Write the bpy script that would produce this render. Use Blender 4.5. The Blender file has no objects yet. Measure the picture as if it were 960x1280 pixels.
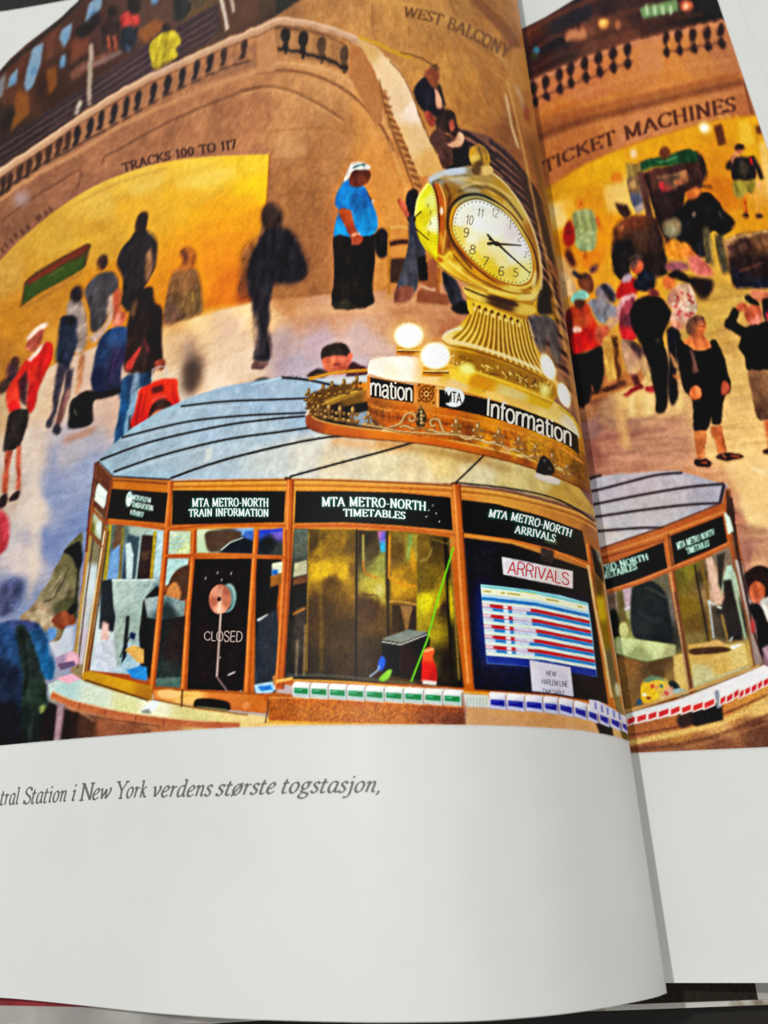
# An open picture book lying on a dark table, photographed from just above its lower edge.
import bpy, math, random
import numpy as np
from mathutils import Matrix

# ------------------------------------------------------------------ camera
SC = 0.788                       # book scale (page profile numbers below are in units of SC metres)
CAM_H = 0.2400 * SC               # camera height above the table top
F_PX = 961.0
ax = np.array([1, .022, 0.]); ax /= np.linalg.norm(ax)
ay = np.array([-45, 2042, -961.]); ay /= np.linalg.norm(ay)
az = np.cross(ax, ay)
ROT = np.array([ax, ay, az])
scene = bpy.context.scene
cam_data = bpy.data.cameras.new('camera')
cam = bpy.data.objects.new('camera', cam_data)
scene.collection.objects.link(cam)
M = Matrix.Identity(4)
for i_ in range(3):
    for j_ in range(3):
        M[i_][j_] = ROT[i_][j_]
M[2][3] = CAM_H
cam.matrix_world = M
cam_data.sensor_fit = 'HORIZONTAL'
cam_data.sensor_width = 36.0
cam_data.lens = F_PX / 960 * 36.0
cam_data.clip_start = 0.01
cam_data.dof.use_dof = True
cam_data.dof.focus_distance = 0.158
cam_data.dof.aperture_fstop = 32.0
scene.camera = cam

# ------------------------------------------------------------------ light and exposure
scene.view_settings.view_transform = 'Standard'
scene.view_settings.look = 'None'
scene.view_settings.exposure = 0.0
scene.view_settings.gamma = 1.0
scene.view_settings.use_curve_mapping = False
world = bpy.data.worlds.new('room_light'); scene.world = world
world.use_nodes = True
wb = world.node_tree.nodes['Background']
wb.inputs['Color'].default_value = (0.985, 1.0, 1.0, 1)
wb.inputs['Strength'].default_value = 0.54
def area_light(name, loc, target, size, power, color):
    ld = bpy.data.lights.new(name, 'AREA'); ld.shape = 'DISK'; ld.size = size; ld.energy = power; ld.color = color
    o = bpy.data.objects.new(name, ld); scene.collection.objects.link(o)
    o.location = loc
    d = np.array(target, float) - np.array(loc, float); d /= np.linalg.norm(d)
    up = np.array([0, 1, 0.]); zz = -d; xx = np.cross(up, zz); xx /= np.linalg.norm(xx); yy = np.cross(zz, xx)
    m = Matrix.Identity(4)
    for k in range(3):
        m[k][0] = xx[k]; m[k][1] = yy[k]; m[k][2] = zz[k]; m[k][3] = loc[k]
    o.matrix_world = m
    return o
area_light('ceiling_lamp', (-0.85, 0.45, 2.1), (0.03, 0.1, 0), 0.05, 26.5, (1, .995, .975))
PRINT_E = 0.93                   # reflectance scale of the inks under this light

random.seed(4); rng = np.random.default_rng(7)

# ------------------------------------------------------------------ page surfaces
SIL = 0.302
left_s = np.array([-1.02, -.95, -.86, -.7786, -.70, -.60, -.52, -.439, -.3486, -.259, -.1705, -.0825, -.0123, .0753, .1633, .2077, .2525, .280, .2935, SIL])
left_D = np.array([.2318, .2315, .2305, .2288, .2262, .2222, .2172, .2093, .1945, .1808, .1723, .1675, .1650, .1641, .1680, .1724, .1797, .1855, .1895, .1938])
def pchip(x, y, xq):
    h = np.diff(x); dl = np.diff(y) / h; m = np.zeros_like(x)
    for i in range(1, len(x) - 1):
        if dl[i-1] * dl[i] > 0:
            w1 = 2*h[i] + h[i-1]; w2 = h[i] + 2*h[i-1]
            m[i] = (w1 + w2) / (w1/dl[i-1] + w2/dl[i])
    m[0] = dl[0]; m[-1] = dl[-1]
    k = np.clip(np.searchsorted(x, xq) - 1, 0, len(h) - 1); t = (xq - x[k]) / h[k]
    return ((2*t**3-3*t**2+1)*y[k] + (t**3-2*t**2+t)*h[k]*m[k] + (-2*t**3+3*t**2)*y[k+1] + (t**3-t**2)*h[k]*m[k+1])
_ss = np.linspace(-1.02, SIL, 1324)
_dd = pchip(left_s, left_D, _ss)
ker = np.hanning(61); ker /= ker.sum()
_ds = np.convolve(np.pad(_dd, 30, 'edge'), ker, 'valid')
_w = np.clip((SIL - _ss) / .06, 0, 1); _dd = _ds*_w + _dd*(1-_w)
def D_left(s): return np.interp(s, _ss, _dd)
def D_right(s): return .2201 / (1 + .17 * s) * 1.0            # straight leaf rising to the right: D = .2201 - .17 X
Y_BOT = -.0243; Y_TOP = .3760

def ray_st(px, py):
    px = np.asarray(px, float); py = np.asarray(py, float)
    cx = px - 480; cy = 640 - py
    rx = ROT[0, 0]*cx + ROT[0, 1]*cy - ROT[0, 2]*F_PX
    ry = ROT[1, 0]*cx + ROT[1, 1]*cy - ROT[1, 2]*F_PX
    rz = ROT[2, 0]*cx + ROT[2, 1]*cy - ROT[2, 2]*F_PX
    return rx / -rz, ry / -rz
def project(X, Y, D):
    c = ROT.T @ np.array([X.ravel(), Y.ravel(), -D.ravel()])
    return (480 + F_PX*c[0]/-c[2]).reshape(X.shape), (640 - F_PX*c[1]/-c[2]).reshape(X.shape)
def row_table(Dm, y_from, y_to, step):
    pys = np.arange(y_from, -40, -step)
    r = Dm * ray_st(np.full_like(pys, 440.), pys)[1]
    d = r[-1] - r[-2]
    ext = np.arange(r[-1] + d, y_to, d)
    return np.concatenate([r, ext, [y_to]])
def world_pts(X, Y, D, lift=0.0):
    return np.stack([X*SC, Y*SC, CAM_H - D*SC + lift], -1)

# ------------------------------------------------------------------ the printing of one page: an ink raster in page coordinates
class Page:
    def __init__(self, s_cols, Dfun, extra_after, extra_before, Dm, y_from, step):
        self.D = Dfun
        sx = np.array(s_cols); X = sx*Dfun(sx); D = Dfun(sx)
        eb = np.array(extra_before).reshape(-1, 2); ea = np.array(extra_after).reshape(-1, 2)
        self.s = sx; self.nb = len(eb)
        self.X = np.concatenate([eb[:, 0], X, ea[:, 0]]); self.Dc = np.concatenate([eb[:, 1], D, ea[:, 1]])
        self.na = len(ea)
        self.Y = row_table(Dm, y_from, Y_TOP, step)
        nr, nc = len(self.Y), len(self.X)
        XX, YY = np.meshgrid(self.X, self.Y); DD = np.broadcast_to(self.Dc, XX.shape)
        self.PX, self.PY = project(XX, YY, DD)
        self.rgb = np.zeros((nr, nc, 3), np.float32); self.id = np.full((nr, nc), -1, np.int16)
        self.cov = np.zeros((nr, nc), np.float32)
        self.names = []; self.cur = -1
    def idx(self, px, py):
        s, t = ray_st(px, py)
        return np.interp(s, self.s, np.arange(len(self.s))) + self.nb, np.interp(t*self.D(s), self.Y, np.arange(len(self.Y)))

PG = None
def densify(p, step=5.0, closed=True):
    out = []; n = len(p)
    for i in range(n if closed else n - 1):
        a = p[i]; b = p[(i+1) % n]; k = max(1, int(math.hypot(b[0]-a[0], b[1]-a[1]) / step))
        for j in range(k): out.append((a[0] + (b[0]-a[0])*j/k, a[1] + (b[1]-a[1])*j/k))
    if not closed: out.append(tuple(p[-1]))
    return out
def spline(p, closed=True, k=5):
    p = [tuple(q) for q in p]; n = len(p); out = []
    if n < 3: return p
    for i in range(n if closed else n - 1):
        if closed: a, b, c, d = p[i-1], p[i], p[(i+1) % n], p[(i+2) % n]
        else: a, b, c, d = p[max(i-1, 0)], p[i], p[i+1], p[min(i+2, n-1)]
        for j in range(k):
            t = j / k
            out.append(tuple(.5*(2*b[m] + (c[m]-a[m])*t + (2*a[m]-5*b[m]+4*c[m]-d[m])*t*t + (3*b[m]-a[m]-3*c[m]+d[m])*t**3) for m in (0, 1)))
    if not closed: out.append(p[-1])
    return out
SUB = 4
def coverage(polys, blur):
    """antialiased nonzero coverage of photo-traced outlines, in ink-raster cells; returns (mask, row0, col0)"""
    cs = []
    for p in polys:
        q = np.array(densify(p)); ci, ri = PG.idx(q[:, 0], q[:, 1]); cs.append(np.stack([ci, ri], 1))
    bx, by = (blur if isinstance(blur, (tuple, list)) else (blur, blur))
    mx, my = int(3*bx + 2), int(3*by + 2)
    allp = np.concatenate(cs); nr, nc = PG.id.shape
    c0 = max(0, int(allp[:, 0].min()) - mx); c1 = min(nc, int(allp[:, 0].max()) + mx + 2)
    r0 = max(0, int(allp[:, 1].min()) - my); r1 = min(nr, int(allp[:, 1].max()) + my + 2)
    if c1 <= c0 or r1 <= r0: return None
    W = c1 - c0; H = r1 - r0; cov = np.zeros((H, W + 1), np.float32)
    for q in cs:
        x0 = q[:, 0] - c0; y0 = q[:, 1] - r0; x1 = np.roll(x0, -1); y1 = np.roll(y0, -1)
        ya = max(0, int(y0.min())); yb = min(H, int(y0.max()) + 2)
        for sr in range(ya*SUB, yb*SUB):
            y = (sr + .5) / SUB - .5
            m = ((y0 <= y) & (y1 > y)) | ((y1 <= y) & (y0 > y))
            if not m.any(): continue
            xs = x0[m] + (y - y0[m]) / (y1[m] - y0[m]) * (x1[m] - x0[m]); dr = np.where(y1[m] > y0[m], 1, -1)
            o = np.argsort(xs); xs = xs[o]; dr = dr[o]; w = 0; row = cov[sr // SUB]
            for k in range(len(xs)):
                pw = w; w += dr[k]
                if pw == 0: st = xs[k]
                elif w == 0:
                    a = min(max(st + .5, 0), W); b = min(max(xs[k] + .5, 0), W)
                    if b > a:
                        ia, ib = int(a), int(b)
                        if ia == ib: row[ia] += (b - a)/SUB
                        else:
                            row[ia] += (ia + 1 - a)/SUB; row[ia+1:ib] += 1/SUB; row[ib] += (b - ib)/SUB
    cov = np.clip(cov[:, :W], 0, 1)
    for sg, axis in ((bx, 1), (by, 0)):
        if sg > .35:
            k = int(3*sg + 1); g = np.exp(-.5*(np.arange(-k, k+1)/sg)**2); g /= g.sum()
            if axis == 1: cov = sum(g[j]*np.pad(cov, ((0, 0), (k, k)))[:, j:j+W] for j in range(2*k+1))
            else: cov = sum(g[j]*np.pad(cov, ((k, k), (0, 0)))[j:j+H] for j in range(2*k+1))
    return cov, r0, c0
def fill(polys, col, b=.5, a=1.0, own=True, pw=2.0):
    r = coverage(polys, b)
    if r is None: return
    m, r0, c0 = r; H, W = m.shape; m = m*a
    sl = (slice(r0, r0+H), slice(c0, c0+W))
    if isinstance(col, list):
        px = PG.PX[sl]; py = PG.PY[sl]; acc = 0; ws = 0
        for (x, y, c) in col:
            w = 1 / ((px-x)**2 + (py-y)**2 + 9) ** pw
            acc = acc + w[..., None]*np.array(c, np.float32); ws = ws + w
        c = acc / ws[..., None] / 255
    else: c = np.array(col, np.float32) / 255
    PG.rgb[sl] = PG.rgb[sl]*(1 - m[..., None]) + c*m[..., None]
    if own:
        sub = PG.id[sl]; sub[m > .5] = PG.cur; PG.id[sl] = sub
def P(pts, col, b=.5, a=1.0, s=0, own=True): fill([spline(pts) if s else pts], col, b, a, own)
def PS(pts, col, b=.5, a=1.0, own=True): fill([spline(pts)], col, b, a, own)
def E(cx, cy, rx, ry, col, rot=0, b=.5, a=1.0, own=True):
    t = math.radians(rot); n = 28
    fill([[(cx + rx*math.cos(u)*math.cos(t) - ry*math.sin(u)*math.sin(t), cy + rx*math.cos(u)*math.sin(t) + ry*math.sin(u)*math.cos(t)) for u in [2*math.pi*i/n for i in range(n)]]], col, b, a, own)
def strip(pts, w):
    n = len(pts); L = []; Rr = []
    for i, (x, y) in enumerate(pts):
        a = pts[max(i-1, 0)]; c = pts[min(i+1, n-1)]; dx, dy = c[0]-a[0], c[1]-a[1]; l = math.hypot(dx, dy) or 1
        ww = (w[0] + (w[1]-w[0])*i/(n-1) if isinstance(w, tuple) else w) / 2
        L.append((x - dy/l*ww, y + dx/l*ww)); Rr.append((x + dy/l*ww, y - dx/l*ww))
    return L + Rr[::-1]
def Ln(pts, w, col, b=.4, a=1.0, s=0, own=True): fill([strip(spline(pts, False) if s else densify(pts, 6, False), w)], col, b, a, own)
def many(polys, col, b=.5, a=1.0, own=True): fill(polys, col, b, a, own)
def obj_id(name, label=None):
    """everything inked from here on belongs to this printed figure"""
    PG.names.append((name, label)); PG.cur = len(PG.names) - 1
    return PG.cur
def back(k): PG.cur = k
def lerp(a, b, t): return (a[0] + (b[0]-a[0])*t, a[1] + (b[1]-a[1])*t)
def along(path, n, s=0):
    """n evenly spaced points and directions along a traced line"""
    p = np.array(spline(path, False) if s else path, float); d = np.hypot(*np.diff(p, axis=0).T); L = np.concatenate([[0], np.cumsum(d)])
    u = np.linspace(0, L[-1], n); x = np.interp(u, L, p[:, 0]); y = np.interp(u, L, p[:, 1])
    return list(zip(x, y))
def warp(base, top):
    """map (u 0..1 along, v 0..1 up) into the band between two traced lines"""
    B = np.array(spline(base, False, 8) if len(base) > 2 else base, float); T = np.array(spline(top, False, 8) if len(top) > 2 else top, float)
    def cum(p): d = np.hypot(*np.diff(p, axis=0).T); L = np.concatenate([[0], np.cumsum(d)]); return L/L[-1]
    LB, LT = cum(B), cum(T)
    def f(u, v):
        def at(L, Q):
            x, y = np.interp(u, L, Q[:, 0]), np.interp(u, L, Q[:, 1])
            if u > 1: k = (u-1)/(L[-1]-L[-2]); x += k*(Q[-1, 0]-Q[-2, 0]); y += k*(Q[-1, 1]-Q[-2, 1])
            if u < 0: k = u/(L[1]-L[0]); x += k*(Q[1, 0]-Q[0, 0]); y += k*(Q[1, 1]-Q[0, 1])
            return x, y
        bx, by = at(LB, B); tx, ty = at(LT, T)
        return (bx + (tx-bx)*v, by + (ty-by)*v)
    return f
def vnoise(shape, cell, seed):
    r = np.random.default_rng(seed); cy, cx = (cell if isinstance(cell, tuple) else (cell, cell))
    g = r.random((int(shape[0]/cy)+3, int(shape[1]/cx)+3)); y = np.arange(shape[0])/cy; x = np.arange(shape[1])/cx
    yi = y.astype(int); xi = x.astype(int); fy = (y-yi)[:, None]; fx = (x-xi)[None]; fy = fy*fy*(3-2*fy); fx = fx*fx*(3-2*fx)
    return (g[yi][:, xi]*(1-fy)*(1-fx) + g[yi+1][:, xi]*fy*(1-fx) + g[yi][:, xi+1]*(1-fy)*fx + g[yi+1][:, xi+1]*fy*fx) - .5
def mottle(pts, amp, cell, seed, ids=None):
    """uneven tone (stone, brushed metal, marble) of the depicted surface"""
    r = coverage([pts], 1.5)
    if r is None: return
    m, r0, c0 = r; H, W = m.shape; sl = (slice(r0, r0+H), slice(c0, c0+W))
    n = vnoise((H, W), cell, seed) + .5*vnoise((H, W), tuple(max(1, q/2.3) for q in (cell if isinstance(cell, tuple) else (cell, cell))), seed+1)
    if ids is not None: m = m * np.isin(PG.id[sl], ids)
    PG.rgb[sl] = np.clip(PG.rgb[sl]*(1 + amp*(n*m)[..., None]), 0, 1)

# ------------------------------------------------------------------ lettering: pen-stroke serif capitals, italic lower case, sans
TH, TN = .205, .085
def serif(x, y, w=.13): return [(x-w, y), (x+w, y)]
G = {  # glyph: (advance, strokes); y 0 baseline, 1 cap height
 'A': (.98, [[(.12, 0), (.49, 1)], [(.49, 1), (.86, 0)], [(.26, .34), (.70, .34)], serif(.12, 0), serif(.86, 0)]),
 'B': (.80, [[(.18, 0), (.18, 1)], [(.06, 1), (.4, 1), (.6, .9), (.62, .76), (.55, .6), (.2, .53)], [(.4, .53), (.66, .43), (.7, .25), (.6, .07), (.4, 0), (.06, 0)]]),
 'C': (.88, [[(.80, .80), (.62, .97), (.42, .98), (.2, .84), (.10, .5), (.2, .16), (.42, .02), (.62, .03), (.82, .2)], [(.8, .98), (.8, .74)]]),
 'D': (.92, [[(.2, 0), (.2, 1)], [(.07, 1), (.45, 1), (.74, .82), (.84, .5), (.74, .18), (.45, 0), (.07, 0)]]),
 'E': (.80, [[(.2, 0), (.2, 1)], [(.07, 1), (.68, 1)], [(.68, 1), (.7, .8)], [(.2, .52), (.56, .52)], [(.56, .62), (.56, .42)], [(.07, 0), (.7, 0)], [(.7, 0), (.74, .22)]]),
 'F': (.74, [[(.2, 0), (.2, 1)], [(.07, 1), (.68, 1)], [(.68, 1), (.7, .8)], [(.2, .52), (.54, .52)], serif(.2, 0)]),
 'H': (.98, [[(.2, 0), (.2, 1)], [(.78, 0), (.78, 1)], [(.2, .52), (.78, .52)], serif(.2, 0), serif(.2, 1), serif(.78, 0), serif(.78, 1)]),
 'I': (.42, [[(.21, 0), (.21, 1)], serif(.21, 0), serif(.21, 1)]),
 'K': (.92, [[(.2, 0), (.2, 1)], [(.76, 1), (.24, .45)], [(.38, .58), (.82, 0)], serif(.2, 0), serif(.2, 1), serif(.78, 1, .1), serif(.82, 0, .1)]),
 'L': (.76, [[(.2, 0), (.2, 1)], serif(.2, 1), [(.07, 0), (.68, 0)], [(.68, 0), (.72, .22)]]),
 'M': (1.14, [[(.2, 0), (.2, 1)], [(.2, 1), (.56, .05)], [(.56, .05), (.92, 1)], [(.94, 1), (.94, 0)], serif(.2, 0), serif(.14, 1, .09), serif(.94, 0), serif(1.0, 1, .09)]),
 'N': (.98, [[(.2, 0), (.2, 1)], [(.2, 1), (.78, 0)], [(.78, 0), (.78, 1)], serif(.2, 0), serif(.14, 1, .09), serif(.78, 1)]),
 'O': (.94, [[(.47, 1), (.22, .87), (.11, .5), (.22, .13), (.47, 0), (.72, .13), (.83, .5), (.72, .87), (.47, 1)]]),
 'R': (.90, [[(.2, 0), (.2, 1)], [(.07, 1), (.45, 1), (.65, .9), (.67, .74), (.58, .56), (.22, .5)], [(.42, .5), (.82, 0)], serif(.2, 0), serif(.84, 0, .08)]),
 'P': (.80, [[(.2, 0), (.2, 1)], [(.07, 1), (.45, 1), (.66, .9), (.68, .72), (.58, .52), (.22, .46)], serif(.2, 0)]),
 'U': (.94, [[(.2, 1), (.2, .3), (.3, .04), (.5, 0), (.7, .08), (.76, .3)], [(.78, .25), (.78, 1)], serif(.2, 1), serif(.78, 1)]),
 'S': (.70, [[(.58, .82), (.46, .97), (.26, .96), (.14, .78), (.22, .6), (.46, .45), (.58, .26), (.46, .04), (.24, .02), (.1, .2)], [(.58, .98), (.58, .78)], [(.1, 0), (.1, .22)]]),
 'T': (.84, [[(.42, 0), (.42, 1)], [(.08, 1), (.76, 1)], [(.08, 1), (.06, .8)], [(.76, 1), (.78, .8)], serif(.42, 0)]),
 'V': (.94, [[(.12, 1), (.48, 0)], [(.48, 0), (.84, 1)], serif(.12, 1), serif(.84, 1)]),
 'W': (1.3, [[(.12, 1), (.4, 0)], [(.4, 0), (.66, 1)], [(.66, 1), (.92, 0)], [(.92, 0), (1.18, 1)], serif(.12, 1), serif(.66, 1), serif(1.18, 1)]),
 'Y': (.90, [[(.12, 1), (.45, .46)], [(.78, 1), (.45, .46)], [(.45, .48), (.45, 0)], serif(.12, 1), serif(.78, 1), serif(.45, 0)]),
 '1': (.5, [[(.26, 0), (.26, 1)], [(.1, .82), (.26, .97)], serif(.26, 0)]),
 '0': (.74, [[(.37, .95), (.2, .8), (.13, .47), (.2, .14), (.37, 0), (.54, .14), (.61, .47), (.54, .8), (.37, .95)]]),
 '7': (.66, [[(.1, .96), (.56, .96)], [(.56, .96), (.26, 0)], [(.1, .96), (.08, .78)]]),
 '-': (.5, [[(.1, .38), (.4, .38)]]), ' ': (.5, []),
}
g_ = { # italic lower case; x height .66 of cap height; slant applied separately
 'a': (.60, [[(.46, .62), (.32, .66), (.17, .56), (.09, .3), (.12, .07), (.22, .0), (.36, .1), (.46, .34)], [(.5, .66), (.44, .2), (.47, .03), (.58, .05)]]),
 'd': (.62, [[(.46, .62), (.32, .66), (.17, .56), (.09, .3), (.12, .07), (.22, .0), (.36, .1), (.46, .34)], [(.36, 1.0), (.5, 1.04)], [(.5, 1.04), (.46, .5), (.44, .15), (.48, .02), (.58, .05)]]),
 'e': (.50, [[(.1, .28), (.3, .36), (.42, .5), (.36, .64), (.24, .62), (.1, .4), (.08, .16), (.2, .0), (.36, .06), (.44, .14)]]),
 'g': (.60, [[(.5, .62), (.34, .66), (.18, .56), (.12, .38), (.2, .24), (.32, .24), (.43, .4), (.42, .58), (.34, .66)], [(.42, .62), (.58, .63)], [(.2, .24), (.12, .12), (.2, .04), (.42, -.02), (.48, -.14), (.36, -.3), (.14, -.31), (.04, -.2), (.1, -.06), (.22, .02)]]),
 'i': (.34, [[(.06, .54), (.14, .63), (.2, .6), (.15, .2), (.16, .03), (.28, .06)], [(.165, .86), (.22, .99)]]),
 'j': (.34, [[(.08, .56), (.2, .64), (.2, .3), (.17, -.12), (.04, -.3), (-.12, -.28)], [(.185, .86), (.24, .99)]]),
 'k': (.58, [[(.06, .98), (.2, 1.04)], [(.2, 1.04), (.12, 0)], [(.48, .62), (.36, .62), (.16, .34)], [(.24, .38), (.4, .04), (.54, .04)]]),
 'l': (.32, [[(.06, .98), (.2, 1.04)], [(.2, 1.04), (.15, .4), (.13, .06), (.28, .05)]]),
 'n': (.62, [[(.04, .54), (.13, .63), (.18, .58), (.12, 0)], [(.15, .36), (.3, .6), (.43, .62), (.46, .46), (.42, .14), (.46, .02), (.56, .06)]]),
 'o': (.56, [[(.32, .66), (.16, .54), (.08, .28), (.14, .06), (.25, .0), (.4, .12), (.48, .4), (.44, .58), (.32, .66)]]),
 'ø': (.56, [[(.32, .66), (.16, .54), (.08, .28), (.14, .06), (.25, .0), (.4, .12), (.48, .4), (.44, .58), (.32, .66)], [(.02, -.08), (.52, .74)]]),
 'r': (.44, [[(.04, .54), (.13, .63), (.18, .58), (.12, 0)], [(.15, .36), (.28, .6), (.42, .6)]]),
 's': (.44, [[(.38, .52), (.32, .64), (.18, .62), (.12, .48), (.22, .36), (.33, .22), (.27, .04), (.12, .0), (.02, .12)]]),
 't': (.38, [[(.2, .84), (.12, .3), (.12, .04), (.22, .0), (.32, .08)], [(.04, .6), (.34, .63)]]),
 'v': (.54, [[(.02, .56), (.1, .63), (.14, .5), (.2, .02)], [(.2, .02), (.38, .3), (.46, .58), (.38, .65)]]),
 'w': (.80, [[(.02, .56), (.1, .63), (.14, .5), (.18, .02)], [(.18, .02), (.42, .6)], [(.42, .6), (.46, .02)], [(.46, .02), (.64, .3), (.72, .58), (.64, .65)]]),
 ',': (.26, [[(.12, .08), (.13, -.04), (.04, -.18)]]),
}
S_ = { # sans skeletons, monoline
 'A': (.66, [[(.04, 0), (.33, 1), (.62, 0)], [(.15, .34), (.51, .34)]]), 'C': (.7, [[(.62, .76), (.5, .96), (.3, .98), (.1, .78), (.07, .5), (.1, .2), (.3, .02), (.5, .04), (.63, .26)]]),
 'D': (.7, [[(.1, 0), (.1, 1), (.38, 1), (.58, .84), (.64, .5), (.58, .16), (.38, 0), (.1, 0)]]), 'E': (.6, [[(.54, 1), (.1, 1), (.1, 0), (.55, 0)], [(.1, .53), (.5, .53)]]),
 'H': (.7, [[(.1, 0), (.1, 1)], [(.6, 0), (.6, 1)], [(.1, .52), (.6, .52)]]), 'I': (.26, [[(.13, 0), (.13, 1)]]), 'L': (.54, [[(.1, 1), (.1, 0), (.5, 0)]]),
 'M': (.82, [[(.1, 0), (.1, 1), (.41, .05), (.72, 1), (.72, 0)]]), 'N': (.7, [[(.1, 0), (.1, 1), (.6, 0), (.6, 1)]]),
 'O': (.76, [[(.38, .98), (.16, .86), (.07, .5), (.16, .14), (.38, .02), (.6, .14), (.69, .5), (.6, .86), (.38, .98)]]),
 'R': (.66, [[(.1, 0), (.1, 1), (.4, 1), (.56, .9), (.56, .66), (.4, .53), (.1, .53)], [(.38, .53), (.58, 0)]]), 'S': (.64, [[(.56, .78), (.44, .96), (.2, .97), (.1, .8), (.16, .62), (.46, .45), (.57, .26), (.46, .05), (.2, .02), (.07, .22)]]),
 'T': (.6, [[(.03, 1), (.57, 1)], [(.3, 0), (.3, 1)]]), 'V': (.64, [[(.04, 1), (.32, 0), (.6, 1)]]), 'W': (.92, [[(.03, 1), (.24, 0), (.46, 1), (.68, 0), (.89, 1)]]), 'B': (.66, [[(.1, 0), (.1, 1), (.4, 1), (.54, .88), (.54, .66), (.4, .53), (.1, .53)], [(.4, .53), (.58, .4), (.58, .14), (.4, 0), (.1, 0)]]),
 'n': (.56, [[(.09, 0), (.09, .72)], [(.1, .5), (.22, .7), (.38, .7), (.46, .56), (.46, 0)]]), 'f': (.32, [[(.34, .98), (.2, .98), (.14, .84), (.14, 0)], [(.02, .7), (.3, .7)]]),
 'o': (.56, [[(.28, .72), (.12, .62), (.06, .36), (.12, .1), (.28, 0), (.44, .1), (.5, .36), (.44, .62), (.28, .72)]]), 'r': (.36, [[(.09, 0), (.09, .72)], [(.1, .48), (.2, .68), (.35, .7)]]),
 'm': (.84, [[(.09, 0), (.09, .72)], [(.1, .52), (.22, .7), (.35, .7), (.42, .56), (.42, 0)], [(.43, .52), (.54, .7), (.68, .7), (.75, .56), (.75, 0)]]),
 'a': (.56, [[(.1, .54), (.18, .69), (.36, .7), (.44, .56), (.44, 0), (.5, 0)], [(.44, .42), (.18, .38), (.07, .2), (.14, .02), (.3, .02), (.44, .18)]]), 't': (.32, [[(.14, .92), (.14, .1), (.22, 0), (.32, .02)], [(.02, .7), (.3, .7)]]),
 'i': (.22, [[(.11, 0), (.11, .72)], [(.11, .88), (.11, 1)]]), '-': (.4, [[(.06, .4), (.34, .4)]]), ' ': (.34, []),
 '1': (.5, [[(.12, .78), (.3, 1), (.3, 0)]]), '2': (.56, [[(.08, .76), (.18, .97), (.4, .96), (.48, .74), (.36, .45), (.06, 0), (.5, 0)]]), '3': (.56, [[(.08, .82), (.26, 1), (.46, .84), (.4, .6), (.24, .53), (.44, .44), (.5, .22), (.36, 0), (.14, .02), (.05, .2)]]),
 '4': (.56, [[(.4, 0), (.4, 1), (.04, .3), (.52, .3)]]), '5': (.56, [[(.46, 1), (.14, 1), (.1, .55), (.3, .62), (.48, .46), (.48, .18), (.3, 0), (.06, .1)]]), '6': (.56, [[(.46, .88), (.3, 1), (.12, .8), (.06, .35), (.16, .04), (.38, .02), (.5, .24), (.42, .5), (.24, .55), (.08, .38)]]),
 '7': (.54, [[(.05, 1), (.5, 1), (.2, 0)]]), '8': (.56, [[(.28, .54), (.12, .66), (.12, .88), (.28, 1), (.44, .88), (.44, .66), (.28, .54), (.08, .4), (.06, .14), (.28, 0), (.5, .14), (.48, .4), (.28, .54)]]), '9': (.56, [[(.1, .1), (.26, 0), (.44, .2), (.5, .6), (.42, .94), (.22, 1), (.06, .8), (.1, .54), (.3, .46), (.48, .62)]]),
 '0': (.56, [[(.28, 1), (.12, .86), (.06, .5), (.12, .14), (.28, 0), (.44, .14), (.5, .5), (.44, .86), (.28, 1)]]),
}
def glyph_strips(text, style):
    """list of (left edge points, right edge points) in text units, and total width"""
    out = []; x = 0
    for ch in text:
        if style == 'sans': adv, st = S_[ch]
        elif style == 'bold': adv, st = S_[ch]
        elif ch in g_: adv, st = g_[ch]
        else: adv, st = G[ch]
        for p in st:
            closed_curve = len(p) > 3 and not (style in ('sans', 'bold') and ch in 'AELHMNTVWID47' )
            q = spline(p, False, 4) if closed_curve else densify(p, .12, False)
            Lf, Rt = [], []; n = len(q)
            for i, (a, b) in enumerate(q):
                u = q[max(i-1, 0)]; v = q[min(i+1, n-1)]; dx, dy = v[0]-u[0], v[1]-u[1]; l = math.hypot(dx, dy) or 1
                if style == 'sans': w = .09
                elif style == 'bold': w = .125
                elif style == 'italic': w = .05 + .085*abs(math.sin(math.atan2(dy, dx) + math.radians(-38)))**1.0
                else: w = TN + (TH - TN)*abs(dy/l)
                if style == 'italic': w *= .95
                w *= .5; Lf.append((x + a - dy/l*w, b + dx/l*w)); Rt.append((x + a + dy/l*w, b - dx/l*w))
            out.append((Lf, Rt))
        x += adv * (1 if style != 'italic' or ch in g_ else .9)
    return out, x
def text_polys(text, base, top, style='serif', slant=0.0):
    st, W = glyph_strips(text, style); f = warp(base, top); res = []
    for Lf, Rt in st:
        res.append([f((x + slant*y)/W, y) for x, y in Lf] + [f((x + slant*y)/W, y) for x, y in Rt[::-1]])
    return res
LETTER_JOBS = []      # crisp lettering, cut as ink shapes lying on the print
def letters(text, base, top, col, style='serif', slant=0.0, halo=None, name='printed_lettering', label=None, glow=2.6):
    pol = text_polys(text, base, top, style, slant)
    if halo: fill(pol, halo, glow, 1.0, False); fill(pol, halo, glow*.45, .9, False)
    LETTER_JOBS.append((PG, pol, col, name, label))
def inked_text(text, base, top, col, style='serif', b=.6, a=1.0, slant=0.0):
    fill(text_polys(text, base, top, style, slant), col, b, a, False)

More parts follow.
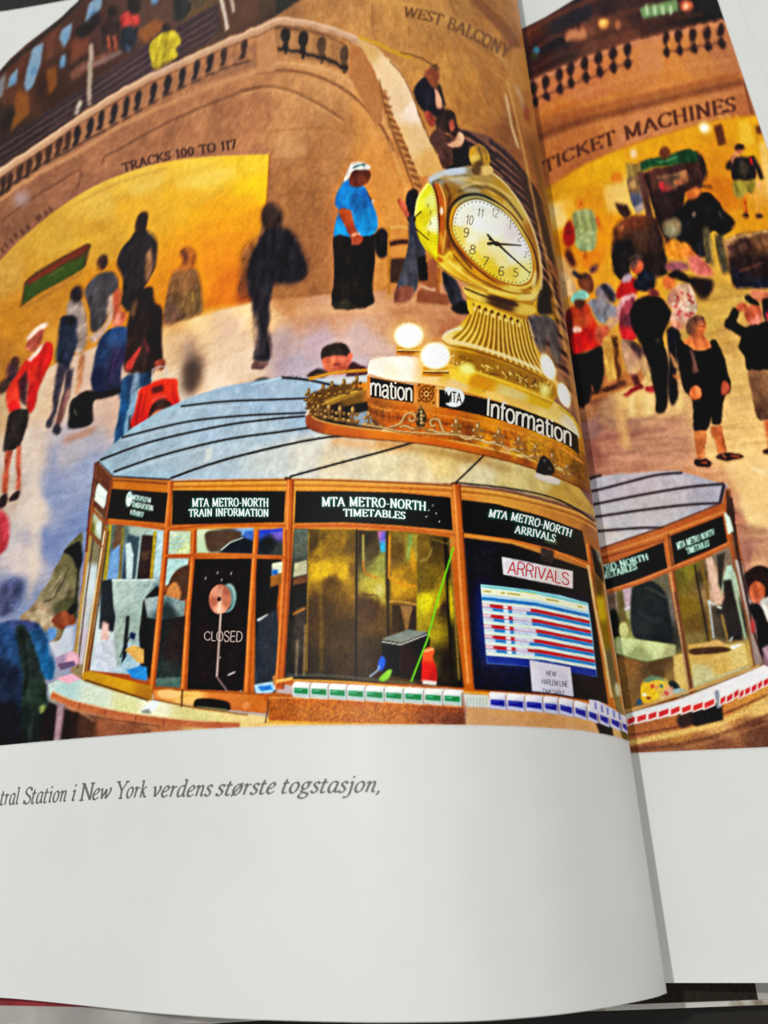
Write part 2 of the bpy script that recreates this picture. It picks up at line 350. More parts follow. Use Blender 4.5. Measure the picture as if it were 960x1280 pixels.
SHARP = ('booth', 'clock', 'sign', 'window', 'bay', 'timetable', 'screen', 'arrivals', 'crown', 'drum', 'logo', 'lamp', 'notice', 'counter', 'sill', 'roof', 'box', 'bottle', 'rod', 'leaflets', 'ornament', 'photograph', 'passage')
def ragged(pg, seed, amp=.75):
    """the crowd was moving when the picture was taken: its printed outlines are uneven, never clean curves"""
    keep = np.array([any(w in n for w in SHARP) for n, _ in pg.names] + [True])
    nr, nc = pg.id.shape
    dy = amp*(2.6*vnoise((nr, nc), 10, seed) + .8*vnoise((nr, nc), 3.5, seed+1)); dx = amp*(3.2*vnoise((nr, nc), (12, 9), seed+2) + 1.*vnoise((nr, nc), 3.5, seed+3))
    R, C = np.mgrid[0:nr, 0:nc]; r = np.clip(R + dy, 0, nr-1.001); c = np.clip(C + dx, 0, nc-1.001)
    ri = r.astype(int); ci = c.astype(int); fr = (r-ri)[..., None]; fc = (c-ci)[..., None]
    S = pg.rgb; W = (S[ri, ci]*(1-fr)*(1-fc) + S[ri+1, ci]*fr*(1-fc) + S[ri, ci+1]*(1-fr)*fc + S[ri+1, ci+1]*fr*fc)
    rn = np.round(r).astype(int); cn = np.round(c).astype(int); src = pg.id[rn, cn]
    ok = ~(keep[pg.id] & keep[src]) & ~np.isin(pg.id, [k for k, (n, _) in enumerate(pg.names) if any(w in n for w in SHARP[:-2])]) & ~np.isin(src, [k for k, (n, _) in enumerate(pg.names) if any(w in n for w in SHARP[:-2])])
    pg.rgb = np.where(ok[..., None], W, pg.rgb).astype(np.float32); pg.id = np.where(ok, src, pg.id).astype(np.int16)
    ppl = np.isin(pg.id, [k for k, (n, _) in enumerate(pg.names) if 'person' in n or 'rucksack' in n or 'machine' in n])     # folds and shading of the printed clothes
    n = 1.2*vnoise((nr, nc), (14, 6), seed+5) + .6*vnoise((nr, nc), 4, seed+6)
    pg.rgb = np.clip(pg.rgb*(1 + .20*(n*ppl)[..., None]) + (.03*n*ppl)[..., None], 0, 1)
def finish(pg, seed):
    """print finish: local contrast and a little ink grain over the whole picture"""
    c = pg.rgb; k = 14; g = np.exp(-.5*(np.arange(-k, k+1)/6.)**2); g /= g.sum()
    b = np.pad(c, ((k, k), (0, 0), (0, 0)), 'edge'); b = sum(g[j]*b[j:j+c.shape[0]] for j in range(2*k+1))
    b = np.pad(b, ((0, 0), (k, k), (0, 0)), 'edge'); b = sum(g[j]*b[:, j:j+c.shape[1]] for j in range(2*k+1))
    c = c + .32*(c - b)
    n = vnoise(c.shape[:2], 1.6, seed) + .9*vnoise(c.shape[:2], 4.5, seed+1) + .35*vnoise(c.shape[:2], (11, 7), seed+2)
    lum = c.mean(-1); c = c + (n*(.024 + .045*np.clip(lum, 0, 1)*(1-np.clip(lum, 0, 1))*2))[..., None]
    lum = c.mean(-1, keepdims=True); c = lum + (c - lum)*.87
    c = np.clip(c, 0, 1); c = c - .045*np.sin(2*np.pi*c)*np.where(c < .5, 1.0, .8)
    pg.rgb = np.clip(c, 0, 1).astype(np.float32)
# ------------------------------------------------------------------ the printed photograph, traced onto the two pages
PL = Page(np.arange(-.99, SIL, .00125).tolist() + [SIL-.0004], D_left, [(.0583, .1958), (.0584, .1985), (.0572, .2020), (.0545, .2052), (.045, .2098), (.025, .2145), (.002, .2187)], [], .185, 948, 1.2)
PR = Page(np.arange(.270, .7189, .0012), D_right, [], [(.002, .2195), (.02, .21655), (.04, .21315)], .2, 960, 1.2)

# ================= left page =================
PG = PL
WALL = obj_id('printed_photograph')
P([(-600,-300),(900,-300),(900,1100),(-600,1100)], [(20,240,(142,96,68)),(120,180,(160,108,76)),(60,230,(150,100,72)),(250,140,(172,116,78)),(230,170,(166,110,74)),(330,60,(178,122,80)),(310,150,(172,114,76)),
  (400,120,(196,138,88)),(370,160,(186,128,82)),(400,200,(176,118,72)),(460,160,(206,140,82)),(370,260,(160,106,62)),(400,300,(158,102,60)),(470,200,(204,132,70)),(490,270,(208,132,62)),(440,60,(196,136,80)),
  (350,20,(150,104,66)),(410,15,(178,124,74)),(500,45,(186,130,72)),(560,80,(190,130,66)),(600,120,(188,124,58)),(640,60,(176,114,52)),(610,30,(180,122,62)),(650,180,(150,92,46)),(560,20,(180,126,70)),(0,600,(150,110,90))], 1)
mottle([(-100,-100),(700,-100),(700,420),(-100,420)], .16, 22, 11)
mottle([(-100,-100),(700,-100),(700,420),(-100,420)], .08, 5, 13)
# stone courses of the curved wall
for pts in ([(345,200),(420,198),(470,205)],[(340,245),(400,240),(480,250)],[(345,300),(420,292)],[(335,165),(400,160),(455,170)],[(355,340),(415,332)]): Ln(pts, 1.6, (140,90,52), .9, .5, 1, False)
for pts in ([(437,200),(437,240)],[(385,162),(385,200)],[(400,242),(402,292)],[(360,205),(360,245)],[(372,300),(374,335)]): Ln(pts, 1.4, (140,92,54), .9, .45, 0, False)
P([(395,170),(437,165),(437,198),(395,198)], (196,130,82), 3, .4, 0, False); P([(345,170),(382,165),(384,198),(345,198)], (200,150,104), 4, .4, 0, False)
P([(400,242),(440,240),(470,300),(470,360),(400,360)], (196,124,70), 8, .35, 0, False)
P([(440,120),(470,170),(520,230),(520,370),(470,370),(452,240)], (214,138,66), 7, .5, 0, False)
E(408,165,40,26,(140,94,58),-10,9,.35,False)
# mouldings
for pts, w, c in (([(300,113),(325,109),(345,109),(370,116),(400,131),(430,150)],2.6,(120,78,48)),([(320,92),(350,88),(385,92),(420,106),(450,128),(478,160),(492,190)],3,(110,70,42)),
  ([(128,205),(131,196),(150,186),(200,158),(250,135),(300,116),(325,110)],2.6,(112,72,48)),([(0,278),(40,248),(70,230),(100,213),(97,236)],2.4,(112,72,50)),([(330,80),(370,80),(420,92),(460,120),(490,165)],5,(206,150,100))):
    Ln(pts, w, c, 1.1, .75, 1, False)
Ln([(300,118),(325,113),(345,113),(370,120),(400,135),(428,153)],2.2,(212,156,104),1,.5,1,False)
# band with carved lettering, right
Ln([(470,-2),(520,10),(570,28),(610,52),(640,90),(655,130)], 8, (205,150,82), 2.5, .6, 1, False)
Ln([(590,-5),(620,25),(645,60),(660,110),(668,160)], 13, (128,76,34), 3, .7, 1, False)
Ln([(640,-5),(652,30),(664,90),(676,170),(690,250)], 9, (190,122,50), 3, .6, 1, False)
Ln([(465,5),(466,40),(470,50)], 1.5, (130,84,50), 1, .5, 0, False)
Ln([(632,118),(640,160),(648,185)], 3, (228,190,140), 1.3, .8, 0, False)
Ln([(660,150),(676,230),(694,320),(708,400),(714,440)], 4, (176,120,62), 1.6, .8, 1, False)
Ln([(652,90),(662,120),(668,190),(684,290),(700,380),(712,470)], 5, (124,78,40), 2.5, .6, 1, False)
inked_text('WEST BALCONY',[(503,20),(540,28),(575,42),(606,58),(634,74)],[(506,9),(542,15),(578,28),(612,44),(640,60)],(112,76,44),b=.9,a=.85)
inked_text('TRACKS 100 TO 117',[(154,216),(187,206),(225,197),(260,191),(296,186)],[(152,205),(187,195),(225,186),(260,180),(295,174)],(70,42,34),b=.55,a=.95)
for x,y in ((3,313),(8,307),(14,301),(20,295),(28,290),(35,284),(47,273),(50,270),(57,266),(63,261)): Ln([(x-2,y-3),(x+2,y+3)],3.4,(84,50,34),1.1,.75,0,False)
E(27,248,11,9,(180,160,170),-20,4,.6,False)

# yellow lit passage
obj_id('printed_passage','yellow lit passage under the arch')
P(spline([(-140,470),(-60,392),(0,326),(30,296),(70,263),(110,237),(150,219),(200,204),(260,196),(337,193)],False)+[(337,193),(333,262),(322,300),(326,330),(318,378),(250,396),(200,410),(130,430),(60,462),(0,495),(-150,580)],
  [(0,340,(196,146,66)),(60,290,(204,152,58)),(120,250,(218,168,70)),(170,225,(226,176,70)),(250,215,(244,190,66)),(320,205,(248,194,52)),(325,230,(252,190,30)),(320,280,(232,146,24)),(270,280,(246,152,22)),
   (230,250,(240,170,44)),(170,260,(226,160,46)),(250,330,(240,142,16)),(290,360,(226,118,16)),(120,300,(208,150,50)),(60,350,(188,124,36)),(20,400,(190,124,34)),(0,460,(172,112,40)),(140,360,(206,128,28)),(60,420,(196,128,46)),(210,380,(214,128,26)),(-60,440,(180,120,50))], .8)
m0=[(-100,300),(340,180),(340,400),(0,500)]; mottle(m0,.07,(12,26),31,[PG.cur]); mottle(m0,.04,4,33,[PG.cur])
for q,c,a in (([(160,238),(205,214),(214,222),(168,250)],(236,190,90),.5),([(215,226),(292,208),(300,222),(225,240)],(252,206,96),.5),([(235,262),(320,240),(320,262),(240,285)],(250,170,30),.5),([(250,300),(318,285),(318,330),(255,350)],(236,132,14),.45),([(30,330),(90,292),(100,302),(36,345)],(214,166,66),.4)): P(q,c,2.5,a,0,False)
Ln([(337,193),(335,230),(332,262)],2,(160,90,30),.8,.7,0,False)
Ln([(100,252),(150,228),(210,210)],2,(150,100,50),1.2,.35,1,False)
P([(300,352),(332,334),(326,378),(296,384)],(214,84,24),3,.75,0,False)
obj_id('printed_bench','green topped panel on the passage wall')
P([(25,385),(31,353),(45,340),(80,320),(108,305),(114,305),(110,322),(106,334),(80,350),(50,366)],(86,60,30),1.2)
P([(27,382),(32,356),(60,342),(106,320),(104,336),(80,350),(50,366)],(66,84,24),.9); Ln([(34,354),(70,332),(110,308)],6,(122,52,24),1.1)
Ln([(30,384),(60,368),(104,340)],5,(150,104,40),2,.6)
Ln([(60,345),(80,336)],1.5,(120,110,60),.8,.6)

# marble floor
obj_id('printed_floor','pale marble floor of the hall with warm reflections')
P([(-400,640),(-150,560),(0,492),(60,460),(130,428),(200,408),(250,396),(320,377),(420,368),(500,362),(560,352),(640,330),(700,420),(760,700),(790,1000),(-400,1000)],
  [(0,520,(190,150,110)),(60,500,(208,172,140)),(30,560,(200,176,160)),(45,640,(206,186,172)),(30,700,(196,178,172)),(5,620,(186,160,140)),(75,620,(134,142,172)),(110,590,(142,150,176)),(90,560,(166,158,166)),(60,680,(112,126,166)),(100,660,(118,132,170)),(20,740,(120,130,160)),
   (140,500,(196,160,140)),(220,400,(216,160,100)),(260,400,(240,196,140)),(300,390,(246,206,158)),(230,430,(214,168,124)),(290,430,(226,186,150)),(240,470,(232,190,150)),(280,490,(238,204,176)),(230,510,(220,190,170)),(300,470,(212,176,148)),(330,400,(226,172,120)),
   (350,430,(178,148,142)),(370,460,(176,158,168)),(390,400,(196,138,104)),(430,395,(202,142,106)),(400,430,(190,160,162)),(450,420,(196,160,158)),(470,400,(206,146,108)),(480,450,(206,166,150)),(450,460,(186,160,164)),(540,400,(196,130,90)),(520,420,(190,130,104)),(560,420,(186,116,76)),(650,420,(150,110,90)),(690,470,(146,104,90)),(710,520,(120,84,74)),(500,380,(190,124,84)),(360,375,(196,130,84))], 1.2)
m0=[(-50,380),(760,300),(760,700),(-50,800)]; mottle(m0,.06,(5,40),41,[PG.cur]); mottle(m0,.03,(3,9),43,[PG.cur])
for q,c,a in (([(36,560),(50,560),(52,700),(36,760)],(214,190,170),.7),([(60,700),(60,560),(72,560),(80,640)],(128,138,172),.5),([(220,395),(318,377),(318,392),(240,412)],(250,200,130),.6),([(250,462),(320,430),(330,455),(270,500)],(244,208,172),.5),([(345,425),(360,420),(360,470),(345,478)],(166,140,150),.4),([(365,385),(520,372),(520,382),(370,396)],(222,168,116),.5),
  ([(380,405),(410,400),(412,450),(384,455)],(180,150,160),.4),([(420,400),(470,396),(476,440),(430,448)],(214,172,150),.4)): P(q,c,3,a,0,False)
for y0 in (590,622,655): Ln([(60,y0+40),(120,y0+10),(170,y0-20)],3,(158,166,190),3,.4,0,False)
E(240,468,14,26,(60,44,40),10,5,.85,False); E(236,440,10,16,(120,100,100),10,5,.5,False)
E(280,405,20,16,(206,160,140),0,5,.5,False); E(60,420,40,14,(216,150,60),-25,8,.4,False)

# margin of the page above the print and the balcony at the upper left
BALC = obj_id('printed_balcony','upper balcony with staircase, windows and visitors')
P([(-300,330),(-60,130),(0,88),(12,74),(33,55),(62,33),(78,20),(88,10),(97,2),(110,-20),(140,-60),(470,-60),(360,10),(345,20),(322,34),(230,74),(110,134),(40,186),(0,214),(-200,350)],
  [(5,150,(60,40,30)),(20,120,(96,56,34)),(35,80,(90,50,34)),(60,110,(66,36,22)),(70,50,(96,56,40)),(90,80,(70,44,32)),(100,30,(80,48,38)),(130,50,(84,52,44)),(200,20,(96,66,52)),(250,10,(104,78,50)),(300,10,(96,66,46)),(350,8,(52,48,44)),(0,190,(60,40,34)),(400,-10,(90,64,46))], 1.3)
for q in ([(12,96),(24,84),(20,102),(8,112)],[(40,60),(54,54),(52,76),(42,106),(33,116),(30,104)],[(78,36),(91,28),(88,46),(80,60),(74,48)],[(110,6),(128,-8),(126,10),(112,34),(106,30)],[(76,70),(82,68),(80,84),(74,82)],[(190,-6),(200,-6),(196,4),(188,4)]):
    P(q,(120,146,168),1.6,.95,0,False); c=(sum(a for a,_ in q)/len(q),sum(b for _,b in q)/len(q)); E(c[0],c[1]+3,4,6,(86,122,160),20,2.5,.7,False)
for q,c,a,b in (([(22,112),(34,118),(38,140),(14,165)],(136,84,30),.9,2),([(58,88),(70,82),(72,108),(60,120)],(130,78,28),.9,2),([(88,54),(110,42),(112,66),(88,80)],(126,70,46),.8,2),([(86,92),(100,80),(130,66),(146,60),(120,84),(90,102)],(150,100,80),.6,2),([(0,160),(12,132),(20,140),(6,165)],(40,28,26),.9,2.5),
  ([(92,40),(122,14),(128,26),(104,50)],(34,24,22),.9,2.5),([(170,40),(196,24),(210,30),(182,56)],(150,92,44),.85,2),([(28,54),(36,48),(30,90),(22,98)],(104,60,40),.8,1.6),([(60,44),(72,36),(66,70),(56,80)],(112,66,46),.7,1.6),([(0,100),(8,92),(4,120),(-4,126)],(130,140,150),.7,1.6),([(98,88),(120,78),(160,56),(178,50),(130,80)],(160,140,134),.5,1.5)): P(q,c,b,a,0,False)
Ln([(0,92),(33,62),(62,38),(90,12),(104,-6)],5,(46,36,30),1.6,.8,1,False)
# the dark stair flight
STR = [(-60,222),(0,178),(60,138),(112,104),(180,58),(236,24),(272,4),(278,38),(232,74),(110,134),(40,186),(0,212),(-60,252)]
P(STR,[(20,180,(62,44,42)),(90,130,(70,50,52)),(180,80,(80,58,60)),(250,40,(78,56,54))],.9,1,0,False)
for k in range(8):
    o=k*4.4; Ln([(-10,188+o),(60,143+o),(112,109+o),(180,64+o),(236,30+o),(270,10+o)],1.2,(118,92,90) if k%2 else (44,32,34),.6,.6,0,False)
P([(270,4),(345,-30),(345,20),(322,34),(280,50)],(100,66,46),1.2,.6,0,False)
Ln([(275,-5),(285,36)],4.5,(196,176,158),1); Ln([(288,-5),(292,16)],4,(180,160,140),1.2)
Ln([(114,55),(111,132)],5.5,(160,140,122),1.2); Ln([(94,142),(101,126)],5,(180,168,150),1.2)
PP=lambda l: obj_id('printed_person',l)
PP('person in yellow on the balcony stairs'); PS([(187,60),(192,50),(203,42),(215,38),(224,44),(226,54),(219,60),(222,70),(206,82),(192,87),(189,74)],(190,166,40),1.3); 
for k in range(6): Ln([(190,56+k*5),(220,48+k*5)],1,(140,116,30),.8,.5)
E(208,34,5,6,(58,40,36),20,1.4)
PP('person in a red top on the balcony'); PS([(150,22),(160,14),(172,16),(175,28),(164,38),(152,34)],(182,62,54),1.6); E(168,6,9,12,(48,30,30),0,2); PS([(152,38),(170,34),(168,60),(152,62)],(40,44,54),2); Ln([(158,56),(162,64)],3,(90,110,140),1.5)
PP('dark haired person on the balcony'); PS([(130,20),(142,14),(150,30),(148,52),(140,66),(130,60),(126,40)],(66,40,38),2); Ln([(135,44),(137,66)],3.5,(170,90,60),1.4); Ln([(143,44),(144,64)],3.5,(160,80,60),1.4); E(141,14,6,6,(40,26,24),0,1.6)
PP('dark figure at the top of the stairs'); PS([(218,0),(232,-10),(240,6),(228,24),(218,22)],(40,42,40),2); PS([(236,-10),(258,-12),(256,6),(240,10)],(92,74,52),2)

# balustrade of the ramp
obj_id('printed_balustrade','stone balustrade curving along the upper wall')
rail=[(-60,262),(0,216),(40,190),(75,166),(110,142),(170,106),(230,78),(280,55),(322,38),(342,28),(360,27),(400,34),(440,48),(470,66),(486,86)]
P([(-60,275),(0,228),(60,186),(110,154),(170,120),(230,90),(300,62),(322,52),(322,84),(230,112),(150,152),(100,190),(0,252),(-60,292)],(158,108,76),1.5)
vas=[(3,230),(12,226),(24,216),(35,208),(47,199),(60,190),(73,181),(84,174),(96,168),(112,158),(126,148),(142,140),(157,132),(172,124),(191,114),(209,104),(227,95),(245,85),(262,76),(279,69),(304,59)]
for i,(x,y) in enumerate(vas):
    c=(44,34,38) if 7<i<19 else (70,46,36)
    E(x+1,y-2,4.2,9.5,c,12,1.1,.95); P([(x-1,y+5),(x+4,y+4),(x+1,y+14),(x-7,y+16)],c,1.1,.9)
Ln([(0,243),(40,214),(84,190),(126,166),(172,140),(227,110),(280,86),(312,76)],2.2,(70,48,40),1,.8,1)
Ln([(0,250),(50,216),(100,190),(150,158),(230,122),(300,96),(345,84)],4,(196,138,96),1.4,.8,1)
for x,y in vas[10:]: E(x+9,y+10,3,5,(190,128,84),12,1.2,.6)
P([(322,38),(345,30),(345,88),(322,92)],(186,130,88),1.3)
P([(344,34),(400,42),(436,60),(436,92),(400,78),(346,68)],(160,112,72),1.2)
for x,y in ((357,44),(379,49),(402,56),(430,68)):
    c=(46,38,34) if x<390 else (92,68,48)
    E(x,y,6,10.5,c,4,1,.95); P([(x-3,y+9),(x+3,y+9),(x+5,y+18),(x-5,y+17)],c,.9,.95); Ln([(x,y+16),(x,y+24)],4,c,.9,.9)
    Ln([(x+10,y-6),(x+9,y+14)],5,(176,124,80),1.2,.8,)
Ln([(347,61),(379,66),(404,73),(434,86)],4,(50,38,34),.9,.9,1)
Ln([(345,34),(400,42),(435,58)],2.5,(90,62,44),1,.7,1)
P([(436,52),(452,60),(474,92),(478,150),(470,160),(437,96)],(178,116,68),1.2)
Ln(rail,9,(186,140,108),1.2,1,1); Ln([(p[0],p[1]-3) for p in rail],2.6,(222,178,142),1,.8,1); Ln([(p[0]+1,p[1]+6) for p in rail[:-2]],2,(110,74,54),1,.6,1)
Ln([(0,208),(40,180),(110,128),(230,68),(322,27)],2,(96,68,58),1,.6,1,False)
obj_id('printed_stair_ramp','pale stone ramp beside the stairs')
PS([(447,50),(460,72),(474,104),(490,142),(506,178),(520,212),(528,221),(553,214),(546,190),(531,160),(517,125),(503,93),(487,74),(466,58)],[(455,55,(206,156,96)),(490,90,(232,190,140)),(500,130,(226,184,140)),(520,170,(224,178,126)),(540,208,(218,160,92)),(500,170,(224,176,116)),(515,140,(236,206,180))],.9)
Ln([(487,76),(503,95),(518,127),(532,162),(546,192)],2,(128,86,52),.8,.8,1)
Ln([(447,46),(470,54),(496,66),(515,73)],3.5,(206,150,40),1); Ln([(500,66),(524,72),(545,84)],2,(110,74,36),.8,.9,1,); Ln([(495,64),(520,76)],1.5,(180,130,50),.8)
Ln([(478,112),(484,140),(500,180),(524,236)],10,(166,108,60),1.4,.8,1)
for i,(x,y) in enumerate(along([(482,124),(489,150),(501,178),(512,202),(522,232)],13)):
    Ln([(x-4,y-3),(x+5,y+1)],3.2,(118,72,38),1,.8); Ln([(x-4,y+1),(x+4,y+5)],2.2,(216,156,96),.9,.7)
Ln([(474,98),(480,130),(494,172),(512,222),(518,240)],2,(120,78,44),1,.8,1); Ln([(486,176),(500,215),(512,246)],3,(226,160,96),1.4,.6,1)

# dark stairs behind the clock
obj_id('printed_stairs','dark stone steps sweeping down behind the clock')
P(spline([(568,160),(590,164),(620,176),(644,200),(664,250),(684,330),(700,420),(712,470),(722,500)],False)+[(690,470),(672,400),(660,330),(640,260),(600,200)],[(600,180,(122,78,62)),(640,230,(110,68,54)),(670,320,(104,62,52)),(700,420,(120,78,62))],1)
for k in range(17):
    x=578+k*7.4; y=162+k*13.5+(k*k)*.38
    Ln([(x-14,y-2),(x+14,y+10),(x+40,y+32),(x+58,y+62)],4.4,(48,30,32),.8,.95,1); Ln([(x-10,y+5.5),(x+16,y+17),(x+40,y+38),(x+58,y+67)],3.4,(160,106,80),.9,.8,1)
for k in range(9):
    o=k*15.5; q=k*.9
    Ln([(612+o*.42,176+o),(640+o*.40,200+o),(662+o*.30,228+o),(680+o*.22,262+o)],5.5,(58,36,36),1.0,.9,1); Ln([(614+o*.42,183+o),(640+o*.40,206+o),(662+o*.30,235+o),(680+o*.22,269+o)],2.6,(158,106,80),.9,.75,1)
back(WALL)
P(spline([(634,112),(655,170),(675,240),(694,330),(706,410),(718,500),(760,500),(760,100),(640,60)],False),[(660,130,(176,116,58)),(676,200,(140,92,46)),(690,300,(150,100,56)),(705,380,(164,116,74)),(650,100,(190,130,66))],1.5,1,0)
Ln([(634,100),(650,168),(664,235),(682,320),(700,405),(708,440)],3,(206,150,82),1.3,.8,1,False); Ln([(664,180),(678,240),(694,300),(706,360)],4,(112,74,38),2,.6,1,False)
Ln([(645,108),(652,124),(656,140)],5,(196,160,130),1.6,.6,0,False); E(658,142,4,12,(140,60,36),-12,2,.6,False)
# ----- people on the floor of the hall (as the print shows them)
PP('small figure at the far left edge'); PS([(8,462),(14,452),(22,448),(24,460),(20,474),(10,478)],(96,56,60),2); E(19,452,5,6,(90,50,34),0,1.3); Ln([(10,475),(30,462)],3,(60,50,64),1.2); PS([(0,480),(10,472),(14,485),(0,492)],(80,50,40),2)
PP('person in a red jacket and white cap with black shorts')
PS([(9,490),(22,466),(34,448),(44,440),(56,428),(66,432),(64,450),(55,470),(48,490),(42,512),(34,513),(36,478),(28,490),(22,504),(14,516),(10,506)],[(30,470,(196,42,30)),(60,440,(206,36,28)),(45,500,(180,24,24)),(16,500,(216,60,40))],1.2)
P([(33,450),(46,436),(58,427),(50,440),(38,452)],(226,190,164),1.3); P([(24,475),(33,462),(36,478),(34,508),(24,500)],(74,26,34),1.4,.9)
PS([(32,434),(38,422),(48,412),(56,410),(54,420),(50,430),(44,438),(36,440)],(170,84,62),1.2); PS([(33,424),(40,414),(52,405),(60,404),(58,409),(48,414),(38,424)],(222,186,160),1.2)
PS([(10,506),(22,500),(26,512),(16,517)],(216,40,36),1.2); PS([(14,516),(34,512),(34,530),(26,556),(22,560),(5,566),(6,545)],(54,42,38),1.1)
Ln([(12,564),(8,590),(6,616)],(9,6),(176,86,62),1); Ln([(24,558),(24,585),(23,612)],(7,5),(180,90,66),1); PS([(0,622),(8,616),(8,630),(2,636),(-2,634)],(64,40,40),1.1); PS([(11,624),(20,614),(26,614),(24,622),(14,628)],(60,38,40),1)
PS([(-4,640),(6,642),(12,652),(12,670),(8,684),(2,692),(-6,690)],(176,60,70),1.6)
PP('walker in grey shorts and dark rucksack')
PS([(84,380),(96,372),(104,378),(108,396),(110,420),(104,440),(92,440),(86,410)],(150,130,120),2); E(96,368,8,11,(46,34,36),15,1.8)
PS([(76,400),(88,396),(96,402),(96,430),(90,450),(84,462),(70,452),(72,425)],(40,46,66),1.6); PS([(76,398),(86,394),(94,400),(84,408)],(30,30,38),1.4); Ln([(88,388),(104,382)],4,(176,150,140),1.5)
Ln([(78,458),(72,485),(68,515),(62,535)],(12,5),(62,54,66),1.4); Ln([(88,460),(84,490),(76,520),(70,540)],(10,5),(70,60,72),1.5); Ln([(104,442),(99,480),(97,492)],(8,5),(178,120,84),1.4); Ln([(86,486),(80,506),(73,530)],5,(180,110,90),1.8,.7)
E(62,529,4,6,(60,56,66),10,1.2); E(72,537,5,6,(66,60,70),10,1.4)
PP('man in a grey shirt and pale shorts')
PS([(106,365),(116,348),(130,340),(144,342),(148,362),(138,372),(134,398),(122,414),(114,412),(112,385)],(76,70,72),1.4); E(128,328,6.5,10,(76,44,34),12,1.6); PS([(136,372),(142,372),(140,400),(120,428),(112,420),(124,412),(134,400)],(196,160,146),1.8)
PS([(142,366),(150,362),(152,388),(158,392),(156,402),(146,410),(142,400)],(196,96,66),1.4); Ln([(147,392),(144,408)],9,(220,130,104),1.8)
PP('tall dark silhouette of a walking man'); 
PS([(146,330),(152,312),(163,298),(170,288),(180,286),(194,296),(197,312),(194,334),(186,350),(180,362),(178,385),(160,390),(152,376),(154,350)],(42,34,36),1.3); PS([(170,290),(170,276),(176,266),(184,266),(184,276),(180,290)],(50,34,32),1.4)
PS([(182,322),(188,310),(192,322),(190,340),(183,352)],(180,124,80),1.8,.75)
PP('faint grey ghost of a standing figure'); PS([(204,405),(208,372),(214,345),(226,336),(244,336),(250,348),(253,372),(252,392),(230,400)],[(225,350,(126,86,54)),(235,380,(112,84,50)),(212,395,(110,80,66))],1.6,.93); PS([(214,342),(222,334),(230,326),(224,318),(228,311),(238,308),(246,318),(244,332),(236,338)],(176,100,44),2.2,.8); Ln([(228,312),(232,322),(230,332)],6,(110,60,36),1.6,.9); Ln([(240,366),(240,378)],1.5,(200,150,70),.9)
PP('dark figure pulling the red suitcase')
PS([(160,400),(168,378),(178,362),(190,360),(194,378),(202,386),(203,420),(203,452),(196,458),(190,470),(176,472),(158,464),(154,440)],[(170,440,(56,34,30)),(185,400,(38,24,26)),(195,430,(34,22,24))],1.2)
PS([(166,378),(172,372),(168,396),(163,392)],(120,84,50),1.4,.8); PS([(158,456),(170,438),(176,434),(170,450),(162,464)],(190,60,52),1.2); Ln([(180,424),(186,440)],3,(130,50,50),1.4)
PS([(194,452),(204,448),(208,456),(200,464),(194,460)],(150,72,50),1.1)
PS([(144,488),(158,470),(168,470),(176,468),(188,466),(186,484),(172,486),(166,520),(158,555),(144,566),(144,540),(150,500)],[(150,520,(20,80,120)),(160,480,(30,70,104)),(180,475,(30,66,96)),(146,555,(18,84,124))],1.1); PS([(166,470),(174,468),(172,500),(160,540),(154,548),(162,500)],(140,160,184),1.2,.85)
PP('blue rucksack'); obj_id('printed_rucksack','dark blue rucksack'); PS([(114,480),(118,450),(124,425),(138,412),(154,408),(160,414),(158,440),(152,464),(150,486),(136,494),(120,492)],[(125,440,(34,60,96)),(140,420,(40,70,110)),(150,450,(50,40,80)),(120,480,(24,34,66)),(145,480,(36,40,70))],1.1); Ln([(142,450),(138,480)],2,(86,50,110),1.2,.8)
obj_id('printed_bag','black wheeled bag'); PS([(88,504),(96,496),(108,488),(130,490),(148,484),(150,490),(132,498),(116,502),(114,530),(90,536),(85,530)],(22,20,24),1.1); Ln([(118,535),(106,542),(80,550)],8,(180,110,70),3,.6); Ln([(92,512),(95,520)],1.5,(140,130,110),.9)
obj_id('printed_suitcase','bright red suitcase with an extended handle')
Ln([(190,474),(192,462)],1.5,(190,180,180),.7); Ln([(207,474),(208,456)],1.5,(190,180,180),.7); Ln([(190,462),(208,457)],1.5,(190,180,180),.7)
PS([(164,538),(169,510),(174,488),(182,482),(205,474),(219,473),(222,480),(223,498),(222,510),(205,530),(190,540)],[(180,500,(224,50,28)),(215,480,(236,60,36)),(175,530,(200,36,26)),(210,505,(214,50,36))],.9); Ln([(176,492),(171,530)],2,(120,20,20),.8,.8); Ln([(183,492),(178,520)],1.5,(150,24,20),.8,.8); Ln([(190,489),(204,485)],8,(110,24,26),1); Ln([(216,482),(219,505)],2,(160,30,26),1,.8); Ln([(162,520),(164,538)],2,(40,30,36),.8); Ln([(188,503),(196,498),(206,497)],2,(220,90,80),1,.8,1)
PP('dark haired head in front of the red suitcase'); PS([(185,528),(188,510),(196,501),(206,499),(214,506),(217,516),(208,524),(196,530)],(74,38,34),.9); PS([(185,530),(190,518),(198,513),(206,515),(208,522),(196,530)],(196,112,80),.9)
PP('blurred dark figure striding in front of the alcove')
PS([(300,340),(302,312),(318,298),(330,290),(346,284),(364,290),(378,304),(388,330),(386,346),(370,355),(342,358),(334,372),(316,372),(306,378),(296,368)],(110,72,52),4,.75)
PS([(326,272),(330,258),(340,254),(350,260),(354,274),(346,288),(332,288)],(62,42,36),2.6,.95); PS([(334,284),(330,300),(334,304),(346,290)],(52,38,38),2)
PS([(310,340),(314,320),(322,306),(334,290),(350,284),(366,292),(374,306),(378,318),(384,328),(382,344),(372,352),(356,354),(340,356),(334,366),(316,352)],(33,30,38),2.2,.97)
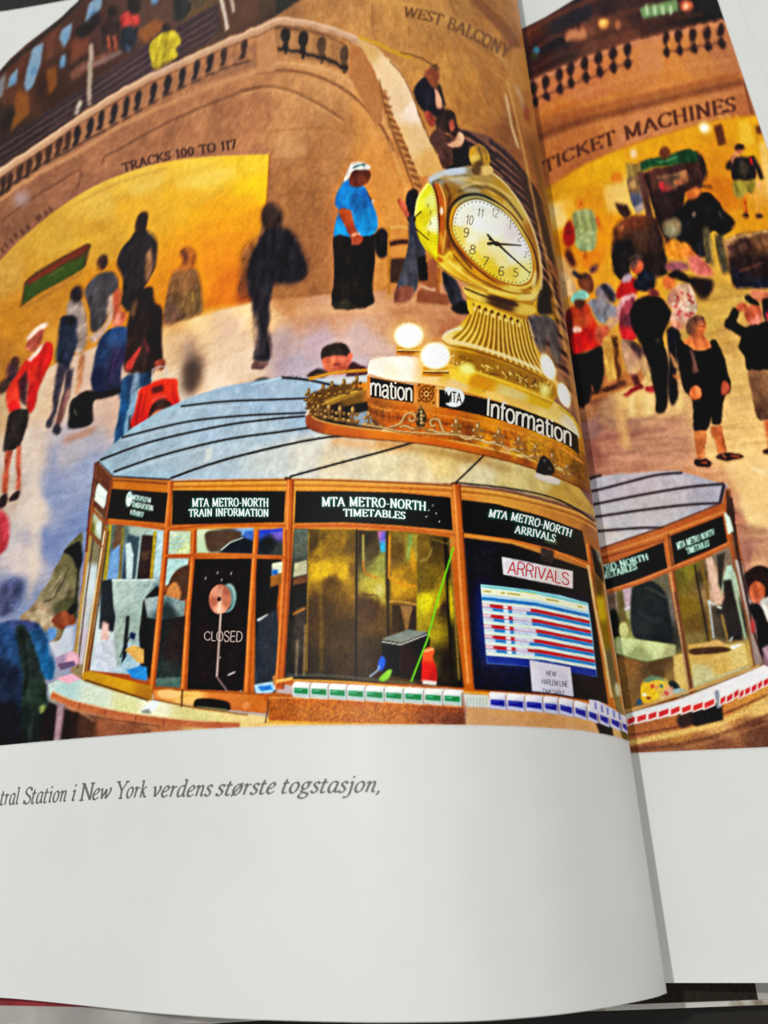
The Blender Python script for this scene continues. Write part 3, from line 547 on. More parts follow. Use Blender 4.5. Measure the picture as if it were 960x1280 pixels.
PS([(311,336),(320,345),(338,350),(340,362),(338,380),(336,412),(338,440),(336,452),(320,452),(318,440),(322,412),(314,380),(310,360)],(40,36,44),1.8,.95); PS([(318,390),(324,396),(324,440),(318,440)],(110,90,84),2,.7); PS([(337,410),(341,430),(340,448),(334,420)],(104,86,86),1.6,.7)
PS([(315,458),(320,452),(332,452),(336,456),(330,461),(318,462)],(120,86,80),1.1); Ln([(315,461),(330,461)],1.5,(70,46,46),.8)
obj_id('printed_globe','small dark dome at the rear of the roof'); PS([(314,482),(320,475),(332,472),(344,478),(340,488),(316,490)],(52,52,44),.9)

# man in blue
obj_id('printed_person','heavy man in a bright blue t-shirt and white cap')
PS([(417,298),(426,294),(446,296),(466,292),(469,300),(468,330),(466,360),(468,378),(458,384),(440,386),(416,384),(414,378),(418,345)],[(425,330,(34,24,22)),(440,370,(38,28,24)),(455,330,(22,18,18))],.9); Ln([(443,300),(438,340),(440,376)],2,(16,12,12),1.2,.8,1)
PS([(420,378),(432,376),(446,382),(444,386),(418,387)],(60,50,38),.9)
PS([(466,300),(472,288),(480,286),(486,296),(489,306),(484,320),(474,322),(468,312)],(34,28,32),1.3)
PS([(418,290),(420,278),(424,262),(419,256),(421,242),(429,228),(438,224),(450,230),(458,238),(464,252),(470,266),(472,280),(468,292),(452,296),(436,296),(424,294),(419,296)],[(430,240,(10,120,190)),(450,250,(8,112,180)),(440,280,(16,134,206)),(465,275,(20,130,196)),(423,290,(20,140,206))],.8)
Ln([(458,240),(465,252)],2,(40,60,70),.8,.8); E(466,252,1.6,2.5,(220,200,190),0,.7); Ln([(426,258),(437,264)],1.5,(8,80,130),1,.6)
PS([(424,262),(438,262),(442,276),(448,292),(454,296),(452,304),(440,306),(438,296),(430,280)],[(430,268,(176,86,50)),(446,298,(150,66,44))],.7); Ln([(440,294),(450,292)],2.4,(220,160,130),.7)
PS([(438,222),(440,212),(450,210),(460,212),(463,218),(461,226),(455,232),(446,234),(438,230)],(104,50,34),.8); PS([(455,214),(462,214),(463,222),(458,228),(452,224)],(124,62,40),.8,.9)
PS([(430,225),(435,212),(440,204),(450,202),(460,206),(462,211),(450,213),(442,214),(436,222),(432,226)],(228,214,200),.7); Ln([(441,211),(450,206),(457,206)],3,(60,110,110),.7,.9); Ln([(440,214),(452,210),(462,210)],2.2,(236,226,214),.6)
obj_id('printed_barrier','brass post barrier'); Ln([(486,286),(500,283),(512,286)],3.2,(226,160,84),.8); P([(488,286),(512,287),(512,322),(486,324)],(206,130,60),.8,.8); Ln([(486,284),(486,370)],3.8,(186,122,44),.7); Ln([(548,335),(549,378)],4,(170,100,36),.8); Ln([(480,370),(493,371)],3,(196,140,80),.7); Ln([(543,380),(556,381)],3,(196,150,100),.8); Ln([(488,304),(510,302)],5,(70,36,26),1); P([(488,324),(508,322),(506,352),(488,354)],(60,38,30),1.2,.9); P([(530,330),(545,320),(548,368),(523,368)],(150,84,50),1.2,.9); Ln([(524,358),(545,363)],4,(206,150,118),1); P([(522,364),(560,368),(562,382),(520,378)],(140,78,50),1.2,.9)
PP('visitor with outstretched hand beside the clock'); PS([(508,246),(512,238),(522,238),(524,262),(520,276),(510,276),(508,262)],(34,28,34),.9); PS([(497,250),(502,248),(508,256),(510,264),(508,270),(502,264)],(204,96,62),.9); E(509,268,3.6,4,(170,80,56),0,.9)
PS([(511,276),(522,270),(530,300),(532,316),(524,340),(520,362),(512,366),(500,362),(496,358),(504,330),(510,306)],[(515,300,(60,58,66)),(512,350,(78,76,86)),(525,310,(66,62,68))],1); PS([(492,376),(494,362),(506,356),(516,360),(514,372),(502,380)],(136,80,60),1.2)
P([(522,322),(532,318),(534,350),(523,353)],(24,20,22),1)
PP('dark clad legs behind the clock'); PS([(553,340),(566,346),(572,356),(578,372),(586,380),(584,390),(572,392),(566,384),(558,368)],(52,50,56),1.1); PS([(564,386),(574,376),(586,382),(586,392),(572,392)],(30,26,28),1)
PP('person in a dark coat sitting on the stairs, upper'); PS([(517,112),(524,102),(534,96),(542,102),(550,115),(554,132),(556,140),(548,146),(538,144),(528,138),(520,126)],(32,30,40),1); PS([(532,100),(530,92),(538,84),(546,84),(550,94),(548,106),(542,110)],(134,72,44),1.1); Ln([(538,84),(546,82),(549,88)],4,(110,80,50),1); PS([(543,110),(550,118),(553,134),(546,136),(544,122)],(206,140,110),1.1); PS([(530,142),(538,140),(545,150),(542,158),(536,156)],(150,66,50),1.1); Ln([(549,106),(556,132)],3,(40,34,40),1)
PP('brown haired person in a brown top sitting on the stairs, lower')
PS([(544,152),(550,140),(558,136),(568,142),(572,156),(574,166),(568,172),(558,166),(550,168)],(60,38,32),1); PS([(562,152),(567,150),(568,162),(562,164)],(170,84,60),.9)
PS([(538,178),(540,166),(548,160),(558,168),(568,172),(572,180),(572,192),(566,202),(556,210),(552,206),(546,190)],(92,56,48),1); PS([(566,186),(576,178),(584,176),(588,190),(590,204),(574,212),(556,212),(566,202)],(20,20,28),1)
PS([(558,180),(568,176),(572,166),(578,166),(580,176),(574,184),(564,184)],(216,150,116),.9)
PP('dark haired man looking down behind the booth')
PS([(401,444),(404,434),(414,429),(426,428),(434,434),(438,442),(434,452),(424,448),(414,448),(404,452)],(62,44,36),.8); PS([(403,450),(412,446),(424,444),(432,446),(437,452),(438,462),(430,468),(412,468),(406,462)],[(412,455,(216,110,76)),(425,460,(190,90,60)),(434,450,(206,100,74))],.7); Ln([(416,457),(426,454)],2,(120,50,36),.8); E(437,446,3.4,6,(216,100,76),10,.7)
PS([(432,466),(440,452),(450,456),(460,462),(456,470),(436,474)],(84,34,44),.9); PS([(384,470),(392,464),(404,462),(410,468),(400,474)],(58,44,42),1)
obj_id('printed_person','hazy yellow-vested figure right of the clock')
PS([(664,384),(672,370),(680,350),(688,360),(694,390),(692,404),(676,400)],[(668,380,(206,150,20)),(690,380,(180,124,30)),(682,370,(60,40,26))],1.1); PS([(672,372),(681,350),(690,380),(690,392),(675,394)],(40,30,26),1.2); Ln([(676,396),(692,398)],3,(170,130,30),.8); PS([(664,398),(692,400),(700,450),(690,450),(684,420),(682,450),(676,450),(668,420)],(88,80,78),1.3)
PP('sandy haired blurred passer-by at the lower left edge'); PS([(-10,735),(4,728),(20,724),(26,732),(24,745),(18,760),(8,770),(-10,760)],(116,110,140),2.5,.7)

# ================= the golden information booth =================
obj_id('printed_booth_roof','blue grey glazed octagonal roof of the booth')
ROOF=[(121,576),(150,548),(165,535),(200,514),(240,496),(280,483),(352,471),(400,473),(470,480),(560,500),(690,560),(745,640),(752,650),(715,632),(640,612),(565,604),(360,598),(213,599),(140,597)]
P(ROOF,[(150,580,(140,162,176)),(200,560,(150,172,186)),(260,530,(150,172,190)),(320,500,(146,168,190)),(360,480,(150,172,192)),(330,540,(158,178,190)),(260,580,(160,176,186)),(340,575,(190,196,190)),(380,570,(206,200,184)),(420,580,(216,196,160)),(440,560,(206,190,160)),(480,575,(220,200,156)),(520,590,(222,196,146)),(550,570,(226,190,120)),(600,590,(216,196,150)),(640,600,(214,186,120)),(680,600,(204,176,110)),(600,560,(190,140,70)),(370,520,(146,166,186)),(700,620,(196,150,70))],.7)
mottle(ROOF,.10,10,51,[PG.cur]); mottle(ROOF,.06,3,53,[PG.cur])
P([(470,548),(560,562),(640,584),(640,590),(560,572),(470,556)],(150,98,44),3,.6); P([(420,545),(520,556),(500,566),(410,556)],(220,130,60),3,.5)
for pts,w in (([(152,547),(230,528),(300,520),(385,516)],2.4),([(226,508),(280,502),(330,500),(385,498)],2.4),([(125,575),(190,552),(280,532),(340,524),(385,520)],2.6),([(142,590),(200,570),(280,550),(350,540),(392,534)],2.6),([(213,598),(270,578),(340,560),(400,548),(440,544)],2.8),([(362,596),(420,580),(480,564),(520,552)],2.6),([(352,472),(390,476),(450,490)],3),([(570,603),(590,584),(608,566)],2)): Ln(pts,w,(44,38,36),.5,1,1)
Ln([(312,482),(352,472)],1,(190,210,224),.5); P([(258,562),(266,558),(264,574),(256,578)],(216,216,196),1,.6)
for pts in ([(226,510),(300,504)],[(152,549),(230,531)],[(142,592),(200,573),(280,553)]): Ln([(a,b+2) for a,b in pts],1,(200,214,220),.6,.5)
Ln([(122,577),(141,596),(213,600)],3,(70,58,58),.5); Ln([(140,599),(213,603)],2,(196,196,196),.5); Ln([(124,580),(138,596)],2,(176,186,196),.6)
obj_id('printed_lamp','small black statue light on the right of the roof'); PS([(671,592),(672,582),(678,570),(684,572),(692,584),(694,592),(684,596)],(30,26,22),.7); PS([(669,592),(680,592),(699,600),(698,606),(684,603),(671,598)],(206,190,170),.6)
obj_id('printed_roof_edge','golden wooden cornice and posts of the booth')
GOLD=[(140,605,(190,110,36)),(300,602,(206,130,46)),(420,604,(216,140,56)),(560,610,(200,120,50)),(640,622,(206,140,60)),(720,640,(190,120,50)),(745,660,(160,100,50)),(350,750,(190,96,26)),(570,760,(190,96,30)),(200,750,(160,80,30))]
P([(122,580),(141,597),(213,601),(360,598),(430,599),(565,606),(640,616),(715,636),(752,655),(760,720),(782,900),(755,905),(700,880),(600,872),(565,860),(350,856),(330,892),(280,880),(190,866),(103,852),(90,840),(106,700)],GOLD,.6)
for dy,c,w in ((3,(120,70,36),1.4),(6,(232,170,90),1.6),(10,(150,84,30),1.2),(13,(222,150,66),1.4)): Ln([(213,599+dy),(360,597+dy),(430,598+dy),(565,604+dy),(640,613+dy),(715,633+dy),(750,652+dy)],w,c,.5,.9,1)
Ln([(568,603),(640,611),(690,622),(720,636),(742,652)],2,(44,34,30),.5,.9,1); Ln([(141,600),(213,605)],2,(120,70,36),.5)
for x,y in ((360,598),(568,605)): Ln([(x-4,y),(x+4,y+1)],4,(96,46,24),.5)

# --- interior seen through the glass
obj_id('printed_booth_glass','glazed left bays of the booth with clerk and monitors inside')
P([(133,655),(206,660),(206,700),(190,846),(112,838)],[(140,670,(96,110,96)),(125,720,(140,150,130)),(150,700,(98,130,160)),(130,800,(196,206,200)),(160,820,(150,180,190)),(180,780,(110,120,110)),(190,680,(160,180,170)),(120,830,(190,200,200))],.6)
P([(145,655),(155,656),(150,690),(140,685)],(110,84,60),1); Ln([(138,656),(130,740)],4,(170,150,30),.6); P([(140,690),(150,680),(148,722),(133,728)],(112,150,196),.7); Ln([(154,660),(149,730)],3,(130,116,50),.6)
P([(160,668),(178,672),(176,726),(152,726)],(66,86,96),.9); P([(157,680),(163,678),(167,694),(165,724),(158,724)],(180,204,200),.6); Ln([(176,670),(170,726)],2,(170,190,180),.6)
P([(178,668),(196,670),(190,724),(172,724)],(62,44,40),.8); Ln([(194,664),(189,724)],4,(176,150,26),.6); P([(160,658),(186,660),(190,668),(164,668)],(150,166,146),.8); P([(197,664),(206,664),(202,720),(192,722)],(170,196,196),1); P([(176,690),(190,686),(186,700),(178,700)],(96,70,56),1.2,.8)
P([(127,726),(140,724),(150,742),(142,790),(124,786)],(44,50,56),.8)
P([(140,725),(197,725),(192,730),(178,752),(176,790),(172,806),(152,800),(142,760)],[(160,740,(166,186,176)),(160,780,(140,160,150)),(180,740,(150,172,164))],.6); Ln([(140,725),(197,725)],1.5,(214,226,216),.5)
P([(180,750),(196,732),(206,740),(204,846),(176,840),(174,790)],(26,30,30),.7)
P([(146,764),(158,762),(154,800),(150,830),(142,838),(140,810)],(150,166,156),.7); P([(158,770),(162,770),(158,820),(152,830)],(36,42,46),.7)
P([(156,812),(168,806),(180,812),(180,830),(172,828)],(206,156,86),.6); P([(158,838),(176,832),(184,834),(184,851),(166,848)],(52,130,196),.6); P([(118,806),(142,796),(146,832),(154,838),(120,836)],(190,196,206),1.2); P([(128,776),(136,780),(136,800),(126,800)],(216,170,160),1); Ln([(150,822),(160,800),(166,790)],1.5,(50,60,70),.5); P([(163,791),(170,792),(168,800),(163,798)],(20,40,90),.6)
mottle([(112,656),(206,660),(206,850),(112,850)],.12,3,61,[PG.cur])
P([(206,664),(238,664),(238,694),(206,694)],[(212,670,(190,206,180)),(230,690,(206,216,150)),(220,680,(160,190,180))],.6); 
for k in range(4): Ln([(212,670+k*6),(238,666+k*6)],1.2,(206,196,90),.6,.8)
P([(208,698),(236,698),(230,730),(204,732)],(166,200,190),.7); PS([(208,748),(212,726),(222,712),(238,708),(238,740),(226,752)],(92,60,40),.8); PS([(208,746),(212,732),(220,728),(226,740),(222,752)],(196,124,70),.9)
P([(180,748),(206,744),(232,752),(230,770),(214,780),(200,776),(184,772)],[(190,750,(150,164,160)),(225,756,(130,144,140)),(210,766,(50,62,62))],.6); P([(196,776),(232,770),(226,856),(190,850)],[(200,790,(40,40,38)),(222,800,(52,36,34)),(200,850,(50,60,54))],.6); P([(186,774),(200,776),(192,850),(184,846)],(30,34,34),.7)
P([(194,848),(226,846),(226,860),(194,858)],(90,110,96),.8); mottle([(180,660),(238,660),(238,860),(180,860)],.16,2.2,63,[PG.cur])
P([(246,662),(317,660),(317,692),(246,691)],[(255,680,(180,196,150)),(250,670,(196,206,160)),(290,680,(40,40,48)),(310,665,(120,160,206))],.6)
PS([(260,664),(300,664),(296,676),(276,688),(262,690),(257,678)],(92,68,50),.9); P([(276,690),(286,680),(302,670),(317,668),(317,692)],(28,34,42),.7); Ln([(276,688),(288,678),(304,672)],1.4,(190,200,190),.5); P([(306,664),(317,663),(317,676),(304,672)],(70,100,170),.8)
P([(320,662),(354,662),(354,695),(320,695)],[(325,664,(60,80,170)),(350,664,(120,96,180)),(335,680,(30,34,36)),(350,690,(70,70,60))],.6); Ln([(322,666),(354,662)],4,(50,66,180),.7)
P([(320,698),(352,698),(346,760),(344,866),(318,866)],[(330,710,(24,22,24)),(335,760,(26,24,26)),(335,820,(44,46,50)),(345,720,(30,26,24)),(322,860,(60,70,76))],.7)
P([(340,704),(355,702),(354,716),(340,720)],(206,206,170),.6); P([(340,712),(348,712),(347,720),(340,720)],(40,100,170),.6); P([(338,720),(354,716),(354,730),(338,734)],(150,96,40),.6); Ln([(322,776),(336,769)],4,(206,206,200),.6); P([(322,778),(346,760),(350,800),(344,850),(322,856)],(50,54,62),1)
P([(318,856),(340,852),(348,858),(340,866),(320,868)],(170,200,220),.6); P([(322,858),(338,856),(342,862),(326,864)],(46,116,190),.6); P([(340,846),(350,840),(350,856),(342,856)],(176,120,66),.8)
mottle([(318,660),(354,660),(354,868),(318,868)],.16,2.2,65,[PG.cur])

obj_id('printed_bay','wide glazed bay with polished brass panels inside')
P([(368,661),(430,662),(520,664),(562,672),(566,740),(580,860),(520,856),(355,850)],[(375,680,(40,36,26)),(400,690,(176,130,10)),(420,680,(150,112,16)),(440,690,(126,96,24)),(410,710,(206,156,10)),(430,712,(170,124,10)),(420,740,(96,68,14)),(400,800,(70,50,26)),(430,800,(72,52,26)),(400,840,(60,44,24)),(460,700,(110,80,24)),(480,700,(120,110,50)),(460,800,(80,58,30)),(510,690,(140,104,26)),(535,690,(110,84,24)),(535,740,(190,170,10)),(545,760,(210,180,10)),(520,790,(110,80,20)),(560,700,(60,44,20)),(560,800,(56,42,22)),(575,850,(50,40,24)),(365,760,(40,30,22)),(375,840,(40,34,26))],.6)
P([(368,661),(386,661),(384,770),(378,848),(356,848)],[(375,670,(96,100,84)),(374,740,(36,26,20)),(370,800,(50,40,30))],.6); P([(368,704),(384,700),(384,718),(366,722)],(176,170,130),.7); P([(366,724),(384,718),(384,728),(366,732)],(120,76,40),.7); P([(370,760),(382,758),(380,846),(360,846)],[(375,800,(70,60,50)),(365,830,(46,36,30))],.7); Ln([(372,800),(370,845)],3,(150,130,100),1,.7); Ln([(382,780),(380,845)],2,(190,150,90),.8,.8); Ln([(366,768),(382,760)],3,(160,100,40),.6)
P([(386,662),(446,662),(446,848),(382,846)],[(390,680,(90,66,20)),(400,690,(150,112,20)),(425,676,(150,112,24)),(440,680,(110,84,24)),(404,712,(226,176,8)),(430,714,(206,158,10)),(442,712,(130,96,16)),(415,730,(110,78,14)),(400,760,(84,58,26)),(430,800,(80,58,28)),(395,840,(60,46,30)),(440,840,(76,54,26))],.5)
Ln([(400,662),(402,840)],3,(200,160,20),1.5,.35); Ln([(446,662),(445,848)],2.4,(28,20,12),.6); Ln([(386,664),(383,840)],1.5,(150,120,40),.6)
P([(448,663),(480,664),(484,850),(446,848)],[(452,680,(60,44,22)),(465,690,(90,74,40)),(478,700,(150,150,70)),(472,735,(190,170,60)),(460,760,(90,62,28)),(470,830,(70,52,30))],.6)
Ln([(454,668),(455,712),(462,718),(472,724)],2,(206,130,30),.6,1,1); P([(472,664),(482,664),(482,690),(476,690)],[(474,666,(196,110,170)),(481,668,(110,96,210)),(478,686,(60,170,210))],.9,.95); Ln([(454,670),(454,700)],2,(110,190,140),1.2,.6); Ln([(452,742),(462,744),(472,748),(474,790)],2,(110,74,24),.6,1,1); E(474,738,5,8,(220,206,140),0,2.5,.7); Ln([(484,664),(486,846)],3,(60,44,20),.8)
P([(488,666),(522,668),(522,796),(490,796)],[(500,690,(110,82,26)),(512,690,(160,140,50)),(500,730,(200,146,20)),(515,720,(150,110,20)),(505,770,(120,86,30)),(495,780,(86,60,24))],.6)
Ln([(487,668),(486,722),(500,730),(521,734)],2.4,(222,140,20),.6,1,0); Ln([(487,752),(500,752),(522,756)],2,(200,150,60),.6,1,1); P([(490,756),(520,758),(521,794),(491,790)],(70,50,26),.7); P([(500,756),(516,758),(508,794)],(150,110,60),.8); Ln([(513,668),(511,700)],3,(90,170,110),1.5,.7); P([(514,680),(520,700),(518,720),(512,700)],(220,150,20),1.2,.8)
P([(522,668),(556,672),(564,850),(520,840)],[(530,680,(130,100,30)),(545,680,(84,62,24)),(530,730,(120,96,20)),(535,752,(216,200,10)),(545,756,(176,150,20)),(530,790,(160,140,10)),(540,830,(90,66,20)),(555,760,(70,52,24)),(560,830,(44,32,20))],.6); Ln([(556,672),(565,850)],3,(36,26,18),.7); Ln([(562,674),(574,850)],2.4,(150,116,50),.7); Ln([(540,674),(560,680)],1,(170,140,60),.6); Ln([(524,702),(534,698),(540,686)],1.2,(190,170,90),.7,.7,1)
mottle([(352,660),(580,660),(584,860),(352,860)],.14,1.8,67,[PG.cur]); mottle([(352,660),(580,660),(584,860),(352,860)],.12,8,68,[PG.cur])
Ln([(358,844),(400,844),(440,847),(520,855)],2,(140,150,140),1,.7)
obj_id('printed_box','black machine box on the shelf inside the booth'); P([(477,800),(500,804),(500,846),(478,844)],(24,24,30),.5); P([(500,804),(534,790),(538,800),(532,850),(500,848)],[(510,820,(50,22,24)),(530,810,(20,18,20))],.5); P([(476,799),(510,787),(536,790),(502,804)],(120,124,112),.5); Ln([(477,802),(501,806),(534,793)],1.4,(190,190,176),.4)
PS([(472,836),(474,824),(479,820),(482,828),(478,838)],(40,90,190),.6); Ln([(462,846),(472,838),(474,832)],2.4,(140,160,180),.5,.9,1); PS([(474,848),(484,838),(490,838),(486,848),(478,852)],(130,190,60),.6)
obj_id('printed_bottle','small red bottle in the booth window'); PS([(527,844),(528,822),(531,812),(537,809),(543,813),(541,822),(545,834),(546,852),(536,854),(527,852)],[(535,815,(236,90,40)),(533,840,(226,40,16)),(543,845,(190,30,16))],.5); Ln([(530,814),(542,811)],2,(250,190,120),.6); P([(528,850),(546,852),(545,857),(528,855)],(220,200,190),.6)
obj_id('printed_rod','thin green cord leaning in the window'); Ln([(567,684),(550,740),(534,800),(514,852)],2.1,(120,206,20),.45)

obj_id('printed_notice_panel','black closed window panel with a round steel lock')
P([(241,699),(316,698),(310,790),(304,864),(234,862)],(34,22,26),.45); mottle([(234,699),(316,699),(304,864),(234,864)],.3,1.6,71,[PG.cur])
for x,y in ((272,716),(289,717),(277,725),(257,723),(275,822),(301,864)): E(x,y,.9,1.7,(150,140,138),10,.4)
E(284,748,11.5,18,(110,140,136),6,.5); E(281,748,11,17,(40,56,56),6,.6); E(286,744,8,15,(170,190,180),6,.7,.5); E(275,749,14,18.6,[(270,740,(206,130,104)),(275,760,(230,150,120)),(280,735,(160,90,70)),(266,752,(170,96,74)),(284,755,(186,112,86))],4,.5); Ln([(275,749),(274,766)],3,(250,196,170),1,.9); Ln([(275,749),(278,732)],2,(240,180,150),1,.6); E(274,749,2.4,3,(40,24,22),0,.4)
Ln([(276,767),(274,800),(271,846)],2.2,(190,160,150),.45); Ln([(271,846),(284,864)],1.6,(150,124,116),.45); Ln([(285,844),(294,840)],1.8,(190,180,176),.45)
letters('CLOSED',[(255,800),(280,802),(303,802)],[(255,790),(280,789),(304,790)],(196,176,166),'sans',name='printed_lettering',label='pale word CLOSED on the black panel')
FR=(190,96,34); FRL=(232,140,70); FRD=(110,52,24)
obj_id('printed_window_frame','reddish gold window bars of the booth')
def bar(pts,w,light=.35,s=0):
    Ln(pts,w,FR,.5,1,s); o=w*.25
    Ln([(x-o,y-o*.3) for x,y in pts],w*.28,FRL,.5,.85,s); Ln([(x+w*.42,y) for x,y in pts],max(1,w*.16),FRD,.5,.8,s)
bar([(213,602),(210,640),(206,700),(198,780),(190,862)],7); bar([(363,600),(361,660),(356,760),(350,862)],9); bar([(570,606),(574,664),(580,760),(588,856)],11)
bar([(209,662),(206,700),(196,800),(190,866)],5)
bar([(243,662),(241,700),(235,770),(229,862)],5.5); bar([(321,662),(318,700),(312,790),(308,886)],6.5); bar([(356,662),(356,700),(350,800),(346,860)],5); 
bar([(209,661),(260,656),(356,657)],4.5); bar([(208,695),(280,694),(355,697)],4.6)
bar([(130,652),(160,654),(206,661)],5); bar([(367,658),(430,657),(500,661),(567,669)],5,s=1); bar([(735,680),(740,740),(752,800),(775,908)],6); bar([(579,664),(620,670),(680,684),(735,706)],6,s=1)
Ln([(345,852),(366,848)],4,(230,170,90),.5)
obj_id('printed_booth_side','narrow brass and glass side of the booth at the left')
P([(121,576),(141,598),(135,650),(130,660),(118,780),(107,850),(90,842),(100,760),(112,680)],[(130,600,(110,64,44)),(118,690,(110,90,60)),(115,760,(170,170,160)),(105,820,(150,130,96))],.6)
P([(122,604),(134,616),(131,635),(118,622)],(196,206,190),.6); P([(118,634),(128,646),(126,676),(114,664)],[(120,640,(170,180,150)),(124,660,(200,210,200)),(115,660,(120,110,40))],.6)
P([(112,668),(125,682),(118,740),(106,790),(98,792)],[(116,690,(130,120,90)),(112,720,(190,200,196)),(106,770,(180,180,176))],.6); P([(98,790),(112,780),(108,830),(96,830)],(186,170,176),1)
Ln([(113,668),(104,740),(93,830)],3,(176,140,70),.5); Ln([(117,672),(108,740),(97,836)],1.6,(96,60,30),.5); Ln([(133,660),(124,720),(104,848)],5.5,(150,104,50),.5); Ln([(131,664),(122,720),(103,846)],1.4,(230,210,170),.4); Ln([(136,664),(128,722),(110,846)],1.6,(84,52,28),.5)
Ln([(120,578),(112,640),(108,690)],3,(110,60,44),.5); Ln([(113,633),(132,655)],4,(150,86,46),.6); Ln([(117,598),(133,622)],1,(60,40,34),.5); Ln([(110,664),(128,684)],3,(140,80,44),.6); Ln([(140,600),(133,656)],3.5,(140,74,40),.6); Ln([(116,618),(133,636)],1.2,(60,40,34),.5)

# --- lit signs
def sign(pts,col=(16,20,18),label=None):
    obj_id('printed_sign',label); P(pts,col,.45); 
sign([(140,611),(210,616),(206,654),(134,648)],label='black sign with three small glowing white lines at the far left')
E(161,624,4.2,10,(60,130,90),6,2.5,.8,False)
for q in ([(166,619),(188,624),(187,628),(165,625)],[(165,628),(190,633),(190,639),(165,635)],[(163,637),(180,642),(178,648),(162,645)]): fill([q],(50,110,80),1.8,.8,False)
E(161.5,624,3.6,9.5,(240,255,250),6,.7); E(161.5,620,1.6,3,(90,140,120),6,.7,.8); E(162,628,1,2.2,(90,140,120),6,.6,.8)
inked_text('METROPOLITAN',[(165.5,624.5),(188,628.5)],[(166,618.5),(189,623)],(238,255,250),b=.35); inked_text('TRANSPORTATION',[(164.5,633),(191,638.5)],[(165,627),(191.5,632.5)],(238,255,250),b=.35); inked_text('AUTHORITY',[(162.5,642.5),(179,646.5)],[(163,637),(180,641)],(238,255,250),b=.35)
obj_id('printed_sign','small white double sign on the narrow left side'); P([(123,604),(134,615),(132,624),(121,614)],(214,224,206),.5); P([(121,616),(131,626),(130,636),(118,625)],(214,224,206),.5)
sign([(216,613),(357,614),(355,653),(215,656)],label='black sign reading METRO-NORTH TRAIN INFORMATION')
letters('MTA METRO-NORTH',[(240,633.5),(290,633),(336,633.5)],[(240,623.5),(290,623),(336,623.5)],(242,255,252),halo=(40,150,116),label='glowing white sign lettering'); letters('TRAIN INFORMATION',[(236,646),(290,645),(336,646)],[(236,637),(290,636),(336,637)],(242,255,252),halo=(40,150,116),label='glowing white sign lettering')
sign([(370,614),(430,614),(500,616),(563,622),(566,663),(500,657),(430,653),(368,654)],label='black sign reading METRO-NORTH TIMETABLES')
letters('MTA METRO-NORTH',[(402,633),(450,633),(500,635.5),(533,638.5)],[(402,622),(450,622),(500,624.5),(533,628)],(242,255,252),halo=(40,150,116),label='glowing white sign lettering'); letters('TIMETABLES',[(429,645.5),(470,646),(507,649)],[(429,636.5),(470,637.5),(507,640.5)],(242,255,252),halo=(40,150,116),label='glowing white sign lettering')
for x,y in ((536,638),(541,632),(549,652),(545,642),(533,646)): E(x,y,.7,.9,(210,220,216),0,.35)
sign([(577,625),(620,630),(680,646),(728,664),(735,702),(690,686),(640,674),(579,666)],label='black sign reading METRO-NORTH ARRIVALS')
P([(683,672),(697,676),(697,682),(680,678)],(120,84,56),1,.7,0,False)
letters('MTA METRO-NORTH',[(610,646),(645,651.5),(680,661),(714,671.5)],[(612,637),(646,642),(681,651),(716,663)],(242,255,252),halo=(40,150,116),label='glowing white sign lettering'); letters('ARRIVALS',[(643,666),(670,671.5),(694,678)],[(644,657),(671,662.5),(695,669)],(242,255,252),halo=(40,150,116),label='glowing white sign lettering')
P([(738,682),(748,692),(756,730),(744,716)],(26,26,24),.8); Ln([(746,688),(751,704)],4,(120,140,130),1.2,.8,0,False)

# --- arrivals board
obj_id('printed_arrivals_board','dark window panel holding the arrivals screen')
P([(580,672),(640,680),(700,700),(735,712),(745,780),(760,880),(690,868),(593,862)],[(600,700,(28,24,34)),(650,700,(30,24,26)),(600,850,(30,26,44)),(740,840,(36,26,26)),(650,860,(24,24,52))],.6)
P([(676,684),(692,688),(692,706),(676,702)],(66,50,44),.8); mottle([(580,670),(740,700),(760,880),(590,865)],.4,1.8,81,[PG.cur])
obj_id('printed_sign','white notice reading ARRIVALS in red'); P([(627,696),(716,714),(716,736),(629,718)],[(635,705,(206,200,206)),(715,725,(206,190,186))],.45)
letters('ARRIVALS',[(634,717),(675,724),(712,732)],[(636,701),(676,709),(712,717)],(196,40,50),'sans',label='red word ARRIVALS')
obj_id('printed_screen','bright timetable screen with red and blue rows')
SCR=[(601,731),(650,736),(700,744),(735,754),(740,790),(746,846),(700,836),(650,832),(609,829)]
E(605,780,10,50,(40,60,160),-4,5,.6,False); P([(598,728),(735,750),(745,848),(604,832)],(40,60,140),4,.5,0,False)
P(SCR,(150,206,226),.5)
sf=warp([(609,829),(650,832),(700,837),(746,846)],[(601,731),(650,736),(700,745),(734,754)])
def sq(u0,v0,u1,v1,c,b=.35): fill([[sf(u0,v0),sf((u0+u1)/2,v0),sf(u1,v0),sf(u1,v1),sf((u0+u1)/2,v1),sf(u0,v1)]],c,b)
sq(0,.0,1,.135,(40,60,146)); sq(0,.93,1,1,(236,236,206)); sq(0,.965,1,1,(110,190,190)); sq(.0,.885,1,.955,(240,236,190))
sq(0,.845,1,.885,(170,206,226)); sq(0,.80,1,.85,(40,126,190)); sq(0,.765,1,.80,(206,226,206))
for i in range(5):
    v=.765-i*.133; sq(0,v-.048,1,v,(190,30,42)); sq(0,v-.094,1,v-.048,(44,126,190)); sq(0,v-.133,1,v-.094,(206,226,206))
    for k,vv in enumerate((v-.048,v-.100)):
        sq(.0,vv+.006,.07+.02*k,vv+.044,(226,232,244),.6); sq(.19,vv+.004,.235,vv+.044,(226,232,244),.6); L=.36+.14*rng.random(); sq(.27,vv+.004,L,vv+.046,(226,234,248),.6)
        for u in np.arange(.02,.09,.018): sq(u,vv+.014,u+.006,vv+.03,(150,60,90),.35)
        for u in np.arange(.28,L,.02): sq(u,vv+.012+.01*rng.random(),u+.007,vv+.034,(110,110,180),.35)
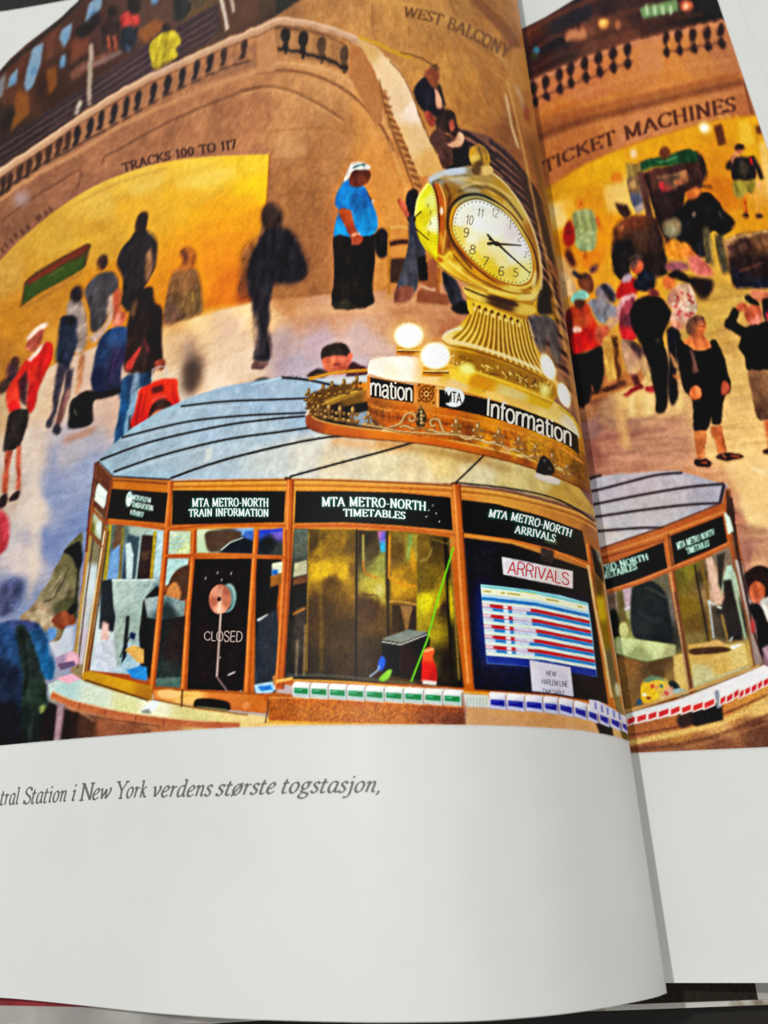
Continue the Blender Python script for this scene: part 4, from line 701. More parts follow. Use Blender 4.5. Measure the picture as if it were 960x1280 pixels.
for u0,u1 in ((.02,.09),(.18,.22),(.24,.36),(.6,.72),(.9,.95)): sq(u0,.91,u1,.93,(150,140,60),.5)
sq(.36,.955,.52,.965,(190,190,40),.5)
obj_id('printed_sign','white notice reading NEW HARLEM LINE TIMETABLE'); P([(662,825),(713,834),(717,871),(700,868),(665,864)],[(670,840,(206,200,216)),(710,860,(196,190,206))],.45)
letters('NEW',[(682,844),(695,846)],[(683,838),(695,840)],(50,44,60),'sans',label='small dark notice lettering'); letters('HARLEM LINE',[(677,855),(710,859)],[(677,848.5),(710,852)],(50,44,60),'sans',label='small dark notice lettering'); letters('TIMETABLE',[(678,866.5),(706,870)],[(678,861),(706,864)],(50,44,60),'sans',label='small dark notice lettering')
obj_id('printed_booth_side','curved brass end of the booth at the gutter')
P([(741,715),(752,725),(762,800),(776,880),(786,905),(775,905),(756,830)],[(750,730,(110,80,36)),(752,760,(196,160,10)),(760,790,(140,110,20)),(768,830,(110,96,60)),(778,880,(130,110,60))],1)
Ln([(758,735),(768,800),(780,870)],3,(110,110,96),1.2,.8); Ln([(735,706),(744,760),(756,820),(764,872)],3,(210,170,110),.5); Ln([(754,720),(760,765),(772,830),(782,896)],1.5,(200,196,180),.9,.6); E(772,862,3,9,(206,206,170),-8,1,.8)

# --- counter
obj_id('printed_counter','curved stone counter around the booth')
P(spline([(60,856),(85,846),(112,852),(150,862),(190,872),(250,884),(337,896),(420,900),(600,905),(700,912),(770,924)],False)+[(800,960),(40,960),(62,870)],[(75,860,(176,196,186)),(100,870,(190,206,190)),(150,876,(206,206,146)),(185,870,(230,220,160)),(230,886,(216,180,110)),(300,892,(220,190,120)),(150,900,(176,104,66)),(210,910,(180,110,70)),(100,885,(170,110,76)),(120,920,(110,64,40)),(160,915,(130,76,48)),(330,904,(226,180,106)),(480,906,(206,150,70)),(630,900,(190,134,80)),(700,905,(196,140,86)),(90,910,(60,36,28))],.7)
PS([(66,866),(74,858),(90,850),(110,856),(150,866),(190,874),(250,888),(300,893),(334,897),(330,904),(250,903),(180,896),(120,882),(80,872)],[(80,862,(170,196,190)),(120,870,(200,210,180)),(160,876,(210,206,140)),(190,882,(236,226,180)),(240,892,(206,190,120)),(310,898,(226,190,120))],.7)
Ln([(64,868),(90,880),(140,892),(200,901),(260,906),(300,908)],9,(184,108,68),.7,1,1); Ln([(66,864),(90,875),(140,887),(200,896),(260,902)],1.4,(226,180,130),.6,.9,1); Ln([(62,874),(95,890),(140,900),(200,908)],1.4,(104,58,40),.7,.8,1)
for x,y in ((100,882),(132,891),(170,898),(205,903)): Ln([(x,y-4),(x-1,y+5)],1.2,(130,74,50),.5)
P([(60,876),(92,890),(140,903),(190,911),(180,940),(50,950)],[(80,910,(40,26,24)),(110,905,(84,50,34)),(130,905,(150,90,60)),(170,915,(140,84,54))],1); Ln([(76,880),(74,900),(68,940)],10,(150,120,126),1.3); Ln([(84,884),(104,892),(118,902)],2,(190,140,110),1,.8,1); Ln([(96,890),(90,930)],6,(44,28,24),1.5,.8)
mottle([(60,850),(340,890),(340,930),(50,960)],.07,2,83,[PG.cur])
P([(180,884),(192,874),(200,876),(196,886),(184,892),(176,890)],(226,226,220),.5); P([(176,888),(186,886),(190,892),(178,892)],(150,150,130),.6)
P([(70,848),(90,842),(101,848),(86,855)],(226,160,176),.6); PS([(70,822),(88,814),(98,820),(96,832),(74,834)],[(75,825,(150,130,160)),(90,825,(220,160,176))],.7); P([(72,830),(92,826),(96,832),(76,838)],(110,90,120),.7)
P([(60,806),(78,786),(92,784),(92,812),(70,822)],(180,186,196),1.2)
obj_id('printed_sill','golden sill of the booth'); P([(103,842),(112,838),(190,858),(190,876),(150,866),(104,851)],[(110,845,(190,140,20)),(150,856,(206,150,10)),(185,866,(176,120,20))],.5); Ln([(106,850),(150,864),(186,876)],2,(90,52,20),.6)
P([(192,860),(330,868),(334,892),(310,890),(240,882),(192,874)],[(200,866,(220,130,60)),(230,868,(236,176,96)),(280,872,(200,110,50)),(325,876,(200,110,40))],.5); Ln([(192,861),(330,868)],2,(150,80,30),.5); PS([(198,864),(214,862),(222,868),(214,874),(200,872)],(240,180,110),.8); Ln([(224,872),(248,866)],5,(226,166,80),.7); PS([(242,880),(246,874),(262,873),(284,877),(288,884),(286,888),(262,886),(244,884)],(34,26,22),.6); Ln([(246,884),(284,888)],3,(130,130,90),.7); Ln([(228,862),(227,884)],2,(90,46,20),.5); E(308,882,5,5,(220,130,70),0,.8); Ln([(190,874),(240,884),(310,894)],1.6,(130,74,30),.6)
P([(334,870),(345,866),(420,872),(580,882),(582,906),(420,906),(336,903)],[(340,885,(176,96,30)),(400,890,(190,110,40)),(480,895,(186,110,50)),(560,900,(150,84,50))],.5); Ln([(336,872),(420,874),(580,884)],1.4,(230,150,80),.5); Ln([(334,902),(420,905),(580,908)],3,(226,160,60),.6); Ln([(336,874),(332,904)],1.5,(96,50,20),.5); mottle([(334,870),(582,882),(582,906),(334,904)],.25,1.6,85,[PG.cur])
P([(552,896),(580,888),(582,908),(552,906)],(100,58,44),2,.5,0,False)
P([(583,884),(680,892),(750,902),(786,924),(786,940),(583,907)],[(600,895,(200,146,100)),(680,900,(196,140,90)),(730,905,(206,150,100))],.6); P([(744,902),(765,908),(768,925),(750,918)],(40,32,30),.7); P([(766,908),(776,912),(778,930),(768,925)],(196,150,100),.7); P([(774,908),(784,910),(790,930),(780,930)],(96,84,30),.8)
# timetable boxes, one printed piece each
Ln([(366,850),(440,853),(520,861),(592,866),(660,870),(720,880),(765,890)],2,(226,170,70),.5,1,1,False)
xs=[366,388,411,434,457,481,505,530,554,578]
for a,b in zip(xs[:-1],xs[1:]):
    ya=853+(a-366)*.052; yb=853+(b-366)*.052
    obj_id('printed_timetable_box'); P([(a,ya+2),(a+3,ya-1),(b+2,yb-1),(b-1,yb+2),(b-1,yb+19),(a,ya+18)],[(a+5,ya,(226,226,216)),(a+10,ya+16,(190,200,190))],.45)
    P([(a+1.5,ya+6.5),(b-3,yb+6.5),(b-3,yb+14),(a+1.5,ya+13.5)],(30,140,84),.45); Ln([(a+3,ya+9),(a+11,ya+9.5)],1,(150,210,180),.4); Ln([(b-.5,yb+1),(b-.5,yb+18)],1,(90,100,90),.4); Ln([(a+1,ya+16),(b-2,yb+16.5)],1,(150,160,150),.4)
obj_id('printed_timetable_box','box of plain pale leaflets between green and blue boxes'); P([(580,868),(610,869),(612,884),(582,883)],(206,206,190),.5)
for k in range(7): Ln([(584+k*4,871),(584+k*4,883)],1.2,(130,140,130),.4,.8)
xs=[611,633,656,679,698,717,734,748,762,776,786]
for a,b in zip(xs[:-1],xs[1:]):
    fy=lambda x: 866+ (x-611)*.07 + max(0,x-690)**1.5*.021
    ya=fy(a); yb=fy(b); obj_id('printed_timetable_box'); P([(a,ya+2),(a+2,ya-1),(b+1,yb-1),(b-1,yb+2),(b,yb+20),(a+1,ya+19)],[(a+5,ya,(220,216,226)),(a+10,ya+16,(180,176,206))],.45)
    P([(a+2,ya+8),(b-2,yb+8),(b-2,yb+16),(a+2.5,ya+15)],(38,44,150),.45); Ln([(a+3,ya+10.5),(a+(b-a)*.6,ya+11)],.9,(110,116,196),.4); Ln([(b-.5,yb+1),(b,yb+19)],.9,(90,84,120),.4)
obj_id('printed_leaflets','row of small pale leaflets behind the blue boxes'); P([(736,874),(748,876),(766,886),(780,896),(784,906),(764,898),(738,888)],(196,190,206),.6)
for x in (744,752,759,767,774): Ln([(x,876+(x-740)*.45),(x+1,885+(x-740)*.45)],2,(70,76,170),.5,.8)

# --- people at the lower left edge
PP('person in an olive jacket leaning on the counter with a phone in hand')
PS([(104,668),(94,674),(84,684),(74,700),(64,722),(52,740),(42,756),(26,772),(34,780),(52,784),(60,800),(74,800),(84,780),(96,776),(100,720)],[(90,700,(110,104,70)),(70,740,(130,120,90)),(50,770,(150,126,100)),(85,760,(84,80,50)),(95,690,(96,92,60))],.8)
PS([(80,690),(92,680),(102,678),(104,700),(98,712),(92,700),(84,692)],(26,28,32),.8); Ln([(86,710),(70,744),(54,752)],1.5,(70,62,44),.7,.8,1); Ln([(78,716),(62,740)],1.4,(170,160,120),.7,.7); Ln([(98,712),(94,760)],2,(40,38,30),.8)
PS([(34,770),(50,762),(64,770),(68,776),(60,786),(48,782)],(170,150,120),.8)
PS([(64,776),(72,768),(84,764),(93,772),(94,780),(84,782),(76,788),(68,782)],[(70,776,(110,56,34)),(88,775,(150,80,50))],.7); PS([(85,764),(90,756),(94,756),(93,766),(87,769)],(24,30,34),.6); PS([(58,788),(66,784),(70,790),(66,800),(58,800)],(90,130,180),.9)
PP('blurred seated person in blue with a dark green bag')
PS([(-20,760),(-10,780),(10,776),(28,776),(46,778),(56,790),(62,810),(68,835),(64,850),(50,858),(46,960),(-30,960)],[(10,800,(36,70,110)),(40,800,(40,90,130)),(60,830,(30,96,140)),(5,850,(24,36,60)),(20,920,(16,18,30)),(30,780,(60,70,110))],1.2)
PS([(20,790),(30,782),(40,800),(50,830),(58,860),(62,888),(60,920),(52,950),(24,960),(26,900),(28,850)],[(40,830,(34,50,50)),(45,870,(40,56,44)),(50,920,(22,30,26)),(30,900,(24,34,34))],1.1); E(53,886,3.5,6,(150,160,80),15,1.2,.8); Ln([(34,860),(40,890),(36,940)],3,(70,90,76),1.5,.6,1); Ln([(26,786),(34,830),(30,870)],3,(14,22,22),1.2,.7,1)
P([(54,896),(62,880),(70,884),(64,960),(50,960)],(36,22,20),1.2); P([(-10,880),(20,876),(28,940),(-10,960)],(18,16,26),3,.7)
PS([(0,735),(6,728),(22,724),(30,730),(28,744),(22,760),(10,768),(0,770)],(70,76,110),2.2,.8); PS([(-10,690),(10,680),(14,700),(6,730),(-4,760),(-12,760)],(200,170,170),3,.7,False) if False else None

# ================= information band, crown railing, lamps and clock =================
obj_id('printed_crown_railing','gilded openwork crown railing around the roof')
PS([(384,508),(390,492),(400,488),(440,478),(470,474),(480,520),(470,545),(430,540),(396,530)],[(400,510,(96,64,20)),(440,500,(120,84,24)),(420,520,(40,26,16)),(450,530,(90,60,40)),(470,500,(190,110,40))],.7)
P([(404,500),(440,486),(466,478),(466,487),(430,500),(410,508)],(150,110,40),.7); Ln([(402,506),(430,494),(466,484)],1.5,(206,160,60),.6,1,1); P([(414,514),(440,506),(466,501),(466,512),(440,518),(420,522)],(26,20,20),.8); P([(436,520),(462,513),(466,530),(450,532)],(130,140,150),.8)
Ln([(386,474),(420,466),(468,462)],4,(206,140,50),.6,1,1); P([(400,474),(466,468),(466,478),(430,480)],(190,186,180),.8); P([(440,482),(468,476),(468,486),(450,488)],(216,130,40),.8)
P(spline([(382,522),(384,534),(400,541),(440,547),(500,552),(560,560),(640,578),(700,598),(740,618)],False)+spline([(738,606),(700,588),(640,568),(560,550),(500,541),(440,534),(400,526),(386,516)],False),[(390,530,(150,76,40)),(420,538,(190,96,30)),(480,548,(216,116,26)),(560,558,(206,104,20)),(640,574,(176,96,24)),(700,594,(170,110,30)),(736,610,(130,80,30))],.6)
Ln([(384,532),(400,541),(440,547),(500,552),(560,560),(640,578),(700,598),(738,617)],1.4,(110,54,24),.6,.9,1); Ln([(386,517),(400,526),(440,534),(500,541),(560,550),(640,568),(700,588)],1.4,(240,180,96),.5,.9,1); Ln([(382,520),(388,510)],3,(220,190,170),.8)
def fleur(x,y,h,lean=0,c=(130,92,44),hi=(226,176,110)):
    E(x+lean*.8,y-h*.78,h*.13,h*.26,c,lean*4,.45); E(x-h*.2+lean*.6,y-h*.52,h*.13,h*.13,c,0,.45); E(x+h*.24+lean*.6,y-h*.5,h*.13,h*.13,c,0,.45)
    Ln([(x+lean*.7,y-h*.7),(x,y)],h*.14,c,.45); E(x-h*.22,y-h*.12,h*.2,h*.13,c,0,.45); E(x+h*.22,y-h*.1,h*.2,h*.13,c,0,.45)
    E(x+lean*.8-h*.04,y-h*.82,h*.06,h*.13,hi,0,.4,.8); E(x-h*.25,y-h*.56,h*.06,h*.05,hi,0,.4,.8); E(x-h*.25,y-h*.17,h*.09,h*.05,hi,0,.4,.8); E(x+h*.2,y-h*.17,h*.07,h*.05,hi,0,.4,.7)
for x,y,h in ((386,502,16),(393,505,14),(404,498,18),(415,495,18),(430,493,19),(446,488,18),(387,512,14),(392,520,14)): fleur(x,y,h,0,(110,74,26),(206,160,80))
for x,y,h in ((398,520,15),(411,524,19),(425,527,20),(441,529,21),(461,533,20),(482,535,22)): fleur(x,y,h)
obj_id('printed_information_drum','golden drum and white deck carrying the clock')
P(spline([(460,462),(462,452),(475,447),(500,446),(540,450),(580,458),(640,478),(690,500),(722,530),(730,560)],False)+spline([(740,612),(700,584),(640,566),(580,553),(520,545),(480,534),(462,516),(458,490)],False),[(475,455,(250,226,196)),(520,462,(244,206,160)),(560,470,(240,200,120)),(600,480,(236,170,50)),(650,490,(220,150,20)),(700,510,(226,180,60)),(470,510,(150,84,30)),(500,525,(190,96,24)),(560,530,(196,100,20)),(640,550,(190,104,16)),(610,545,(216,130,20)),(700,570,(190,120,20)),(720,590,(130,84,20)),(480,480,(220,130,50)),(660,560,(206,140,20)),(580,540,(150,80,20))],.6)
PS([(460,466),(461,456),(474,449),(500,446),(540,449),(570,456),(600,466),(650,482),(690,500),(716,526),(724,548),(700,530),(650,512),(600,496),(540,482),(490,476),(464,470)],[(470,458,(246,226,206)),(500,456,(250,236,216)),(490,466,(250,226,190)),(540,465,(240,190,120)),(570,478,(236,190,120)),(620,490,(236,180,90)),(560,465,(226,170,60)),(600,478,(220,160,40)),(650,500,(220,170,80)),(690,512,(230,190,100)),(715,530,(220,200,160))],.6)
Ln([(461,468),(490,476),(540,482),(600,496),(650,512),(700,532),(726,556)],1.5,(170,100,50),.5,.9,1,); Ln([(604,490),(609,484)],1,(120,80,40),.5)
Ln([(460,505),(480,512),(540,518),(600,528),(650,541),(700,560),(730,580)],2.5,(220,130,50),.7,.9,1); Ln([(460,512),(480,520),(540,527),(600,538),(650,552)],3,(120,60,20),1,.7,1)
for x,c in ((600,(226,150,20)),(618,(130,70,14)),(640,(236,160,20)),(655,(120,70,14)),(668,(226,150,30)),(690,(110,70,20)),(706,(200,140,30))): Ln([(x,535+(x-600)*.3),(x+3,560+(x-600)*.36)],5,c,1.8,.7)
mottle([(458,500),(740,560),(740,612),(458,540)],.25,2.5,91,[PG.cur])
band_t=[(461,471),(490,477),(540,485),(600,497),(650,511),(700,531),(722,545)]; band_b=[(460,496),(490,500),(540,507),(600,519),(650,533),(700,552),(724,568)]
P(spline(band_t,False)+spline(band_b[::-1],False),(30,26,24),.45)
def seg(x0,x1,c):
    T=np.array(spline(band_t,False,10)); B=np.array(spline(band_b,False,10)); xs_=np.linspace(x0,x1,5)
    P([(x,np.interp(x,T[:,0],T[:,1])-1) for x in xs_]+[(x,np.interp(x,B[:,0],B[:,1])+1) for x in xs_[::-1]],c,.4)
seg(517,522,(216,130,60)); seg(522,545,(200,120,40)); seg(545,549,(226,150,80)); seg(459,463,(206,120,50))
obj_id('printed_ornament','square gilded rosette panel'); P([(522,479),(544,482),(544,506),(522,503)],(196,120,40),.4)
E(533,492.5,9.5,10.5,(96,52,20),0,.5); E(533,492.5,8,9,(206,124,44),0,.5)
for a in range(0,360,45):
    u=math.radians(a); E(533+5*math.cos(u),492.5+5.6*math.sin(u),2.2,1.5,(100,52,20),a,.4); E(533+2.5*math.cos(u+.4),492.5+2.8*math.sin(u+.4),1.2,1,(240,170,90),a,.4)
E(533,492.5,2,2,(110,60,24),0,.4)
for x,y in ((524,481.5),(542,484),(542,503.5),(524,501)): E(x,y,1.6,1.6,(110,56,20),0,.4)
obj_id('printed_logo','round white transit logo on the black band'); PS([(557,484),(566,485),(575,487),(580,493),(580,500),(575,507),(567,509),(560,507),(557,504),(562,503),(563,496),(557,492)],(214,214,206),.45)
letters('MTA',[(557,502),(577,505)],[(557,489),(577,492)],(28,24,24),'bold',label='black letters on the round logo')
letters('mation',[(462,494),(490,498),(516,502)],[(462,473),(490,477),(516,480.5)],(226,220,206),'bold',label='white word end on the black band, left')
letters('Information',[(607,519),(650,533),(690,547),(715,559)],[(608,497),(650,509),(690,525),(715,536)],(226,220,206),'bold',label='white word Information on the black band')
obj_id('printed_crown_railing','gilded scrollwork in front of the drum')
C1=(150,104,50); C2=(232,190,130)
for pts in ([(488,534),(496,532),(502,528),(506,520),(512,517),(518,519),(519,525),(514,527),(511,523)],[(500,534),(508,533),(514,536),(522,537)],[(564,542),(556,541),(552,534),(549,526),(543,524),(538,527),(540,533),(545,532)],[(556,541),(548,541),(540,538),(532,539)],[(564,542),(578,546),(590,550)]):
    Ln(pts,3.2,C1,.5,1,1); Ln([(x-.4,y-.6) for x,y in pts],1.2,C2,.4,.9,1)
PS([(520,524),(522,514),(526,509),(530,513),(533,522),(530,534),(522,534)],(70,56,34),.5); 
for k in range(4): E(521+k%2*8,515+k*4.5,3,2,C1,25 if k%2 else -25,.5); E(526.5,515+k*4.5,1.6,1.8,(200,160,100),0,.4)
Ln([(518,538),(526,534),(536,540)],3,C1,.5,1,1); E(526,509,2,3.5,C1,0,.5)
for x,y,h in ((570,543,20),(597,549,21),(623,556,20),(648,564,19),(669,573,18),(690,584,18),(708,596,16)): fleur(x,y,h,.5,C1,C2)
Ln([(380+0*0+72,531),(482,536),(500,540),(540,543),(575,545),(600,551),(626,558),(650,566),(672,576),(694,588),(715,602)],2.4,C1,.5,.9,1); Ln([(452,530),(482,535),(500,539),(540,542),(575,544),(600,550),(626,557),(650,565)],1,C2,.4,.9,1)
for x,y in ((583,546),(610,551),(636,560),(659,568),(680,579)): Ln([(x-8,y-1),(x,y+3),(x+7,y+1)],1.8,C2,.5,.8,1)

obj_id('printed_clock_pedestal','fluted golden pedestal of the clock')
PED=[(582,360),(600,352),(640,362),(664,372),(666,390),(660,394),(658,404),(664,424),(678,446),(694,468),(700,490),(690,506),(660,496),(620,484),(586,474),(562,464),(556,446),(552,428),(556,418),(576,406),(588,390),(584,380)]
P(PED,[(590,366,(196,140,20)),(630,372,(150,96,16)),(600,380,(226,170,40)),(650,385,(190,130,20)),(600,400,(206,150,20)),(640,410,(216,160,30)),(580,420,(226,180,60)),(560,425,(236,200,110)),(620,430,(190,130,16)),(660,440,(206,150,20)),(570,445,(200,140,20)),(600,455,(180,120,10)),(650,470,(196,140,20)),(690,490,(190,140,30)),(580,468,(246,190,30)),(640,490,(226,160,20))],.6)
for i in range(17):
    u=i/16; x0=592+u*66; y0=384+u*14; x1=566+u*122; y1=424+u*48; xm=(x0*.62+x1*.38); ym=y0+ (y1-y0)*.62
    Ln([(x0,y0),(xm,ym),(x1,y1)],(1.8,2.6),(120,76,10),.6,.7,1); Ln([(x0+2.6,y0+1),(xm+3,ym+1),(x1+4,y1+2)],(1.1,1.8),(250,212,110),.5,.85,1)
Ln([(553,420),(560,426),(590,432),(640,448),(680,466),(700,484)],4.5,(240,210,140),.8,.9,1); Ln([(553,426),(562,432),(592,438),(640,455),(684,476)],2,(130,84,14),.6,.9,1); Ln([(554,420),(562,414),(578,410)],3,(236,226,210),1,.8,1)
P(spline([(556,436),(590,442),(640,458),(690,482),(694,496),(640,478),(590,462),(560,454)],False),(150,104,16),.6,.7)
for i in range(70):
    u=rng.random(); v=rng.random(); x=558+u*136; y=438+u*43+v*14*(1-.2*u); Ln([(x,y),(x+rng.normal(0,2.2),y+rng.normal(0,2.2)),(x+rng.normal(0,3),y+3)],1.1,(240,206,110) if rng.random()<.55 else (96,60,10),.4,.8,1)
Ln([(558,456),(590,464),(640,481),(692,502)],3,(236,186,60),.7,.9,1); P([(560,460),(592,468),(640,485),(690,505),(686,512),(630,494),(580,480),(562,472)],[(575,470,(250,200,60)),(600,478,(216,140,10)),(640,492,(220,190,110)),(680,505,(226,170,20))],.8,.9)
PS([(578,360),(584,358),(600,364),(630,372),(656,380),(668,384),(668,392),(654,394),(626,386),(598,376),(584,370)],[(590,364,(236,196,80)),(630,376,(90,56,14)),(660,388,(226,180,70))],.6); Ln([(580,360),(610,372),(648,382)],2.2,(70,40,12),.7,.9,1)
Ln([(584,376),(596,380),(626,392),(652,402)],5,(240,190,60),.8,.9,1)
for i in range(8): E(591+i*8,381+i*2.9,1.9,2.4,(96,56,12),20,.5); E(593+i*8,386+i*2.9,2.2,2.6,(250,216,120),20,.6,.8)
PS([(584,378),(590,376),(592,386),(590,394),(585,388)],(230,180,50),.7); E(648,366,6,3,(250,240,210),10,1.2,.9)

obj_id('printed_clock','four-faced golden clock with glowing dials')
BODY=[(519,268),(524,246),(534,232),(540,222),(560,212),(590,209),(612,213),(626,224),(646,248),(662,276),(672,306),(677,336),(676,360),(668,374),(656,376),(636,374),(612,366),(590,358),(570,346),(552,334),(536,318),(524,298)]
PS(BODY,[(545,225,(150,140,120)),(570,215,(176,176,170)),(590,212,(170,150,110)),(600,225,(150,116,50)),(560,240,(150,104,30)),(552,280,(150,70,8)),(550,310,(176,110,8)),(562,300,(160,90,8)),(570,326,(206,140,14)),(600,350,(220,150,14)),(640,368,(206,140,14)),(620,240,(190,140,40)),(640,262,(206,170,80)),(664,300,(170,110,40)),(672,340,(200,150,60)),(548,250,(190,96,16)),(560,330,(240,190,60)),(600,360,(180,120,20)),(530,300,(220,200,20)),(655,370,(236,200,100))],.7)
Ln([(536,226),(556,216),(578,213),(594,214)],7,[(545,222,(190,190,186)),(575,214,(176,186,206)),(590,214,(140,120,90))],1,.95,1); Ln([(540,228),(560,222),(590,219),(610,224)],2,(110,90,50),.8,.8,1); Ln([(550,222),(590,226),(620,244)],3,(226,180,100),1.2,.7,1)
Ln([(545,229),(552,250),(552,285),(548,315),(552,328)],6,(196,100,10),.8,.9,1); Ln([(541,229),(547,250),(549,280),(546,312)],2.2,(110,56,10),.6,.9,1); Ln([(549,230),(556,250),(557,285),(553,316)],1.8,(240,170,90),.6,.9,1); Ln([(556,230),(563,246),(564,280),(560,310)],3.5,(120,66,10),.9,.8,1)
Ln([(546,318),(556,322),(562,316),(566,322)],3,(240,200,60),.8,.9,1); Ln([(548,330),(566,344),(590,356),(620,366),(650,372)],4,(250,206,80),1,.9,1); Ln([(540,322),(556,338),(580,352),(610,364)],2,(150,90,20),.7,.8,1)
E(552,264,2,5,(250,220,190),0,.9,.9)
# rim and main dial
DR=lambda k: [(616.5+(x-616.5)*k,303.5+(y-303.5)*k) for x,y in DIAL]
DIAL=[(566,282),(570,264),(580,254),(594,250),(606,252),(622,260),(638,273),(650,290),(660,308),(665,326),(665,342),(660,352),(648,356),(632,353),(614,344),(594,328),(578,310),(569,296)]
PS(DR(1.20),[(560,270,(170,110,20)),(600,240,(130,120,70)),(630,256,(220,180,90)),(675,330,(180,120,40)),(660,362,(230,170,40)),(600,345,(230,150,10)),(565,310,(150,84,10))],1)
PS(DR(1.165),[(560,280,(96,56,10)),(600,246,(46,42,30)),(640,266,(130,90,30)),(668,330,(100,56,16)),(600,342,(120,66,8)),(640,360,(190,130,20))],.6)
PS(DR(1.10),[(562,280,(226,160,30)),(590,246,(170,160,110)),(640,268,(226,196,100)),(668,330,(216,150,40)),(620,352,(190,120,10)),(580,318,(206,120,10)),(650,360,(250,210,90))],.6)
PS(DR(1.045),[(566,280,(180,120,30)),(600,250,(120,110,60)),(650,290,(190,150,60)),(640,352,(180,110,10))],.5)
PS(DIAL,[(575,275,(236,232,206)),(600,258,(226,230,216)),(600,280,(255,250,236)),(620,285,(250,240,226)),(640,290,(230,220,214)),(650,310,(255,252,236)),(590,300,(255,240,190)),(615,310,(255,222,150)),(640,320,(255,240,200)),(575,300,(240,206,90)),(595,322,(240,206,70)),(605,330,(238,200,50)),(615,340,(236,196,40)),(640,342,(240,206,80)),(605,312,(248,222,120)),(590,308,(246,220,130)),(630,326,(248,226,140)),(655,345,(250,230,130)),(570,290,(236,206,90))],.5)
rim=spline(DR(.955),True,5)
for p in along(rim+[rim[0]],61)[:-1]: E(p[0],p[1],.85,.95,(84,68,34),0,.3,.8)
Ln([(562,246),(560,270),(562,292),(572,314),(590,336)],3,(96,54,10),1.1,.8,1); Ln([(572,240),(590,234),(612,236),(634,250),(654,276)],3,(86,70,36),1,.75,1); Ln([(576,236),(594,229),(616,232),(640,248)],2,(230,206,150),1,.7,1); Ln([(566,318),(586,340),(612,356),(640,366),(664,366)],2.2,(120,72,8),.8,.8,1); Ln([(560,326),(584,346),(614,362),(646,370)],1.8,(255,220,110),.7,.8,1)
E(552,300,2.6,10,(236,170,60),-8,1.6,.7); E(572,334,4,8,(250,216,90),-50,2,.7); E(640,362,14,3,(255,226,120),12,1.5,.7); E(604,222,16,4,(210,170,90),10,2,.6); E(590,238,12,3,(180,180,170),4,1.6,.6); E(668,350,2.5,12,(255,226,150),8,1.2,.8)
# numerals (the print's own slanted dial)
for t,x,y,w,h in (('12',619,266,10,10),('11',601,266,9,10),('10',587,275,10,11),('9',583,291,7,11),('8',591,312,8,11),('7',607,327,8,11),('6',627,339,8,11),('5',645,341,7,10),('1',638,281,4,11),('2',650,297,5,9),('3',657,318,3.5,8)):
    letters(t,[(x-w/2-1,y+h/2-.6),(x+w/2-1,y+h/2+.8)],[(x-w/2+.6,y-h/2-.6),(x+w/2+.6,y-h/2+.8)],(104,86,52) if t not in '1234' else (160,146,120),'sans' if t!='x' else 'serif',label='dial numerals')
obj_id('printed_clock_hand','dark clock hands'); Ln([(621,305),(637,306),(652,307)],(3,1.4),(40,30,20),.4); Ln([(621,304),(636,318),(663,342)],(3,1.2),(50,36,20),.4); Ln([(609,305),(616,304),(622,306)],3.4,(50,36,20),.45); Ln([(609,293),(616,301),(622,306)],2.6,(50,36,20),.45); E(613,299,2.2,2.2,(60,46,24),0,.4); E(613,305,2.2,1.8,(60,46,24),0,.4); E(621,305,3.4,3,(50,38,24),0,.4)
obj_id('printed_clock_dial','yellow side dial of the golden clock, seen edge on')
PS([(519,270),(522,250),(528,238),(535,229),(541,236),(545,250),(547,270),(548,290),(547,312),(546,322),(534,310),(524,294)],[(530,240,(226,220,40)),(540,250,(230,226,110)),(525,270,(210,190,10)),(542,280,(240,236,170)),(535,300,(226,206,10)),(544,312,(236,216,30)),(522,262,(236,236,60)),(530,275,(220,200,20))],.6)
Ln([(519,270),(522,250),(529,238),(536,229)],2.5,(246,236,120),.7,.9,1); Ln([(520,276),(526,296),(536,312),(546,324)],3,(206,180,10),.7,.8,1)
for i,p in enumerate(along([(536,234),(541,242),(544,256),(546,272),(546.5,290),(545,306)],20,1)): E(p[0],p[1],.7,.7,(110,96,20),0,.3,.8)
for x,y in ((535,257),(538,266),(538,279),(536,292)): Ln([(x-1,y-3),(x+1,y),(x-1,y+3)],1.3,(130,116,30),.5,.8)
Ln([(516,274),(527,264)],1.4,(60,44,20),.4); Ln([(518,284),(532,297),(536,300)],1.4,(70,52,20),.4); E(518,274,2,3,(60,44,24),0,.5)
obj_id('printed_clock_finial','golden acorn finial on top of the clock'); PS([(586,196),(588,186),(594,181),(600,180),(606,184),(611,192),(613,202),(610,209),(602,212),(592,210)],[(590,190,(206,150,40)),(600,186,(160,116,50)),(608,200,(190,140,40)),(598,205,(110,76,30)),(594,198,(226,180,80))],.8); Ln([(598,184),(602,198),(602,210)],1.5,(96,70,30),.6,.8,1); Ln([(606,186),(609,200)],1.2,(110,80,30),.6,.8); PS([(590,210),(602,207),(614,208),(616,216),(606,220),(592,218)],[(595,212,(110,80,40)),(608,213,(226,180,100))],.8)
Ln([(614,216),(630,228),(650,254),(664,282),(673,310),(677,340),(676,362)],2.2,(236,200,140),.8,.85,1)

